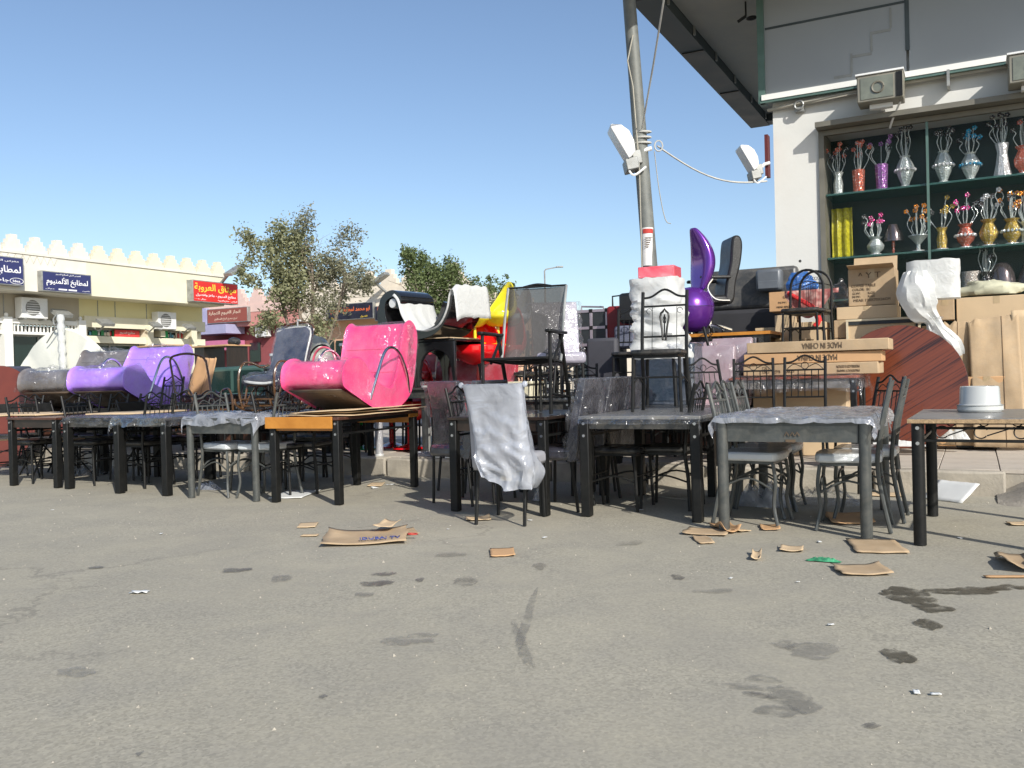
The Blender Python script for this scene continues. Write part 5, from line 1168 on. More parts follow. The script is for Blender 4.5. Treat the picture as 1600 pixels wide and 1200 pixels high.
# ================================================================ MESH ARMCHAIR
mesh_m, t_, b_ = newmat('grey mesh fabric'); b_.inputs['Base Color'].default_value = (.09, .086, .082, 1); b_.inputs['Roughness'].default_value = .7; b_.inputs['Alpha'].default_value = .7
def mesh_chair(label, loc, rz, sc=1):
    o = thing('armchair', label, 'chair', loc, rz, 'chairs stood on top of tables', sc)
    mb = MB(); mb.grid(10, 14, lambda a, b: ((a-.5)*.48, .17+.19*b+.02*(1-(2*a-1)**2)+.03*math.sin(b*3), .42+.60*b)); mb.build('mesh_back', mesh_m, o, solid=.003)
    mb = MB(); mb.grid(10, 8, lambda a, b: ((a-.5)*.5, -.26+.46*b, .43-.035*(1-(2*a-1)**2)*math.sin(PI*(.15+.7*b))-.02*b)); mb.build('sling_seat', black_metal, o, solid=.005)
    for s_ in (-1, 1):
        X = s_*.25
        mb = MB(); mb.tube(spline([(X, .12, .4), (X, .18, .5), (X, .27, .8), (X, .37, 1.03)], 4), .011, 8); mb.build('back_post', steel, o)
        mb = MB(); mb.tube([(X*1.08, -.26, .004), (X*1.08, -.24, .62)], .014, 8); mb.build('leg', black_metal, o)
        mb = MB(); mb.tube([(X*1.04, .38, .004), (X*1.04, .1, .62)], .016, 8); mb.build('leg', black_metal, o)
        mb = MB(); mb.box(X*1.08-.025, X*1.08+.025, -.3, .2, .62, .645); mb.build('armrest', black_metal, o, bevel=.01)
        mb = MB(); mb.tube([(X, -.26, .43), (X, .16, .4)], .012, 8).tube([(X, .34, .1), (X, -.24, .2)] if False else [(X*1.05, -.25, .16), (X*1.05, .33, .12)], .009, 6).tube([(X*1.02, .2, .64), (X*1.02, -.1, .4)], .012, 6); mb.build('side_rail', black_metal, o)
    for pts_, r_ in (([(-.25, -.26, .43), (.25, -.26, .43)], .012), ([(-.25, .33, .12), (.25, .33, .12)], .009), ([(-.25, .37, 1.03), (.25, .37, 1.03)], .009), (spline([(-.12, .37, 1.03), (0, .38, 1.05), (.12, .37, 1.03)], 4), .011)):
        mb = MB(); mb.tube(pts_, r_, 8); mb.build('cross_bar', black_metal, o)
    return o
mesh_chair('grey mesh backed armchair with black arms on the dark wood table in the centre', on('T6', .02, -.12), YAW+.16, 1.04)

# ================================================================ PAVEMENT: MIDDLE
def slab_table(label, loc, rz, w_, l, h, **k): return table(label, loc, rz, w_, l, h, group='tables standing on the pavement', **k)
KP = KH
slab_table('dark polythene wrapped table on the pavement under the black arched table', at(668, .55, KP), YAW, 1.0, .8, .76, tm=blacktop, lr=.03, ah=.09)
for lb, px, n, r_, m in (('silver grey cylindrical post wrapped in polythene, standing at the kerb edge under the orange table', 593, .12, .045, wrapped('silver post in polythene', (.32, .32, .33), 1.4, 16, .6)), ('black cylindrical post wrapped in polythene left of the mesh armchair table', 684, .1, .042, wrapped('black post in polythene', (.03, .03, .032), 1.4, 16, .6)), ('plain pale grey post on the pavement behind the black wrapped post', 667, .6, .05, steel)):
    o = thing('table_leg_post', lb, 'post', at(px, n, KP), YAW); mb = MB(); mb.tube([(0, 0, 0), (0, 0, .35), (0, 0, .78)], r_, 16); mb.build('shaft', m, o)
    mb = MB(); mb.lathe([(r_+.004, 0), (r_+.006, .02), (r_+.001, .03)], 16); mb.build('collar', film_white if m is not steel else steel, o)
o = thing('metal_stand', 'thin white metal frame leaning at the kerb beside the black wrapped post', 'stand', at(697, .08, KP), YAW)
mb = MB(); mb.tube([(0, 0, 0), (-.03, .05, .5)], .013, 6).tube([(.07, .1, 0), (.05, .1, .4)], .01, 6).tube([(-.03, .02, .2), (.07, .1, .2)], .009, 6).tube([(0, 0, .01), (.1, 0, .01)], .01, 6); mb.build('frame_tube', white_plastic, o)
# black arched side table with scroll loungers on it
o = thing('arched_table', 'glossy black table with arched legs standing on the wrapped pavement table', 'table', at(676, .62, KP+.765), YAW)
mb = MB(); mb.box(-.50, .50, -.33, .33, .50, .53); mb.build('tabletop', black_gloss, o, bevel=.008)
mb = MB(); mb.box(-.52, .46, -.36, .30, .533, .543); mb.build('wooden_board', cardboard2, o, smooth=0)
for y in (-.3, .3):
    for cx in (-.25, .25):
        P = [(cx-.25, 0), (cx-.22, 0), (cx-.205, .2)]+[(cx+.19*math.cos(PI-PI*k/10), .24+.17*math.sin(PI*k/10)) for k in range(11)]+[(cx+.205, .2), (cx+.22, 0), (cx+.25, 0), (cx+.25, .5), (cx-.25, .5)]
        mb = MB(); mb.prism(P, y-.025, y+.025); mb.build('arched_leg', black_gloss, o, bevel=.006)
def scroll_chair(label, loc, rz, m, group, sc=1, cloth=False):
    o = thing('scroll_lounger', label, 'lounger', loc, rz, group, sc)
    P = []
    for k in range(22):   # spiral head
        a = -PI*1.5+k*PI*1.9/21; r_ = .05+.0052*k; P.append((-.36-r_*math.cos(a)*-1, .40+r_*math.sin(a)))
    cen = spline([Vector((-.30, .36, 0)), Vector((-.26, .45, 0)), Vector((-.36, .52, 0)), Vector((-.5, .46, 0)), Vector((-.53, .3, 0)), Vector((-.46, .14, 0)), Vector((-.3, .04, 0)), Vector((0, .03, 0)), Vector((.25, .08, 0)), Vector((.42, .24, 0)), Vector((.5, .44, 0))], 5)
    l_, r2 = [], []
    for i, p in enumerate(cen):
        a = cen[max(i-1, 0)]; b = cen[min(i+1, len(cen)-1)]; t = (b-a).normalized(); n_ = Vector((-t.y, t.x, 0)); th = .028+.022*math.sin(PI*i/len(cen))
        l_.append((p.x+n_.x*th, p.y+n_.y*th)); r2.append((p.x-n_.x*th, p.y-n_.y*th))
    poly = l_+r2[::-1]; nn_ = len(cen); mb = MB(); vs = [(a, -.28, b) for a, b in poly]+[(a, .28, b) for a, b in poly]; q = len(poly)
    fs = [(i, i+q, (i+1) % q+q, (i+1) % q) for i in range(q)]
    for i in range(nn_-1): fs += [(i, i+1, q-2-i, q-1-i), (q+i, q+i+1, 2*q-2-i, 2*q-1-i)]
    mb.add(vs, fs); mb.build('shell', m, o, bevel=.012)
    mb = MB(); mb.lathe([(0, -.285), (.05, -.285), (.055, -.27), (.055, .27), (.05, .285), (0, .285)], 14, (-.36, 0, .41), 'y'); mb.build('neck_roll', foam if cloth else m, o)
    return o
sa = scroll_chair('glossy black scroll ended lounger behind the pink lounger, front one', at(678, .5, KP+1.31), YAW-.15, black_gloss, 'scroll shaped loungers on the arched table', 1.0, True)
scroll_chair('glossy black scroll ended lounger just behind the front one', at(668, .95, KP+1.31), YAW-.1, black_gloss, 'scroll shaped loungers on the arched table', .95)
mb = MB(); cen = [(-.33, .545), (-.26, .47), (-.2, .30), (-.08, .15), (.1, .1), (.28, .14), (.38, .22), (.46, .36), (.50, .52), (.56, .53), (.6, .2)]
cs = [(p.x, p.y) for p in spline([Vector((a, b, 0)) for a, b in cen], 5)]
mb.grid(16, len(cs)-1, lambda a, b: (cs[round(b*(len(cs)-1))][0], -.31+.6*a, cs[round(b*(len(cs)-1))][1]+.022*math.sin(a*23+b*5)*abs(math.sin(b*3.1))+.02*NZ.noise(Vector((a*9, b*4, 0)))-.05*(1-min(1, 6*a))*1))
o = mb.build('white_cloth', film_white, loc=sa.location, solid=.004, smooth=.8); o.rotation_euler = (0, 0, YAW-.15); o.scale = (1.0,)*3; tag(o, 'white cloth slung over the front black scroll lounger', 'cloth')
# tulip shells
def tulip(label, loc, rz, m, sc, group):
    o = thing('shell_chair', label, 'chair', loc, rz, group, sc)
    mb = MB(); n_ = 22; m2 = 12; vs = []
    for j in range(m2+1):
        t = j/m2
        for i in range(n_):
            a = 2*PI*i/n_; back = max(0, math.sin(a)); z = .05+t*(.22+.48*back**1.3); r_ = .08+.22*min(1, t*1.6)**.7-(.12*back*max(0, t-.55)*2)
            vs.append((r_*math.cos(a), r_*math.sin(a)*.9+.1*t*back, z))
    mb.add(vs, [(j*n_+i, j*n_+(i+1) % n_, (j+1)*n_+(i+1) % n_, (j+1)*n_+i) for j in range(m2) for i in range(n_)]+[tuple(range(n_))]); mb.build('shell', m, o, solid=.012, smooth=1)
    mb = MB(); mb.lathe([(.2, -.25), (.19, -.235), (.03, -.2), (.025, .06)], 18); mb.build('pedestal', m, o)
    return o
yelm = mm('glossy yellow plastic', (.78, .66, .03), .2, 0, .05, 2, coat=.5); redm = mm('glossy red plastic', (.68, .008, .012), .15, 0, .1, 2, coat=.6); greenm = mm('glossy green plastic', (.01, .3, .06), .25, coat=.4)
tg = 'plastic shell chairs heaped on the pavement'
tulip('yellow shell chair right of the white cloth, low backed', at(742, 1.1, KP+1.42), YAW+.4, yelm, .66, tg); tulip('yellow shell chair seen through the grey mesh chair back', at(778, 1.3, KP+1.42), YAW-.3, yelm, .78, tg)
tulip('glossy red shell chair under the yellow ones', at(748, 1.0, KP+.95), YAW+.6, redm, 1.05, tg); tulip('glossy red shell chair behind the mesh armchair seat', at(785, 1.2, KP+.95), YAW-.2, redm, 1.0, tg)
tulip('red shell chair low behind the orange table', at(640, .9, KP+.3), YAW, redm, 1.1, tg); tulip('red shell chair in the shade behind the pink lounger', at(612, 1.3, KP+.3), YAW, redm, 1.2, tg)
tulip('green shell chair low behind the silver wrapped post', at(572, 1.0, KP+.25), YAW, greenm, 1.0, tg); tulip('pale silver shell chair right of the yellow ones seen through the mesh', at(808, 1.6, KP+1.42), YAW-.3, mm('silver plastic', (.5, .55, .6), .25, .3, .05, 2), .7, tg)
rw = wrapped('red fabric in polythene', (.5, .03, .05), 1.2, 9, .75)
pr_ = parsons('red upholstered chair in polythene, left of the mesh armchair', at(712, .9, KP+.0), YAW+.2, rw, top=1.05, group='upholstered chairs on the pavement')
dup(pr_, 'red upholstered chair in polythene behind the mesh armchair legs', at(765, .75, KP+.05), YAW-.1, scale=1.05); dup(pr_, 'red upholstered chair under the black arched table, left one', at(650, 1.2, KP+.45), YAW+.2)
dup(pr_, 'red upholstered chair low on the pavement between the wrapped posts', at(690, 1.1, KP-.0), YAW)
pm_ = parsons('mauve upholstered chair in polythene right of the white wrapped stack', at(1105, .55, KP+.05), YAW-.1, pk, top=1.05, group='upholstered chairs on the pavement')
dup(pm_, 'mauve upholstered chair in polythene, right one of the pair beside the red topped table', at(1132, .9, KP+.1), YAW-.1, scale=1.03); dup(pm_, 'mauve upholstered chair in polythene close behind the white wrapped stack', at(1078, .8, KP+.1), YAW+.1)
# cream cabinet
o = thing('cabinet', 'small cream cabinet behind the mesh armchair legs', 'cabinet', at(815, .9, KP+.35), YAW)
mb = MB(); mb.box(-.2, .2, -.15, .15, 0, .42); mb.build('carcass', mm('cream paint', (.72, .67, .48), .5), o, bevel=.006); mb = MB(); mb.box(-.23, .23, -.18, .18, .421, .45); mb.build('top', M_['cream paint'], o, bevel=.006)
mb = MB(); mb.ball((-.02, -.16, .3), .012, .012, .012, 8, 6); mb.build('knob', bolt_m, o)

# ---- stands of glass lamps and candle holders (centre distance)
lampglass = mm('white glass shade', (.8, .8, .78), .15, 0, .05, 3, coat=.5); bronze = mm('dark bronze', (.035, .028, .022), .3, .6, .3, 8); amber = mm('amber glass', (.35, .13, .04), .15, 0, .2, 5, coat=.5)
def stand(label, p, rz, w_, h, rows, cols, seed, kinds, group='stands of lamps and candle holders'):
    rv = random.Random(seed); o = thing('display_stand', label, 'display stand', p, rz, group)
    for k in range(rows+1):
        mb = MB(); mb.box(-w_/2, w_/2, -.16, .16, h*k/rows-.012, h*k/rows); mb.build('shelf', black_gloss, o, smooth=0)
    for x in (-w_/2, w_/2):
        mb = MB(); mb.tube([(x, 0, -.6), (x, 0, h+.1)], .015, 6); mb.build('upright', black_metal, o)
    L_ = {}
    for r_ in range(rows):
        for c_ in range(cols):
            kd = rv.choice(kinds); x = -w_/2+w_*(c_+.5)/cols+rv.uniform(-.02, .02); z = h*r_/rows; hh = h/rows*.88
            s_ = rv.uniform(.8, 1.05)
            root = bpy.data.objects.new('lamp_body', None)
            if kd not in L_:
                mb = MB(); mb.lathe([(.05, 0), (.05, .01), (.012, .03), (.02, .3), (.008, .5), (.008, .6)], 10); a = mb.build('lamp_base', bronze if kd != 'c' else chrome, o)
                mb = MB()
                if kd == 'a': mb.lathe([(.02, .55), (.06, .6), (.075, .72), (.05, .9), (.03, .95)], 12)
                elif kd == 'b': mb.lathe([(.085, .55), (.05, .95)], 12)
                else: mb.ball((0, 0, .7), .07, .07, .1, 10, 7)
                L_[kd] = (a.data, mb.build('lamp_shade', amber if kd == 'd' else lampglass, a, solid=0)); q = a
            else:
                q = link('lamp_base', L_[kd][0], o); link('lamp_shade', L_[kd][1].data, q)
            q.location = (x, rv.uniform(-.06, .06), z); q.scale = (s_*(hh/.5)**.5, s_*(hh/.5)**.5, hh*s_)
    # jumble of bent iron arms between
    mb = MB()
    for k in range(rows*cols*2):
        x = rv.uniform(-w_/2, w_/2); z = rv.uniform(0, h); mb.tube(arc((x, rv.uniform(-.1, .1), z), rv.uniform(.03, .08), rv.uniform(0, 3), rv.uniform(3.5, 6), 8), .007, 4)
    mb.build('iron_scrollwork', bronze, o)
    return o
ps = put(892, 4.5, KP+.55)
stand('tall stand crowded with white glass lamps and iron candle holders below the silver cases', put(893, 3.6, KP+.15), YAW, 1.3, 1.25, 5, 13, 4, 'aabcd')
stand('stand of small glass lamps seen through the legs of the mesh armchair', put(846, 3.0, KP+.0), YAW, .8, 1.0, 4, 9, 6, 'abcbd')
stand('distant rack of hanging lamps and ornaments left of the pink lounger back', put(540, 9.5, KP+.4), YAW, 3.4, 1.15, 2, 22, 8, 'aacbd')
stand('distant rack of ornaments beyond the arched table', put(640, 9.0, KP+.2), YAW, 2.2, 1.3, 3, 14, 11, 'abcd')
stand('distant rack of ornaments between rattan rocker and leafy tree', put(462, 11, KP+.3), YAW, 1.3, 1.2, 2, 9, 13, 'aabc')
stand('low stand of lamps in the shade behind the white wrapped stack', put(1012, 1.2, KP+.1), YAW, .6, .55, 2, 5, 17, 'cb')

# ---- silver framed cases, luggage
case_b = mm('black case panel', (.025, .03, .032), .5, 0, .2, 30, .2, 200); rail_m = mm('pinkish aluminium edging', (.42, .36, .40), .3, .6, .1)
def case(label, loc, rz, w_, h, d, nx_=2, nz_=2):
    o = thing('trolley_case', label, 'case', loc, rz, 'luggage and cases stacked on the pavement'); mb = MB(); mb.box(-w_/2, w_/2, -d/2, d/2, 0, h); mb.build('case_body', case_b, o, bevel=.01)
    for k in range(nx_+1):
        x = -w_/2+w_*k/nx_; mb = MB(); mb.box(x-.018, x+.018, -d/2-.008, -d/2+.001 if 0 < k < nx_ else d/2+.006, -.01, h+.008); mb.build('edging', rail_m, o, bevel=.003)
    for k in range(nz_+1):
        z = h*k/nz_; mb = MB(); mb.box(-w_/2+.019, w_/2-.019, -d/2-.007, -d/2-.001, z-.016, z+.016); mb.build('edging', rail_m, o, smooth=0)
    c0 = None
    for i in range(nx_+1):
        for j in range(nz_+1):
            if c0 is None: mb = MB(); mb.box(-.022, .022, -.014, .004, -.022, .022); q = c0 = mb.build('corner_cap', black_metal, o, bevel=.003)
            else: q = link('corner_cap', c0.data, o, bevel=.003)
            q.location = (-w_/2+w_*i/nx_, -d/2, h*j/nz_)
    mb = MB(); mb.tube([(-w_/2+.02, 0, h), (-w_/2+.02, 0, h+.07), (w_/2-.1, 0, h+.05), (w_/2-.1, 0, h)], .012, 6); mb.build('handle', rail_m, o)
    return o
z_ = SP(932, 539, 1.9).z
case('silver edged black trolley case with four panels, left of the red suitcase', at(932, 1.9, z_), YAW, .40, .40, .3)
o = thing('crate', 'dark crate carrying the silver edged case', 'crate', at(940, 1.95, KP), YAW); mb = MB(); mb.box(-.28, .28, -.16, .2, 0, z_-KP-.002); mb.build('crate_body', mm('very dark stained board', (.02, .018, .018), .6), o, bevel=.01)
for k in range(3): mb = MB(); mb.box(-.27, .27, -.172, -.161, .08+k*.36, .36+k*.36); mb.build('slat', darkbeam, o, bevel=.004)
def soft(label, loc, rz, w_, h, d, m, name='suitcase', cat='suitcase', handle=True, group='luggage and cases stacked on the pavement'):
    o = thing(name, label, cat, loc, rz, group); mb = MB(); mb.box(-w_/2, w_/2, -d/2, d/2, 0, h); mb.build('shell', m, o, bevel=.035)
    if handle: mb = MB(); mb.tube([(-w_*.3, 0, h-.01), (-w_*.3, 0, h+.12), (w_*.3, 0, h+.13), (w_*.3, 0, h-.01)], .011, 6); mb.build('handle', black_metal, o)
    mb = MB(); mb.box(-w_/2+.03, w_/2-.03, -d/2-.006, -d/2+.01, h*.1, h*.45); mb.build('pocket', m, o, bevel=.004)
    return o
soft('dark red suitcase with raised black handle beside the silver edged case', at(969, 1.8, SP(969, 540, 1.8).z), YAW+.1, .26, .46, .22, mm('dark red nylon', (.2, .012, .015), .6))
soft('black leather bag on top of the grey box, left of the white wrapped stack', at(988, 1.5, SP(988, 505, 1.5).z), YAW-.2, .24, .34, .2, leather, 'bag', 'bag', False)
soft('slate grey storage box under the black leather bag', at(982, 1.5, SP(982, 545, 1.5).z), YAW, .26, .26, .25, mm('slate grey board', (.13, .14, .19), .6), 'storage_box', 'box', False)
soft('navy polythene wrapped block behind the legs of the lyre back chair', at(1045, .45, KP+.52), YAW, .62, .62, .35, wrapped('navy block in polythene', (.02, .035, .06), 1.2, 8, .5), 'wrapped_block', 'block', False)
soft('dark slate panel standing behind the grey polythene chairs', at(945, 1.0, KP+.3), YAW, .36, .95, .1, mm('slate fabric', (.05, .05, .06), .7), 'mattress_panel', 'panel', False)
soft('pile of dark red boxes in shade behind the lyre chair table', at(1010, 1.5, KP), YAW, .9, .5, .3, walnut, 'dark_box', 'cabinet', False)

# ---- white foam wrapped chair stack, red parcel
sp_ = at(1040, -.35, 0)
slab_table('black table behind the lyre chair table, under the white wrapped stack', at(1035, -.3, 0), YAW, 1.1, .7, .75, tm=blacktop)
o = thing('wrapped_chair_stack', 'tall stack of chairs bound in white foam wrap behind the lyre back chair', 'chair stack', at(1031, -.3, .755), YAW)
mb = MB(); n_ = 40; m2 = 44; vs = []
ztop = SP(1030, 436, -.3).z-.755; zb_ = SP(1040, 560, -.3).z-.755
for j in range(m2+1):
    t = j/m2; z = zb_+(ztop-zb_)*t
    for i in range(n_):
        a = 2*PI*i/n_; ca, sa = math.cos(a), math.sin(a); sq = (abs(ca)**4+abs(sa)**4)**(-.25); w2 = .225+.018*math.sin(t*24+ca*1.5)*(t < .6)+.022*NZ.noise(Vector((ca*2, sa*2, t*9)))
        w2 += .03*max(0, .25-t)*3+.018*(1-abs(NZ.noise(Vector((ca*1.2+t*2, sa*1.2, t*7))))*4)*(t < .75)
        vs.append((sq*ca*w2+.03*(1-t), sq*sa*w2*.9, z+.018*NZ.noise(Vector((ca*4, sa*4, t*3)))))
mb.add(vs, [(j*n_+i, j*n_+(i+1) % n_, (j+1)*n_+(i+1) % n_, (j+1)*n_+i) for j in range(m2) for i in range(n_)]+[tuple(range(n_)), tuple(m2*n_+k for k in range(n_))])
mb.build('foam_wrap', film_white, o, smooth=.7)
for x, y in ((-.18, -.18), (.2, -.18), (-.17, .17), (.2, .17)): mb = MB(); mb.tube([(x*.95, y*.95, zb_+.05), (x*1.05, y*1.05, .003)], .016, 8); mb.build('leg', black_metal, o)
mb = MB(); mb.grid(6, 8, lambda a, b: (.15+.14*a, -.21-.01*a, zb_+.12-.28*b*a+.02*NZ.noise(Vector((a*5, b*5, 0))))); mb.build('torn_wrap', film_milky, o)
o = carton('red and white printed parcel in polythene on top of the white wrapped stack', at(1031, -.3, .755+ztop+.004), YAW+.05, .33, .26, .1, wrapped('red printed film', (.75, .06, .1), 1, 20, .9), tape=False, group='parcels', name='parcel')

# ================================================================ PAVEMENT: RIGHT
zp = SP(1110, 522, 1.6).z
pt_ = table('tall dark display table carrying the purple egg chair and black office chair', at(1128, 1.75, KP), YAW, 1.2, .8, zp-KP, tm=black_gloss, edge=orange_wood, lr=.03, group='tables standing on the pavement', bolts=False, th=.035)
metp = mat('metallic purple lacquer', (.16, .035, .34), .22, .55, .1, 2, coat=.8)
o = thing('egg_chair', 'shiny metallic purple egg chair with curved shell back', 'chair', at(1080, 1.55, zp+.002), YAW+.5)
s_ = (SP(1085, 448, 1.55).z-zp)/.50
mb = MB(); mb.lathe([(.0, 0), (.12, .01), (.2, .06), (.25, .16), (.268, .26)], 28, (0, 0, .02)); mb.build('lower_bowl', metp, o)
mb = MB(); mb.lathe([(.268, .285), (.262, .33), (.22, .42), (.12, .48), (.0, .5)], 28); mb.build('seat', metp, o); mb = MB(); mb.lathe([(.262, .279), (.262, .286)], 28); mb.build('seam', black_gloss, o)
mb = MB(); vs = []; nu_, nv_ = 16, 24
for j in range(nv_+1):
    t = j/nv_; w2 = .2*math.sin(PI*(.12+.83*t)**.9)**.7; cy = .12+.12*math.sin(PI*t*.9)-.1*t*t; z = .46+.66*t
    for i in range(nu_):
        a = 2*PI*i/nu_; th = .10*math.sin(PI*(.06+.9*t))**.6
        x = w2*math.cos(a); vs.append((x, cy+th*math.sin(a)-x*x*1.3, z))
mb.add(vs, [(j*nu_+i, j*nu_+(i+1) % nu_, (j+1)*nu_+(i+1) % nu_, (j+1)*nu_+i) for j in range(nv_) for i in range(nu_)]+[tuple(range(nu_)), tuple(nv_*nu_+k for k in range(nu_))]); mb.build('backrest', metp, o, smooth=1, sub=1)
o.scale = (s_*.92, s_*.92, s_); o.rotation_euler = (0, 0, YAW-.7)
# office chair
o = thing('office_chair', 'high backed black leather office chair beside the purple egg chair', 'chair', at(1110, 1.9, zp+.002), YAW-1.0); o['group'] = 'chairs on the tall display table'
zt_ = (SP(1130, 371, 1.9).z-zp)/1.18
pr = sp2([(.14, .42), (.2, .36), (.27, .42), (.30, .62), (.37, .85), (.40, 1.08), (.36, 1.18), (.27, 1.17), (.24, 1.05), (.22, .85), (.16, .62)], 4)
mb = MB(); mb.prism(pr, -.24, .24, 'yz'); mb.build('backrest', leather, o, bevel=.03)
mb = MB(); mb.box(-.24, .24, -.26, .2, .36, .47); mb.build('seat', leather, o, bevel=.04)
for q in (-1, 1):
    mb = MB(); mb.tube(spline([(q*.29, .18, .4), (q*.3, -.02, .42), (q*.3, -.12, .55), (q*.3, -.05, .66)], 4), .016, 8); mb.build('arm_tube', chrome, o)
    mb = MB(); mb.box(q*.3-.035, q*.3+.035, -.22, .2, .66, .7); mb.build('arm_pad', leather, o, bevel=.015)
mb = MB(); mb.tube([(0, 0, .08), (0, 0, .36)], .03, 10)
for k in range(5): a = k*2*PI/5+.3; mb.tube([(0, 0, .12), (.16*math.cos(a), .16*math.sin(a), .10), (.3*math.cos(a), .3*math.sin(a), .055)], .018, 7)
mb.build('star_base', chrome, o); mb = MB()
for k in range(5): a = k*2*PI/5+.3; mb.ball((.3*math.cos(a), .3*math.sin(a), .028), .028, .028, .028, 8, 6)
mb.build('castor', black_metal, o); o.scale = (zt_*.9, zt_*.9, zt_)
# stacked dark sofas
def sofa(label, loc, rz, w_, h, m, mc):
    o = thing('sofa', label, 'sofa', loc, rz, 'dark sofas stacked against the shop corner')
    mb = MB(); mb.box(-w_/2, w_/2, .15, .42, 0, h); mb.build('backrest', m, o, bevel=.05); mb = MB(); mb.box(-w_/2+.13, w_/2-.13, -.4, .15, 0, h*.45); mb.build('seat', mc, o, bevel=.04)
    for q in (-1, 1): mb = MB(); mb.box(q*w_/2-.14*(q > 0), q*w_/2+.14*(q < 0), -.42, .16, 0, h*.66); mb.build('armrest', m, o, bevel=.05)
    mb = MB(); mb.box(-w_/2+.14, -.01, -.38, .14, h*.45, h*.58); mb.build('cushion', mc, o, bevel=.03); mb = MB(); mb.box(.01, w_/2-.14, -.38, .14, h*.45, h*.58); mb.build('cushion', mc, o, bevel=.03)
    return o
sm1 = mm('charcoal leatherette', (.055, .058, .062), .42, 0, .2, 4, .15, 70, dust=.3); sm2 = mm('black grey velour', (.03, .03, .034), .75, 0, .2, 4, .1)
zz1 = SP(1180, 530, 3.2).z; zz2 = SP(1180, 484, 3.2).z; zz3 = SP(1180, 421, 3.2).z
sofa('lower dark velour sofa turned to the back behind the office chair', at(1172, 3.4, zz1-.55), YAW+PI, 1.25, zz2-zz1+.55, sm2, sm2); sofa('upper charcoal leatherette sofa stacked over the lower one', at(1180, 3.5, zz2+.005), YAW+PI, 1.2, zz3-zz2, sm1, sm2)
o = carton('dark crate under the stacked sofas', at(1172, 3.4, KP), YAW, 1.3, .8, max(.1, zz1-.56-KP), M_['very dark stained board'], tape=False, group='crates', name='crate')
o = soft('small slate grey armchair back beside the shop corner', at(1203, 3.0, SP(1203, 455, 3.0).z), YAW, .3, .26, .2, mm('slate grey leatherette', (.12, .135, .155), .4), 'grey_armchair', 'armchair', False, group='dark sofas stacked against the shop corner')

# red topped wrapped table with long cartons
tz = SP(1240, 588, .95).z
rt = slab_table('red brown topped table in silver polythene under the long cartons', at(1250, 1.0, KP), YAW, 1.1, .7, tz-KP, tm=mm('red brown laminate', (.33, .09, .05), .35), lr=.028, apron=wrapped('silvery wrapped apron', (.16, .14, .12), 1.5, 14, .9), ah=.09)
drape('clear polythene sagging off the red brown topped table', at(1250, 1.0, tz+.002), YAW, 1.18, .8, .13, 33, film_clear, wr=.02, front=.16)
zc = tz+.012; hgt = (SP(1280, 531, .78).z-zc)/3
LC = 'long flat cartons piled on the red topped table'
L1 = carton('lowest long flat carton printed with upside down words and a small symbol', at(1270, 1.0, zc), YAW-.02, 1.24, .45, hgt, cardboard, (('MODEL:CD-2-217CM', .36, hgt*.66, .2, .025, True), ('PRODUCT NAME', .36, hgt*.3, .2, .022, True), ('G.W.:    KG', -.22, hgt*.35, .18, .03, True), ('8', -.4, hgt*.5, .025, .045, True)), group=LC, tape=False)
mb = MB(); mb.tube([(-.43, -.227, hgt*.25), (-.37, -.227, hgt*.25), (-.37, -.227, hgt*.78), (-.43, -.227, hgt*.78)], .002, 4, True); mb.build('print_frame', ink, L1)
carton('middle long flat carton with MADE IN CHINA printed upside down, partly shaded', at(1272, 1.0, zc+hgt+.004), YAW+.02, 1.26, .45, hgt*.9, cardboard3, (('MADE IN CHINA', .06, hgt*.45, .36, .055, True),), group=LC, tape=False)
carton('topmost long flat carton with MADE IN CHINA printed upside down', at(1280, .98, zc+2*hgt), YAW-.01, 1.29, .45, hgt*.95, cardboard, (('MADE IN CHINA', .06, hgt*.5, .36, .055, True),), group=LC, tape=False)
# round backed chairs on a carton behind
zq = SP(1255, 528, 1.35).z-.15
cb = carton('tan carton hidden behind the long cartons, carrying the round backed chairs', at(1258, 1.4, KP), YAW, .9, .6, zq-KP, cardboard2)
s_ = (SP(1252, 415, 1.35).z-zq)/.97
ra = iron_chair('black chair with round arched back, the front one of two nested chairs', at(1256, 1.35, zq+.002), YAW-.05, style='arch', group='round backed chairs nested over the cartons'); ra.scale = (s_,)*3
dup(ra, 'black chair with round arched back, the rear one of two nested chairs', at(1268, 1.55, zq+.002), YAW-.12)
# cartons heap against the wall
def pxbox(label, x0, x1, y0, y1, n, d, m, rz=0, **k):
    a, b = SP(x0, y1, n), SP(x1, y1, n); top = SP((x0+x1)/2, y0, n).z; w_ = (b-a).length*.97; c = (a+b)/2; zb = (a.z+b.z)/2
    return carton(label, Vector((c.x, c.y, zb))+N*d/2, YAW+rz, w_, d, top-zb, m, **k)
pxbox('tan carton with small print left of the round backed chairs', 1201, 1262, 455, 486, 2.2, .4, cardboard3, texts=(('GIFT', .0, .16, .1, .03, False), ('N.W:   KGS', .0, .1, .2, .02, False), ('MEAS: 50X30X40CM', .0, .05, .24, .02, False)))
pxbox('narrow upright carton behind the left leg of the round backed chair', 1211, 1246, 492, 545, 2.0, .3, cardboard2); pxbox('wide low carton with a torn side behind the chair seat', 1236, 1290, 503, 548, 1.9, .4, cardboard2, texts=(('Furniture', 0, .12, .12, .02, False),)); pxbox('small pale carton at the left foot of the heap', 1180, 1214, 512, 550, 2.1, .3, cardboard2)
pxbox('square carton marked COFFEE TABLE with its top flap open', 1325, 1401, 419, 477, 2.05, .42, cardboard, open_=True, texts=(('COFFEE TABLE', -.08, .215, .24, .028, False), ('COLOR:  EC', -.1, .175, .18, .026, False), ('G.W:       KGS', -.08, .135, .22, .024, False), ('N.W:       KGS', -.08, .1, .22, .024, False), ('MEAS: 120X70X36CM', .0, .06, .36, .028, False), ('^ Y T', -.02, .32, .22, .06, False)))
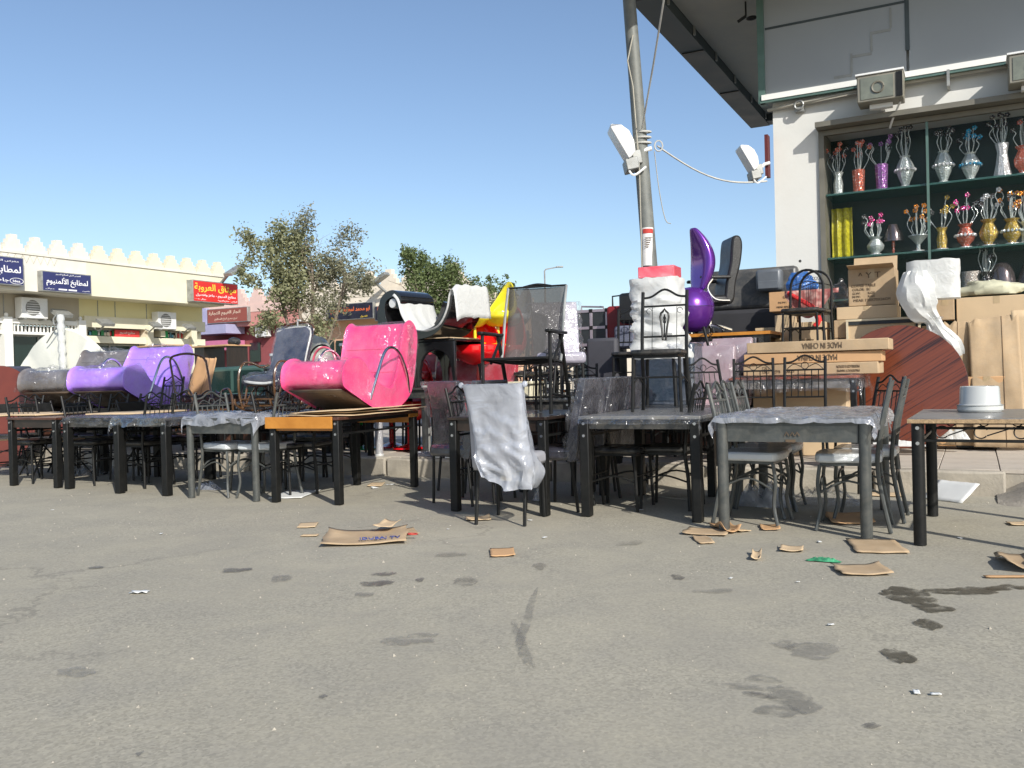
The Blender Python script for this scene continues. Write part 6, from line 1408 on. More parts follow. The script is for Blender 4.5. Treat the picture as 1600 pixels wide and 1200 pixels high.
pxbox('crumpled low carton under the COFFEE TABLE carton', 1306, 1404, 478, 498, 2.0, .45, cardboard2); pxbox('pale carton left of the big framed board', 1303, 1330, 500, 528, 2.0, .3, cardboard); pxbox('lower pale carton below it, beside the chair', 1303, 1332, 529, 560, 2.0, .3, cardboard2)
pxbox('wide carton with folded corner behind the white wrapped lamp', 1462, 1492, 467, 500, 2.35, .3, cardboard); pxbox('long pale carton on top of the heap at the right edge', 1493, 1625, 462, 503, 2.4, .35, cardboard2)
pxbox('big hidden carton at the base of the heap behind the round tabletop', 1325, 1440, 532, 694, 2.15, .5, cardboard); pxbox('big hidden carton behind the flattened sheets', 1442, 1640, 505, 694, 2.55, .4, cardboard)
pxbox('short carton behind the white bowl', 1512, 1573, 588, 627, 2.0, .2, cardboard3, texts=())
pxbox('shallow black fronted carton on the pavement under the scrollwork table', 1494, 1563, 682, 700, 2.05, .25, case_b, tape=False); pxbox('small tan carton right of the round tabletop foot', 1465, 1494, 676, 697, 2.0, .2, cardboard3)
# framed board
a, b = SP(1322, 497, 1.95), SP(1438, 497, 1.95); zb = SP(1380, 590, 1.95).z
o = thing('picture_frame', 'flat wooden frame with black rim standing behind the round tabletop', 'frame', (a+b)/2*1, YAW); o.location.z = zb; w_ = (b-a).length; h_ = (a.z+b.z)/2-zb
mb = MB(); mb.box(-w_/2, w_/2, 0, .03, 0, h_); mb.build('panel', cardboard2, o, smooth=0)
mb = MB(); mb.box(-w_/2, w_/2, -.02, -.001, h_-.022, h_).box(-w_/2, -w_/2+.022, -.02, -.001, 0, h_-.023).box(w_/2-.022, w_/2, -.02, -.001, 0, h_-.023); mb.build('rim', mm('cream edging', (.62, .54, .38), .6), o, smooth=0)
mb = MB(); mb.box(-w_/2+.024, w_/2-.024, -.012, -.001, h_-.06, h_-.023).box(w_/2-.045, w_/2-.024, -.012, -.001, 0, h_-.061); mb.build('inner_strip', case_b, o, smooth=0)  # black strips just inside the rim, along the top and right
# flattened big sheets leaning
def sheet(label, pts, n0, lean, m, seed):
    """a leaning flattened box with its own fold and buckled edge"""
    rv = random.Random(seed); A = [SP(x, y, n0) for x, y in pts]; mb = MB()
    def fn(a, b):
        p = (A[0]*(1-a)+A[1]*a)*(1-b)+(A[3]*(1-a)+A[2]*a)*b
        return p+N*(.03*NZ.noise(Vector((a*3+seed, b*2, 0)))+lean*b)+Vector((0, 0, .035*NZ.noise(Vector((a*9+seed, 5, b)))*(b > .9)))
    mb.grid(18, 18, fn); o = mb.build('flattened_carton', m, solid=.008, smooth=.4)
    for f_ in (.3,): pass
    e = MB(); e.tube([fn(.62+.05*k/9, k/9)-N*.008 for k in range(10)], .003, 4); e.build('crease', mm('cardboard crease', (.2, .13, .07), .9) if 'cardboard crease' not in M_ else M_['cardboard crease'], o)
    return tag(o, label, 'cardboard', 'flattened cartons leaning by the wall')
sheet('large flattened carton leaning by the white wrapped lamp', ((1436, 694), (1530, 697), (1520, 500), (1448, 508)), 2.0, .12, cardboard, 1); sheet('large flattened carton with a vertical crease right of the first', ((1522, 698), (1606, 700), (1592, 488), (1512, 500)), 1.9, .2, cardboard, 5)
sheet('flattened carton cut by the right edge of the photo', ((1588, 700), (1680, 702), (1680, 482), (1580, 484)), 2.0, .1, cardboard2, 9)
# round tabletop
m, t, b = newmat('striped mahogany veneer'); v = coords(t, (1, 1, 1), (0, R(33), 0)); mp = t.nodes.new('ShaderNodeMapping'); mp.inputs['Scale'].default_value = (.4, 1, 24); t.links.new(v, mp.inputs[0])
n_1 = noi(t, 1.6, 5, .55, .12, mp.outputs[0]); rp_ = ramp(t, n_1.outputs[0], [(.38, (.03, .009, .005)), (.45, (.125, .03, .012)), (.58, (.165, .04, .015)), (.66, (.09, .02, .008))]); t.links.new(rp_.outputs[0], b.inputs['Base Color']); b.inputs['Roughness'].default_value = .3; b.inputs['Coat Weight'].default_value = .25
rc = SP(1405, 604, 1.55); rb_, rtp = SP(1405, 700, 1.55), SP(1405, 507, 1.55); rr_ = (rtp-rb_).length/2
o = thing('round_tabletop', 'large round mahogany striped tabletop standing on edge against the cartons', 'tabletop', rc, YAW); o.rotation_euler = (R(-7), 0, YAW)
mb = MB(); mb.lathe([(0, -.016), (rr_-.004, -.016), (rr_, -.012), (rr_, .012), (rr_-.004, .016), (0, .016)], 72, (0, 0, 0), 'y'); mb.build('veneered_disc', m, o, smooth=.5)
mb = MB(); mb.lathe([(rr_+.0005, -.011), (rr_+.002, -.0108), (rr_+.002, .0108), (rr_+.0005, .011)], 72, (0, 0, 0), 'y'); mb.build('edge_band', walnut, o, smooth=.5)
mah = mm('plain dark red veneer', (.16, .035, .02), .4, 0, .15, 3, coat=.2)
for lb, px, py, n, r_, le in (('dark red round tabletop leaning behind the leftmost table', -6, 652, -.35, .72, -8), ('dark red round tabletop low behind the taupe lounger', 128, 668, 1.15, .5, -12)):
    o = thing('round_tabletop', lb, 'tabletop', SP(px, py, n), YAW); o.rotation_euler = (R(le), 0, YAW+.2); mb = MB(); mb.lathe([(0, -.014), (r_, -.012), (r_, .012), (0, .014)], 60, (0, 0, 0), 'y'); mb.build('veneered_disc', mah, o, smooth=.5)
    mb = MB(); mb.lathe([(r_+.0005, -.01), (r_+.003, -.009), (r_+.003, .009), (r_+.0005, .01)], 60, (0, 0, 0), 'y'); mb.build('edge_band', dark_wood, o, smooth=.5)
# foam wrapped lamp
s0 = SP(1455, 470, 1.85); o = thing('wrapped_lamp', 'standing lamp in white foam wrap with long hanging tail', 'wrapped lamp', s0, YAW)
def loc_(px, py, dn=0): q = SP(px, py, 1.85+dn)-s0; return Vector((q.dot(U), q.dot(N), q.z))
a, b, c_, d_ = loc_(1418, 470), loc_(1501, 466), loc_(1500, 405), loc_(1420, 402)
mb = MB(); w2 = (b.x-a.x)/2; cx = (a.x+b.x)/2; vs = []; n_ = 32
for j in range(15):
    t = j/14
    for i in range(n_):
        an = 2*PI*i/n_; ca, sa = math.cos(an), math.sin(an); sq = (abs(ca)**5+abs(sa)**5)**(-.2); q = w2*(1+.03*NZ.noise(Vector((ca*3, sa*3, t*6)))); vs.append((cx+sq*ca*q, sq*sa*.16+.012*NZ.noise(Vector((ca*6, sa*6, t*5))), a.z+(c_.z-a.z)*t+.02*NZ.noise(Vector((ca*3, sa*3, 9)))*(t > .9)))
mb.add(vs, [(j*n_+i, j*n_+(i+1) % n_, (j+1)*n_+(i+1) % n_, (j+1)*n_+i) for j in range(14) for i in range(n_)]+[tuple(range(n_)), tuple(14*n_+k for k in range(n_))]); mb.build('shade_wrap', film_white, o, smooth=.7)
pts = [loc_(1432, 428), loc_(1434, 455), loc_(1442, 485), loc_(1455, 500), loc_(1464, 515), loc_(1476, 530), loc_(1488, 545), loc_(1498, 557)]; rad = [.10, .175, .15, .075, .085, .105, .1, .05]
sp3 = spline(pts, 5); rr3 = [p.x for p in spline([Vector((r_, 0, 0)) for r_ in rad], 5)]; mb = MB()
for p in sp3: p.y -= .16
mb.tube(sp3, .1, 22, rad=rr3, flat=.75); 
for k in range(len(mb.v)):
    p = mb.v[k]; an = 2*PI*(k % 22)/22; mb.v[k] = p+Vector((.014*math.sin(k % 22*2.9)+.03*NZ.noise(p*7), -.03*abs(math.sin(an*3.5+p.z*6)), .02*NZ.noise(p*9)))
mb.build('foam_wrap', film_white, o, smooth=.6)
mb = MB(); mb.tube(arc(loc_(1458, 498)+Vector((0, -.16, 0)), .085, 0, 6.2, 12, 'xy'), .012, 6); mb.build('binding_tape', film_clear, o)
# limp pale bag at the top right, carton contents, chequered cloth and blue bag by the chairs
def lump(name, label, cat, p, rx, ry, rz_, m, seed, rough=.3, flat=False):
    mb = MB(); mb.ball((0, 0, 0), rx, ry, rz_, 26, 16)
    for k in range(len(mb.v)):
        q = mb.v[k]; f = 1+rough*NZ.noise(q*(2.2/max(rx, ry))+Vector((seed, 0, 0)))+rough*.5*NZ.noise(q*(6/max(rx, ry))+Vector((0, seed, 0))); mb.v[k] = Vector((q.x*f, q.y*f, max(-rz_*.55, q.z*f)))
    o = mb.build(name, m, loc=p+Vector((0, 0, rz_*.55)), smooth=.5); o.rotation_euler = (0, 0, YAW); return tag(o, label, cat)
lump('fabric_bundle', 'limp pale green bundle lying on the cartons under the bell lampshade', 'bundle', SP(1545, 461, 2.5), .32, .12, .10, mm('pale green fabric', (.48, .47, .34), .8, 0, .2, 9, .3, 30), 3)
lump('plastic_bag', 'crumpled blue bag behind the round arched backs', 'plastic bag', SP(1252, 454, 2.6), .16, .1, .14, film('blue polythene', (.05, .2, .6), .7, .95, 6), 5)
lump('plastic_bag', 'crumpled clear bag on the window ledge left of the COFFEE TABLE carton', 'plastic bag', SP(1312, 482, 2.4), .1, .1, .2, film_clear, 6)
o = thing('textile', 'red patterned cloth hanging behind the round arched backs', 'cloth', SP(1262, 453, 2.0), YAW); w_ = .5
chk, t, b = newmat('red patterned cloth'); v = coords(t, (18, 18, 18)); ck = nd(t, 'ShaderNodeTexVoronoi', Scale=1.0); t.links.new(v, ck.inputs['Vector']); c = ramp(t, ck.outputs['Distance'], [(.2, (.5, .3, .26)), (.6, (.3, .1, .09))]); t.links.new(c.outputs[0], b.inputs['Base Color']); b.inputs['Roughness'].default_value = .9
mb = MB(); mb.grid(16, 10, lambda a, b: (-.24+a*.56, -.02*math.sin(a*14)-.03*b, -b*(.05+.26*math.sin(PI*min(1, a*1.15))))); mb.build('cloth', chk, o, solid=.004); mb = MB(); mb.tube(spline([(-.2, -.05, -.02), (-.05, -.07, -.12), (.06, -.08, -.2), (.12, -.08, -.34), (.08, -.08, -.4)], 5), .03, 8, rad=[.02+.0009*i for i in range(21)]); mb.build('fringe', mm('bright red fabric', (.6, .03, .03), .8), o)
# bowl on T9
bw = thing('bowl', 'glazed white bowl shaped lamp base standing on the scrollwork table at the right', 'bowl', SP(1531, 631, -1.55), YAW); bw.location.z = .752
s_ = (SP(1531, 597, -1.6).z-.752)/.15
mb = MB(); mb.lathe([(0, 0), (.142, .0), (.152, .012), (.15, .035), (.138, .045), (.135, .05), (.13, .14), (.126, .15), (.118, .148), (.122, .06), (0, .055)], 40); mb.build('bowl_body', mm('glazed white ceramic', (.50, .51, .49), .18, 0, .05, 2, coat=.7), bw); mb = MB(); mb.lathe([(.1505, .0365), (.153, .0365), (.153, .0405), (.1505, .0405)], 40); mb.build('rim_line', steel, bw); bw.scale = (s_*.70, s_*.70, s_*.86)

# ---- left background things
def cloth_dome():
    p = SP(103, 620, 1.5); o = thing('wrapped_round_tabletop', 'large round tabletop in off white cloth with a bound post, behind the taupe lounger', 'tabletop', p, YAW+.1)
    r_ = (SP(103, 514, 1.5)-p).length; mb = MB()
    mb.lathe([(0, -.05), (r_*.6, -.048), (r_*.97, -.03), (r_, 0), (r_*.97, .03), (0, .04)], 64, (0, 0, 0), 'y', rip=lambda a, z: .015*math.sin(a*5))
    for k in range(len(mb.v)): q = mb.v[k]; mb.v[k] = q+Vector((0, .03*NZ.noise(q*3.5), 0))
    mb.build('cloth_cover', mm('off white canvas', (.68, .68, .60), .75, 0, .06, 4, .3, 25), o, smooth=.7)
    mb = MB(); mb.grid(6, 6, lambda a, b: (r_*.75+.3*a*r_, -.06, r_*.7-.5*a*r_-b*.12)); mb.build('loose_cloth', M_['off white canvas'], o, solid=.006)
    pts = [Vector((.12, -.14, r_*.35)), Vector((.10, -.14, r_*.8)), Vector((.08, -.13, r_*1.2))]; mb = MB(); pts = spline(pts, 8); mb.tube(pts, .05, 12, rad=[.055+.012*math.sin(i*2.3) for i in range(len(pts))]); mb.build('bound_post', film_white, o, smooth=.8)
    mb = MB(); mb.tube(spline([(.1, -.16, r_*1.1), (.0, -.17, r_*1.05), (-.04, -.16, r_*1.14), (.02, -.15, r_*1.2)], 4), .012, 5).tube([(.05, -.16, r_*1.05), (-.25, -.12, r_*.8)], .01, 5); mb.build('cord', steel, o)
cloth_dome()
soft('dark blue grey cupboard with a pull handle at the far left edge', at(12, .8, KP+.6), YAW, .7, .62, .4, mm('blue grey board', (.05, .055, .08), .4), 'cupboard', 'cupboard', False, group='cabinets at far left')
o = thing('cabinet_handle', 'small chrome handle bracket on the cupboard at far left', 'handle', at(9, .5, KP+.95), YAW) if False else None
o = carton('small white carton on the dark shelf left of the white cloth', at(34, 1.6, KP+1.0), YAW, .2, .2, .16, foam, group='white cartons on the dark shelf'); o2 = carton('second small white carton beside it near the dark red block', at(46, 1.6, KP+1.0), YAW, .2, .2, .16, foam, group='white cartons on the dark shelf')
slab_table('dark shelf table behind the leftmost table, carrying white cartons', at(40, 1.6, KP), YAW, .9, .5, .99, tm=dark_wood)
soft('dark red wooden block left of the white cloth', at(55, 1.5, KP+1.0), YAW, .3, .16, .3, mah, 'wooden_block', 'block', False, group='cabinets at far left')
# desks behind the lilac lounger
for px, lb in ((255, 'thin topped wooden desk behind the lilac lounger'), (345, 'thin topped wooden desk behind the rattan rocker with a black cap on it')):
    d = SP(px, 540, 5.2); o = thing('desk', lb, 'desk', Vector((d.x, d.y, KP)), YAW-.1, 'desks in the middle distance'); h_ = d.z-KP
    mb = MB(); mb.box(-.55, .55, -.3, .3, h_-.03, h_); mb.build('tabletop', cardboard3, o, bevel=.004); mb = MB(); mb.box(-.5, -.2, -.25, .25, h_*.35, h_-.031).box(-.5, -.47, -.25, .25, 0, h_*.34).box(.47, .5, -.25, .25, 0, h_-.031).box(-.23, -.2, -.25, .25, 0, h_*.34); mb.build('pedestal', dark_wood, o, smooth=0)
cp = SP(366, 538, 5.1); lump('cap', 'black cap lying on the desk behind the rattan rocker', 'cap', cp, .13, .12, .09, M_['black vinyl seat'], 9, .1)
sheet('brown cardboard sheet leaning between lilac lounger and rattan rocker', ((284, 640), (322, 640), (330, 560), (300, 558)), 1.2, .1, cardboard3, 15)
# parked car
def car(label, p, rz, m):
    o = thing('parked_car', label, 'car', p, rz)
    body = [(-2.1, .3), (-2.15, .6), (-2.0, .78), (-1.1, .86), (1.0, .9), (1.9, .85), (2.1, .7), (2.1, .3)]
    mb = MB(); mb.prism(body, -.82, .82); mb.build('body', m, o, bevel=.06); cab = [(-1.0, .87), (-.45, 1.36), (.7, 1.4), (1.45, .9)]
    mb = MB(); mb.prism(cab, -.72, .72); mb.build('cabin', m, o, bevel=.05)
    for s_ in (-1, 1):
        mb = MB(); mb.prism([(-.85, .91), (-.42, 1.28), (.1, 1.3), (.1, .92)], s_*.724, s_*.735); mb.build('side_window', darkglass, o, smooth=0); mb = MB(); mb.prism([(.16, .92), (.16, 1.3), (.65, 1.31), (1.25, .93)], s_*.724, s_*.735); mb.build('side_window', darkglass, o, smooth=0)
        mb = MB(); mb.box(-.1, .1, s_*.825-.01, s_*.825+.01, .72, .75); mb.build('handle', chrome, o, smooth=0)
        for x in (-1.35, 1.35): mb = MB(); mb.lathe([(0, -.1), (.3, -.1), (.32, -.06), (.32, .06), (.3, .1), (0, .1)], 20, (x, s_*.75, .32), 'y'); wh = mb.build('wheel', black_metal, o); mb = MB(); mb.lathe([(0, -.11), (.17, -.108), (.18, -.1)], 14, (x, s_*.76, .32), 'y'); mb.build('hubcap', chrome, wh)
    mb = MB(); mb.prism([(-.99, .93), (-.5, 1.33), (-.53, 1.36), (-1.04, .94)], -.66, .66); mb.build('windscreen', darkglass, o, smooth=0)
    for s_ in (-1, 1): mb = MB(); mb.box(-2.17, -2.1, s_*.62-.15, s_*.62+.15, .58, .72); mb.build('headlight', chrome, o, bevel=.01)
    return o
q = W(345, 585, 17.5); car('dark green parked car seen between the lilac lounger and the rattan rocker', Vector((q.x+.3, q.y, 0)), YAW+.5, mm('dark green car paint', (.05, .10, .085), .25, .2, .1, 2, coat=.8))
# pots and wrapped bundle behind the pink lounger
for px, py, n, lb, m in ((454, 556, 4.0, 'white ribbed plant pot behind the pink lounger foot', white_plastic), (548, 536, 3.5, 'terracotta pot with white rim beside the pink backrest', mm('terracotta', (.42, .16, .09), .7)), (437, 552, 4.4, 'dark grey jar left of the white ribbed pot', darkbeam)):
    q = SP(px, py, n); o = thing('plant_pot', lb, 'pot', q-Vector((0, 0, .3)), YAW, 'pots behind the pink lounger'); mb = MB(); mb.lathe([(0, 0), (.13, 0), (.17, .25), (.15, .26), (0, .2)], 20); mb.build('pot_body', m, o); mb = MB(); mb.lathe([(.175, .25), (.185, .255), (.185, .295), (.16, .295), (.155, .26)], 20); mb.build('rim', white_plastic, o)
    o2 = slab_table({454: 'small stand under the white ribbed pot', 548: 'small stand under the terracotta pot', 437: 'small stand under the dark grey jar'}[px], Vector((q.x, q.y, KP)), YAW, .34, .34, q.z-.303-KP, tm=dark_wood, rail=False, bolts=False, ah=.03, lr=.015)
mb = MB(); q = SP(488, 560, 1.0)
lump('wrapped_armchair', 'grey green polythene bundle behind the pink lounger foot', 'bundle', q-Vector((0, 0, .15)), .28, .2, .30, mm('grey green tarpaulin', (.30, .30, .26), .35, 0, .25, 4, .3, 18, coat=.5), 12, .25)
o = thing('arched_handle_chair', 'thin pink and black arched frame between the tarpaulin bundle and the pink lounger', 'chair frame', SP(503, 568, .3), YAW)
mb = MB(); mb.tube([(.2*math.cos(PI-PI*k/14), 0, .22*math.sin(PI*k/14)) for k in range(15)], .012, 8); mb.build('arch', M_['black painted metal'], o); mb = MB(); mb.tube([(.06+.17*math.cos(PI-PI*k/14), -.03, .19*math.sin(PI*k/14)) for k in range(15)], .014, 8); mb.build('arch', mm('pink tube', (.7, .12, .18), .3), o)
o2 = slab_table('dark table behind the orange one, hidden under the tarpaulin bundle', at(492, .6, KP), YAW, .9, .6, SP(488, 570, .6).z-KP-.02, tm=blacktop)
# dark heap tables filling the shade behind the first row
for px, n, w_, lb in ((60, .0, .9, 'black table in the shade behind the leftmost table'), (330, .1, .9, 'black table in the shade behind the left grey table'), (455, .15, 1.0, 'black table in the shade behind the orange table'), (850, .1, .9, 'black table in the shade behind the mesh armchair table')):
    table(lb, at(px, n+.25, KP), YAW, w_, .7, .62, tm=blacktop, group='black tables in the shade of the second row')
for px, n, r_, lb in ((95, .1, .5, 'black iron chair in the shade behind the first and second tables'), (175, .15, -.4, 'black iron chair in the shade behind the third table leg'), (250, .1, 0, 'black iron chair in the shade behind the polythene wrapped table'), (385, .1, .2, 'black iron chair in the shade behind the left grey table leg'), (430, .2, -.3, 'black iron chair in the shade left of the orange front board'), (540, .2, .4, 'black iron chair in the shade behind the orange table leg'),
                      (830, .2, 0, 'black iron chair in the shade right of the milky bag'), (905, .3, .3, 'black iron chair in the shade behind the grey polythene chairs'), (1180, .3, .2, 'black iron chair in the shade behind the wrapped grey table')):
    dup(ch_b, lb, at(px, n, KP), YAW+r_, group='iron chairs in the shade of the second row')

for px, n, w2, h2, lb in ((20, .9, .9, .5, 'dark brown filler cabinet added to deepen the shade at far left'), (105, 1.3, .8, .45, 'dark brown filler cabinet added to deepen the shade below the taupe lounger'), (185, 1.3, .9, .45, 'dark brown filler cabinet added to deepen the shade below the lilac lounger'), (262, 1.3, .8, .5, 'dark brown filler cabinet added to deepen the shade behind the paired iron chair backs'), (340, .9, .9, .72, 'dark brown filler cabinet added to deepen the shade below the rattan rocker'), (425, 1.0, .9, .7, 'dark brown filler cabinet added to deepen the shade left of the orange table'), (505, 1.1, .8, .66, 'dark brown filler cabinet added to deepen the shade under the pink lounger'), (860, 1.4, .7, .6, 'dark brown filler cabinet added to deepen the shade under the lamp stand'), (1060, 1.3, .9, .7, 'dark brown filler cabinet added to deepen the shade behind the lyre chair')):
    o = thing('dark_box', lb, 'cabinet', at(px, n, KP), YAW+.03*math.sin(px), 'filler cabinets added to deepen the shade behind the tables')  # invented cabinets, added to block the bright pavement and darken under the tables
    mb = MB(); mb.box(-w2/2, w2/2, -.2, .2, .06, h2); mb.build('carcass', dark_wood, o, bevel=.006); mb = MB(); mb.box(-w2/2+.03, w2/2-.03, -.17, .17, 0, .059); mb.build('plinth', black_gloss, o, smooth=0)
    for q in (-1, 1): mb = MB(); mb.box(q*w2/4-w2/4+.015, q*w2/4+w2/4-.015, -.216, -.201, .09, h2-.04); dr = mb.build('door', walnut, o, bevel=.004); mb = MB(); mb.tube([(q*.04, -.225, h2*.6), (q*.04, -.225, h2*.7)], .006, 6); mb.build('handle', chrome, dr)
for px, n, z, r_, lb in ((604, .9, KP, .2, 'black iron chair on the pavement under the pink lounger shadow'), (628, 1.6, KP+.5, -.3, 'black iron chair raised in the heap behind the pink lounger back'), (655, 1.5, KP, .5, 'black iron chair on the pavement behind the pale grey post'), (722, 1.4, KP, -.2, 'black iron chair on the pavement behind the thin white frame'),
   (700, 1.9, KP+.75, .3, 'black iron chair raised in the heap under the yellow shells'), (838, 1.1, KP+.42, .1, 'black iron chair raised behind the right arm of the mesh armchair'), (868, 1.7, KP+.6, -.4, 'black iron chair raised before the crowded lamp stand'), (905, .8, KP, .4, 'black iron chair on the pavement before the lamp stand'),
   (990, 1.0, KP+.6, .2, 'black iron chair raised in the heap left of the white wrapped stack'), (1012, .55, KP, -.3, 'black iron chair on the pavement under the white wrapped stack'), (1150, 1.2, KP+.35, PI/2, 'black iron chair on its way up the heap right of the mauve chairs'), (1095, 1.3, KP+.3, -.5, 'black iron chair half hidden between mauve chairs and display table')):
    dup(ch_b, lb, at(px, n, z), YAW+r_, group='black iron chairs heaped on the pavement')
for px, n, z, w2, d2, lb in ((630, 1.6, KP, .8, .6, 'low black table carrying a raised chair behind the pink lounger'), (700, 1.9, KP, .8, .6, 'black table carrying a raised chair under the yellow shells'), (838, 1.1, KP, .6, .5, 'small black table carrying a chair behind the mesh armchair'), (868, 1.7, KP, .6, .5, 'black table carrying a chair before the lamp stand'), (990, 1.0, KP, .6, .5, 'small black table carrying a chair left of the white wrapped stack'), (1122, 1.25, KP, 1.0, .5, 'low black table carrying chairs below the display table')):
    table(lb, at(px, n, z), YAW, w2, d2, {630: .5, 700: .75, 838: .42, 868: .6, 990: .6, 1122: .3}[px]-.002, tm=blacktop, lr=.02, ah=.05, bolts=False, rail=False, group='small black tables in the heap')
# ================================================================ LITTER
o = scrap('large flattened brown carton with worn print, lying alone on the asphalt', 572, 842, 128, 22, .10, 2, cardboard, .09, 'flattened_carton')
me = text_mesh('IDUBAI TV', .26, .05); me.materials.append(inkb); me.name = 'print'; link('print', me, o, (.10, -.15, .024), (0.08, 0, .05)); me = text_mesh('O', .07, .045); me.materials.append(inkr); me.name = 'print'; link('print', me, o, (.31, -.10, .032), (0.05, .05, 0))
scrap('small bent flap of cardboard on the far corner of the printed flattened carton', 606, 831, 28, 9, -.25, 5, cardboard2, .06, z=.05)
scrap('thin pale strip of cardboard left of the printed flattened carton', 484, 838, 26, 2.5, 0, 7, cardboard2, .005); scrap('pointed cardboard corner right of the printed flattened carton', 634, 833, 34, 9, .3, 8, cardboard, .05)
scrap('small square of pale cardboard between the printed carton and the orange table', 481, 822, 28, 7, .1, 9, cardboard2, .012); scrap('plain cardboard square on open asphalt in the middle', 785, 865, 38, 12, .05, 10, cardboard3, .02)
scrap('torn cardboard strip below the milky bag', 747, 812, 38, 5, .1, 12, cardboard2, .05); scrap('big flat cardboard sheet touching the right grey table leg', 1369, 855, 74, 22, -.2, 13, cardboard, .02)
scrap('folded brown cardboard piece with torn side, nearest under the right tables', 1346, 893, 76, 16, -.08, 14, cardboard, .04); scrap('small curled cardboard chip near the green wrapper', 1237, 860, 34, 8, -.35, 15, cardboard2, .04)
scrap('narrow upright cardboard chip right of the square piece', 1182, 871, 14, 12, -.3, 16, cardboard2, .06); scrap('small square cardboard piece left of the narrow chip', 1098, 845, 24, 12, .0, 17, cardboard, .02)
scrap('long torn cardboard strip at the foot of the left grey leg', 1105, 833, 66, 10, -.4, 18, cardboard, .04); scrap('crumpled cardboard collar round the foot of the grey table leg', 1132, 828, 26, 14, .1, 19, cardboard3, .12)
scrap('thin curl of cardboard right of the grey table leg', 1152, 830, 28, 6, .4, 20, cardboard2, .06); scrap('small tan cardboard bit between the wrapped seats', 1203, 826, 28, 8, -.2, 21, cardboard3, .04)
scrap('folded open carton corner at the right edge of the photo', 1596, 884, 56, 26, -.3, 22, cardboard, .2); scrap('thin cardboard edge strip at the right edge below the carton corner', 1572, 903, 64, 3, -.1, 23, cardboard3, .005)
scrap('brown cardboard sheet in the shade under the right grey table', 1325, 812, 62, 18, -.2, 24, cardboard3, .06); scrap('flat tan strip lying along the kerb foot', 1385, 774, 50, 6, -.35, 25, cardboard2, .02); scrap('small tan strip near the right table rear leg', 1590, 820, 26, 5, -.2, 26, cardboard2, .02)
scrap('torn beige paper on the ground right of the silver post', 588, 758, 22, 5, 0, 27, cardboard2, .02)
scrap('flat white board lying under the orange table', 462, 773, 52, 12, -.1, 30, foam, .006, 'white_board', .004, 'board')
# grit and dust swept against the kerb and strewn over the yard
rv = random.Random(77); vs = []; fs = []
for k in range(5200):
    if rv.random() < .45: u_, n_ = rv.uniform(-9, 3.5), -abs(rv.gauss(0, .5))-.02
    else: u_, n_ = rv.uniform(-8, 4.5), -rv.uniform(.3, 7.2)
    p = S(u_, n_); r_ = rv.uniform(.0015, .005) if rv.random() < .93 else rv.uniform(.005, .010); i0 = len(vs); a = rv.uniform(0, 6.28)
    for q in range(3): vs.append((p.x+r_*math.cos(a+q*2.09), p.y+r_*math.sin(a+q*2.09), 0))
    vs.append((p.x, p.y, r_*rv.uniform(.6, 1.2))); fs += [(i0, i0+1, i0+3), (i0+1, i0+2, i0+3), (i0+2, i0, i0+3)]
me = bpy.data.meshes.new('grit'); me.from_pydata(vs, [], fs); me.materials.append(mm('pale and dark grit', (.36, .33, .27), .9, 0, .5, 40)); o = link('grit', me, kind='stuff'); o['label'] = 'loose grit and small stones strewn over the asphalt and along the kerb'
PS = [(218, 927, .05, 'white crumpled tissue on open asphalt at the left'), (252, 835, .018, 'small white paper chip left of the printed flattened carton'), (82, 798, .015, 'tiny white paper chip in front of the leftmost table leg'), (585, 763, .06, 'torn white paper on the ground behind the orange table right leg'), (610, 758, .05, 'white paper scrap at the kerb foot behind the orange table'),
 (828, 814, .022, 'small white paper ball at the foot of the covered chair'), (851, 841, .02, 'white paper chip in front of the lyre chair table left leg'), (700, 828, .012, 'tiny white chip left of the milky bag chair legs'), (1142, 905, .014, 'tiny white chip left of the green wrapper on open asphalt'), (1247, 911, .010, 'tiny white speck below the green wrapper'),
 (1432, 1084, .02, 'left one of two white paper chips in the right foreground'), (1462, 1087, .018, 'right one of two white paper chips in the right foreground'), (1280, 848, .022, 'white paper chip beside the big flat cardboard sheet'), (1298, 978, .014, 'tiny white chip left of the wet stain'), (1500, 842, .02, 'pale paper chip in the shadow lines under the scrollwork table'),
 (400, 756, .03, 'white scrap under the left grey table, right one'), (352, 755, .03, 'white scrap under the left grey table, left one'), (1000, 798, .03, 'white paper strip in the shade under the lyre chair table')]
for k, (px, py, s_, lb) in enumerate(PS):
    c = G(px, py, 0); mb = MB(); mb.grid(4, 4, lambda a, b: ((a-.5)*s_*1.8*(1+.3*NZ.noise(Vector((b*3, k, 0)))), (b-.5)*s_*(1+.3*NZ.noise(Vector((a*3, k, 2)))), .004+s_*.25*abs(NZ.noise(Vector((a*2, b*2, k*3))))))
    o = mb.build('paper_scrap', foam, loc=(c.x, c.y, .003), solid=.001); o.rotation_euler = (0, 0, k*1.7); tag(o, lb, 'litter', 'white paper scraps scattered on the asphalt')
def crumple(label, p, rx, ry, rz_, m, seed, nm='plastic_bag', cat='plastic bag'):
    mb = MB(); nu_, nv_ = 30, 24
    def fn(a, b):
        x, y = (a-.5)*2, (b-.5)*2; r_ = max(0, 1-(abs(x)**3+abs(y)**3)**(1/3.))
        return (x*rx*(1+.25*NZ.noise(Vector((y*3+seed, x, 0)))), y*ry*(1+.25*NZ.noise(Vector((x*3, seed, y)))), .006+rz_*min(1, r_*2.2)*(.45+.9*abs(NZ.noise(Vector((x*2.5+seed, y*2.5, 1))))+.5*abs(NZ.noise(Vector((x*6+seed, y*6, 4))))))
    mb.grid(nu_, nv_, fn); o = mb.build(nm, m, loc=p, smooth=.35); o.rotation_euler = (0, 0, YAW); return tag(o, label, cat)
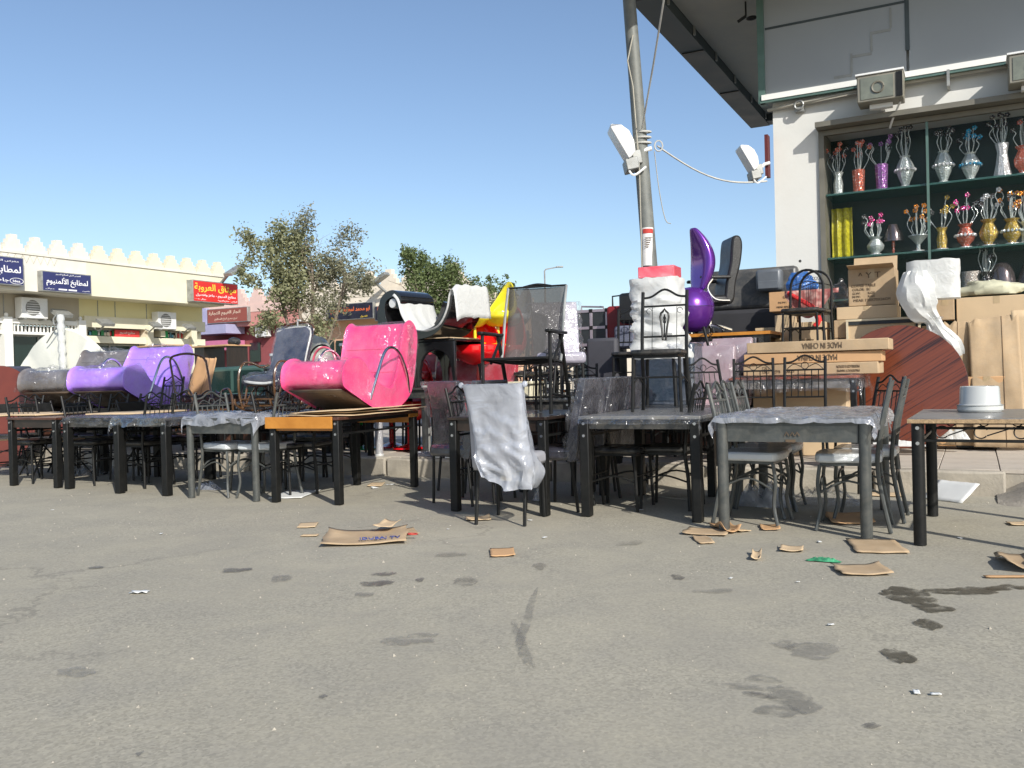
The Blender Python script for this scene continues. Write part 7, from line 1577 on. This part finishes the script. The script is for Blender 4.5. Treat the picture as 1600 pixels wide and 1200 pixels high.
crumple('crumpled clear bag with silver glints under the right half of the grey table', G(1290, 788), .26, .13, .14, film_clear, 3); crumple('milky crumpled bag under the middle of the right grey table', G(1195, 790), .22, .13, .16, film_milky, 5)
crumple('small glinting polythene ball on the ground right of the milky bag', G(846, 782), .07, .06, .12, film('bright polythene', (.85, .85, .88), .5, .95, 14), 7); crumple('silvery crumpled polythene behind the seats under the left grey table', G(325, 765), .16, .06, .07, film_milky, 9)
crumple('green and white sweet wrapper lying on the asphalt by the right tables', G(1287, 878), .09, .02, .02, mm('green wrapper', (.05, .25, .12), .3, 0, .6, 30, coat=.5), 11, 'wrapper', 'wrapper')
crumple('white foam sheet crumpled along the foot of the round tabletop', SP(1385, 697, 1.3)*1.0, .36, .09, .06, film_white, 13, 'foam_sheet', 'foam'); crumple('white foam scrap right of the round tabletop foot', SP(1490, 690, 1.75), .16, .05, .12, film_white, 15, 'foam_sheet', 'foam')
crumple('flattened polythene with debris on the kerb top left of the mesh table', at(672, .35, KP), .25, .14, .04, film_milky, 17, 'polythene_sheet', 'plastic sheet'); crumple('dark polythene heap in the shade under the second table', G(135, 742), .3, .14, .1, film_clear, 19)
# white board leaning on the kerb
a, b = G(1440, 779), G(1503, 787); mb = MB(); d = (b-a); w_ = d.length
mb.grid(10, 6, lambda x, y: (x*w_+.03*y, y*.17, y*.135+.004+.006*NZ.noise(Vector((x*5, y*3, 0))))); o = mb.build('white_board', foam, loc=a, solid=.008); o.rotation_euler = (0, 0, math.atan2(d.y, d.x)); tag(o, 'white foam board leaning on the kerb behind the scrollwork table', 'board')
# loose cable under the lyre chair table
mb = MB(); mb.tube(spline([G(1008, 740)+Vector((0, 0, .25)), G(1004, 755)+Vector((0, 0, .12)), G(1018, 772)+Vector((0, 0, .01)), G(1040, 778)+Vector((0, 0, .006)), G(1080, 782)+Vector((0, 0, .006))], 6), .005, 5); o = mb.build('cable', tan); tag(o, 'loose tan cable curling down behind the lyre chair table', 'cable')
# shade from the buildings and trees behind the camera is left to what stands there
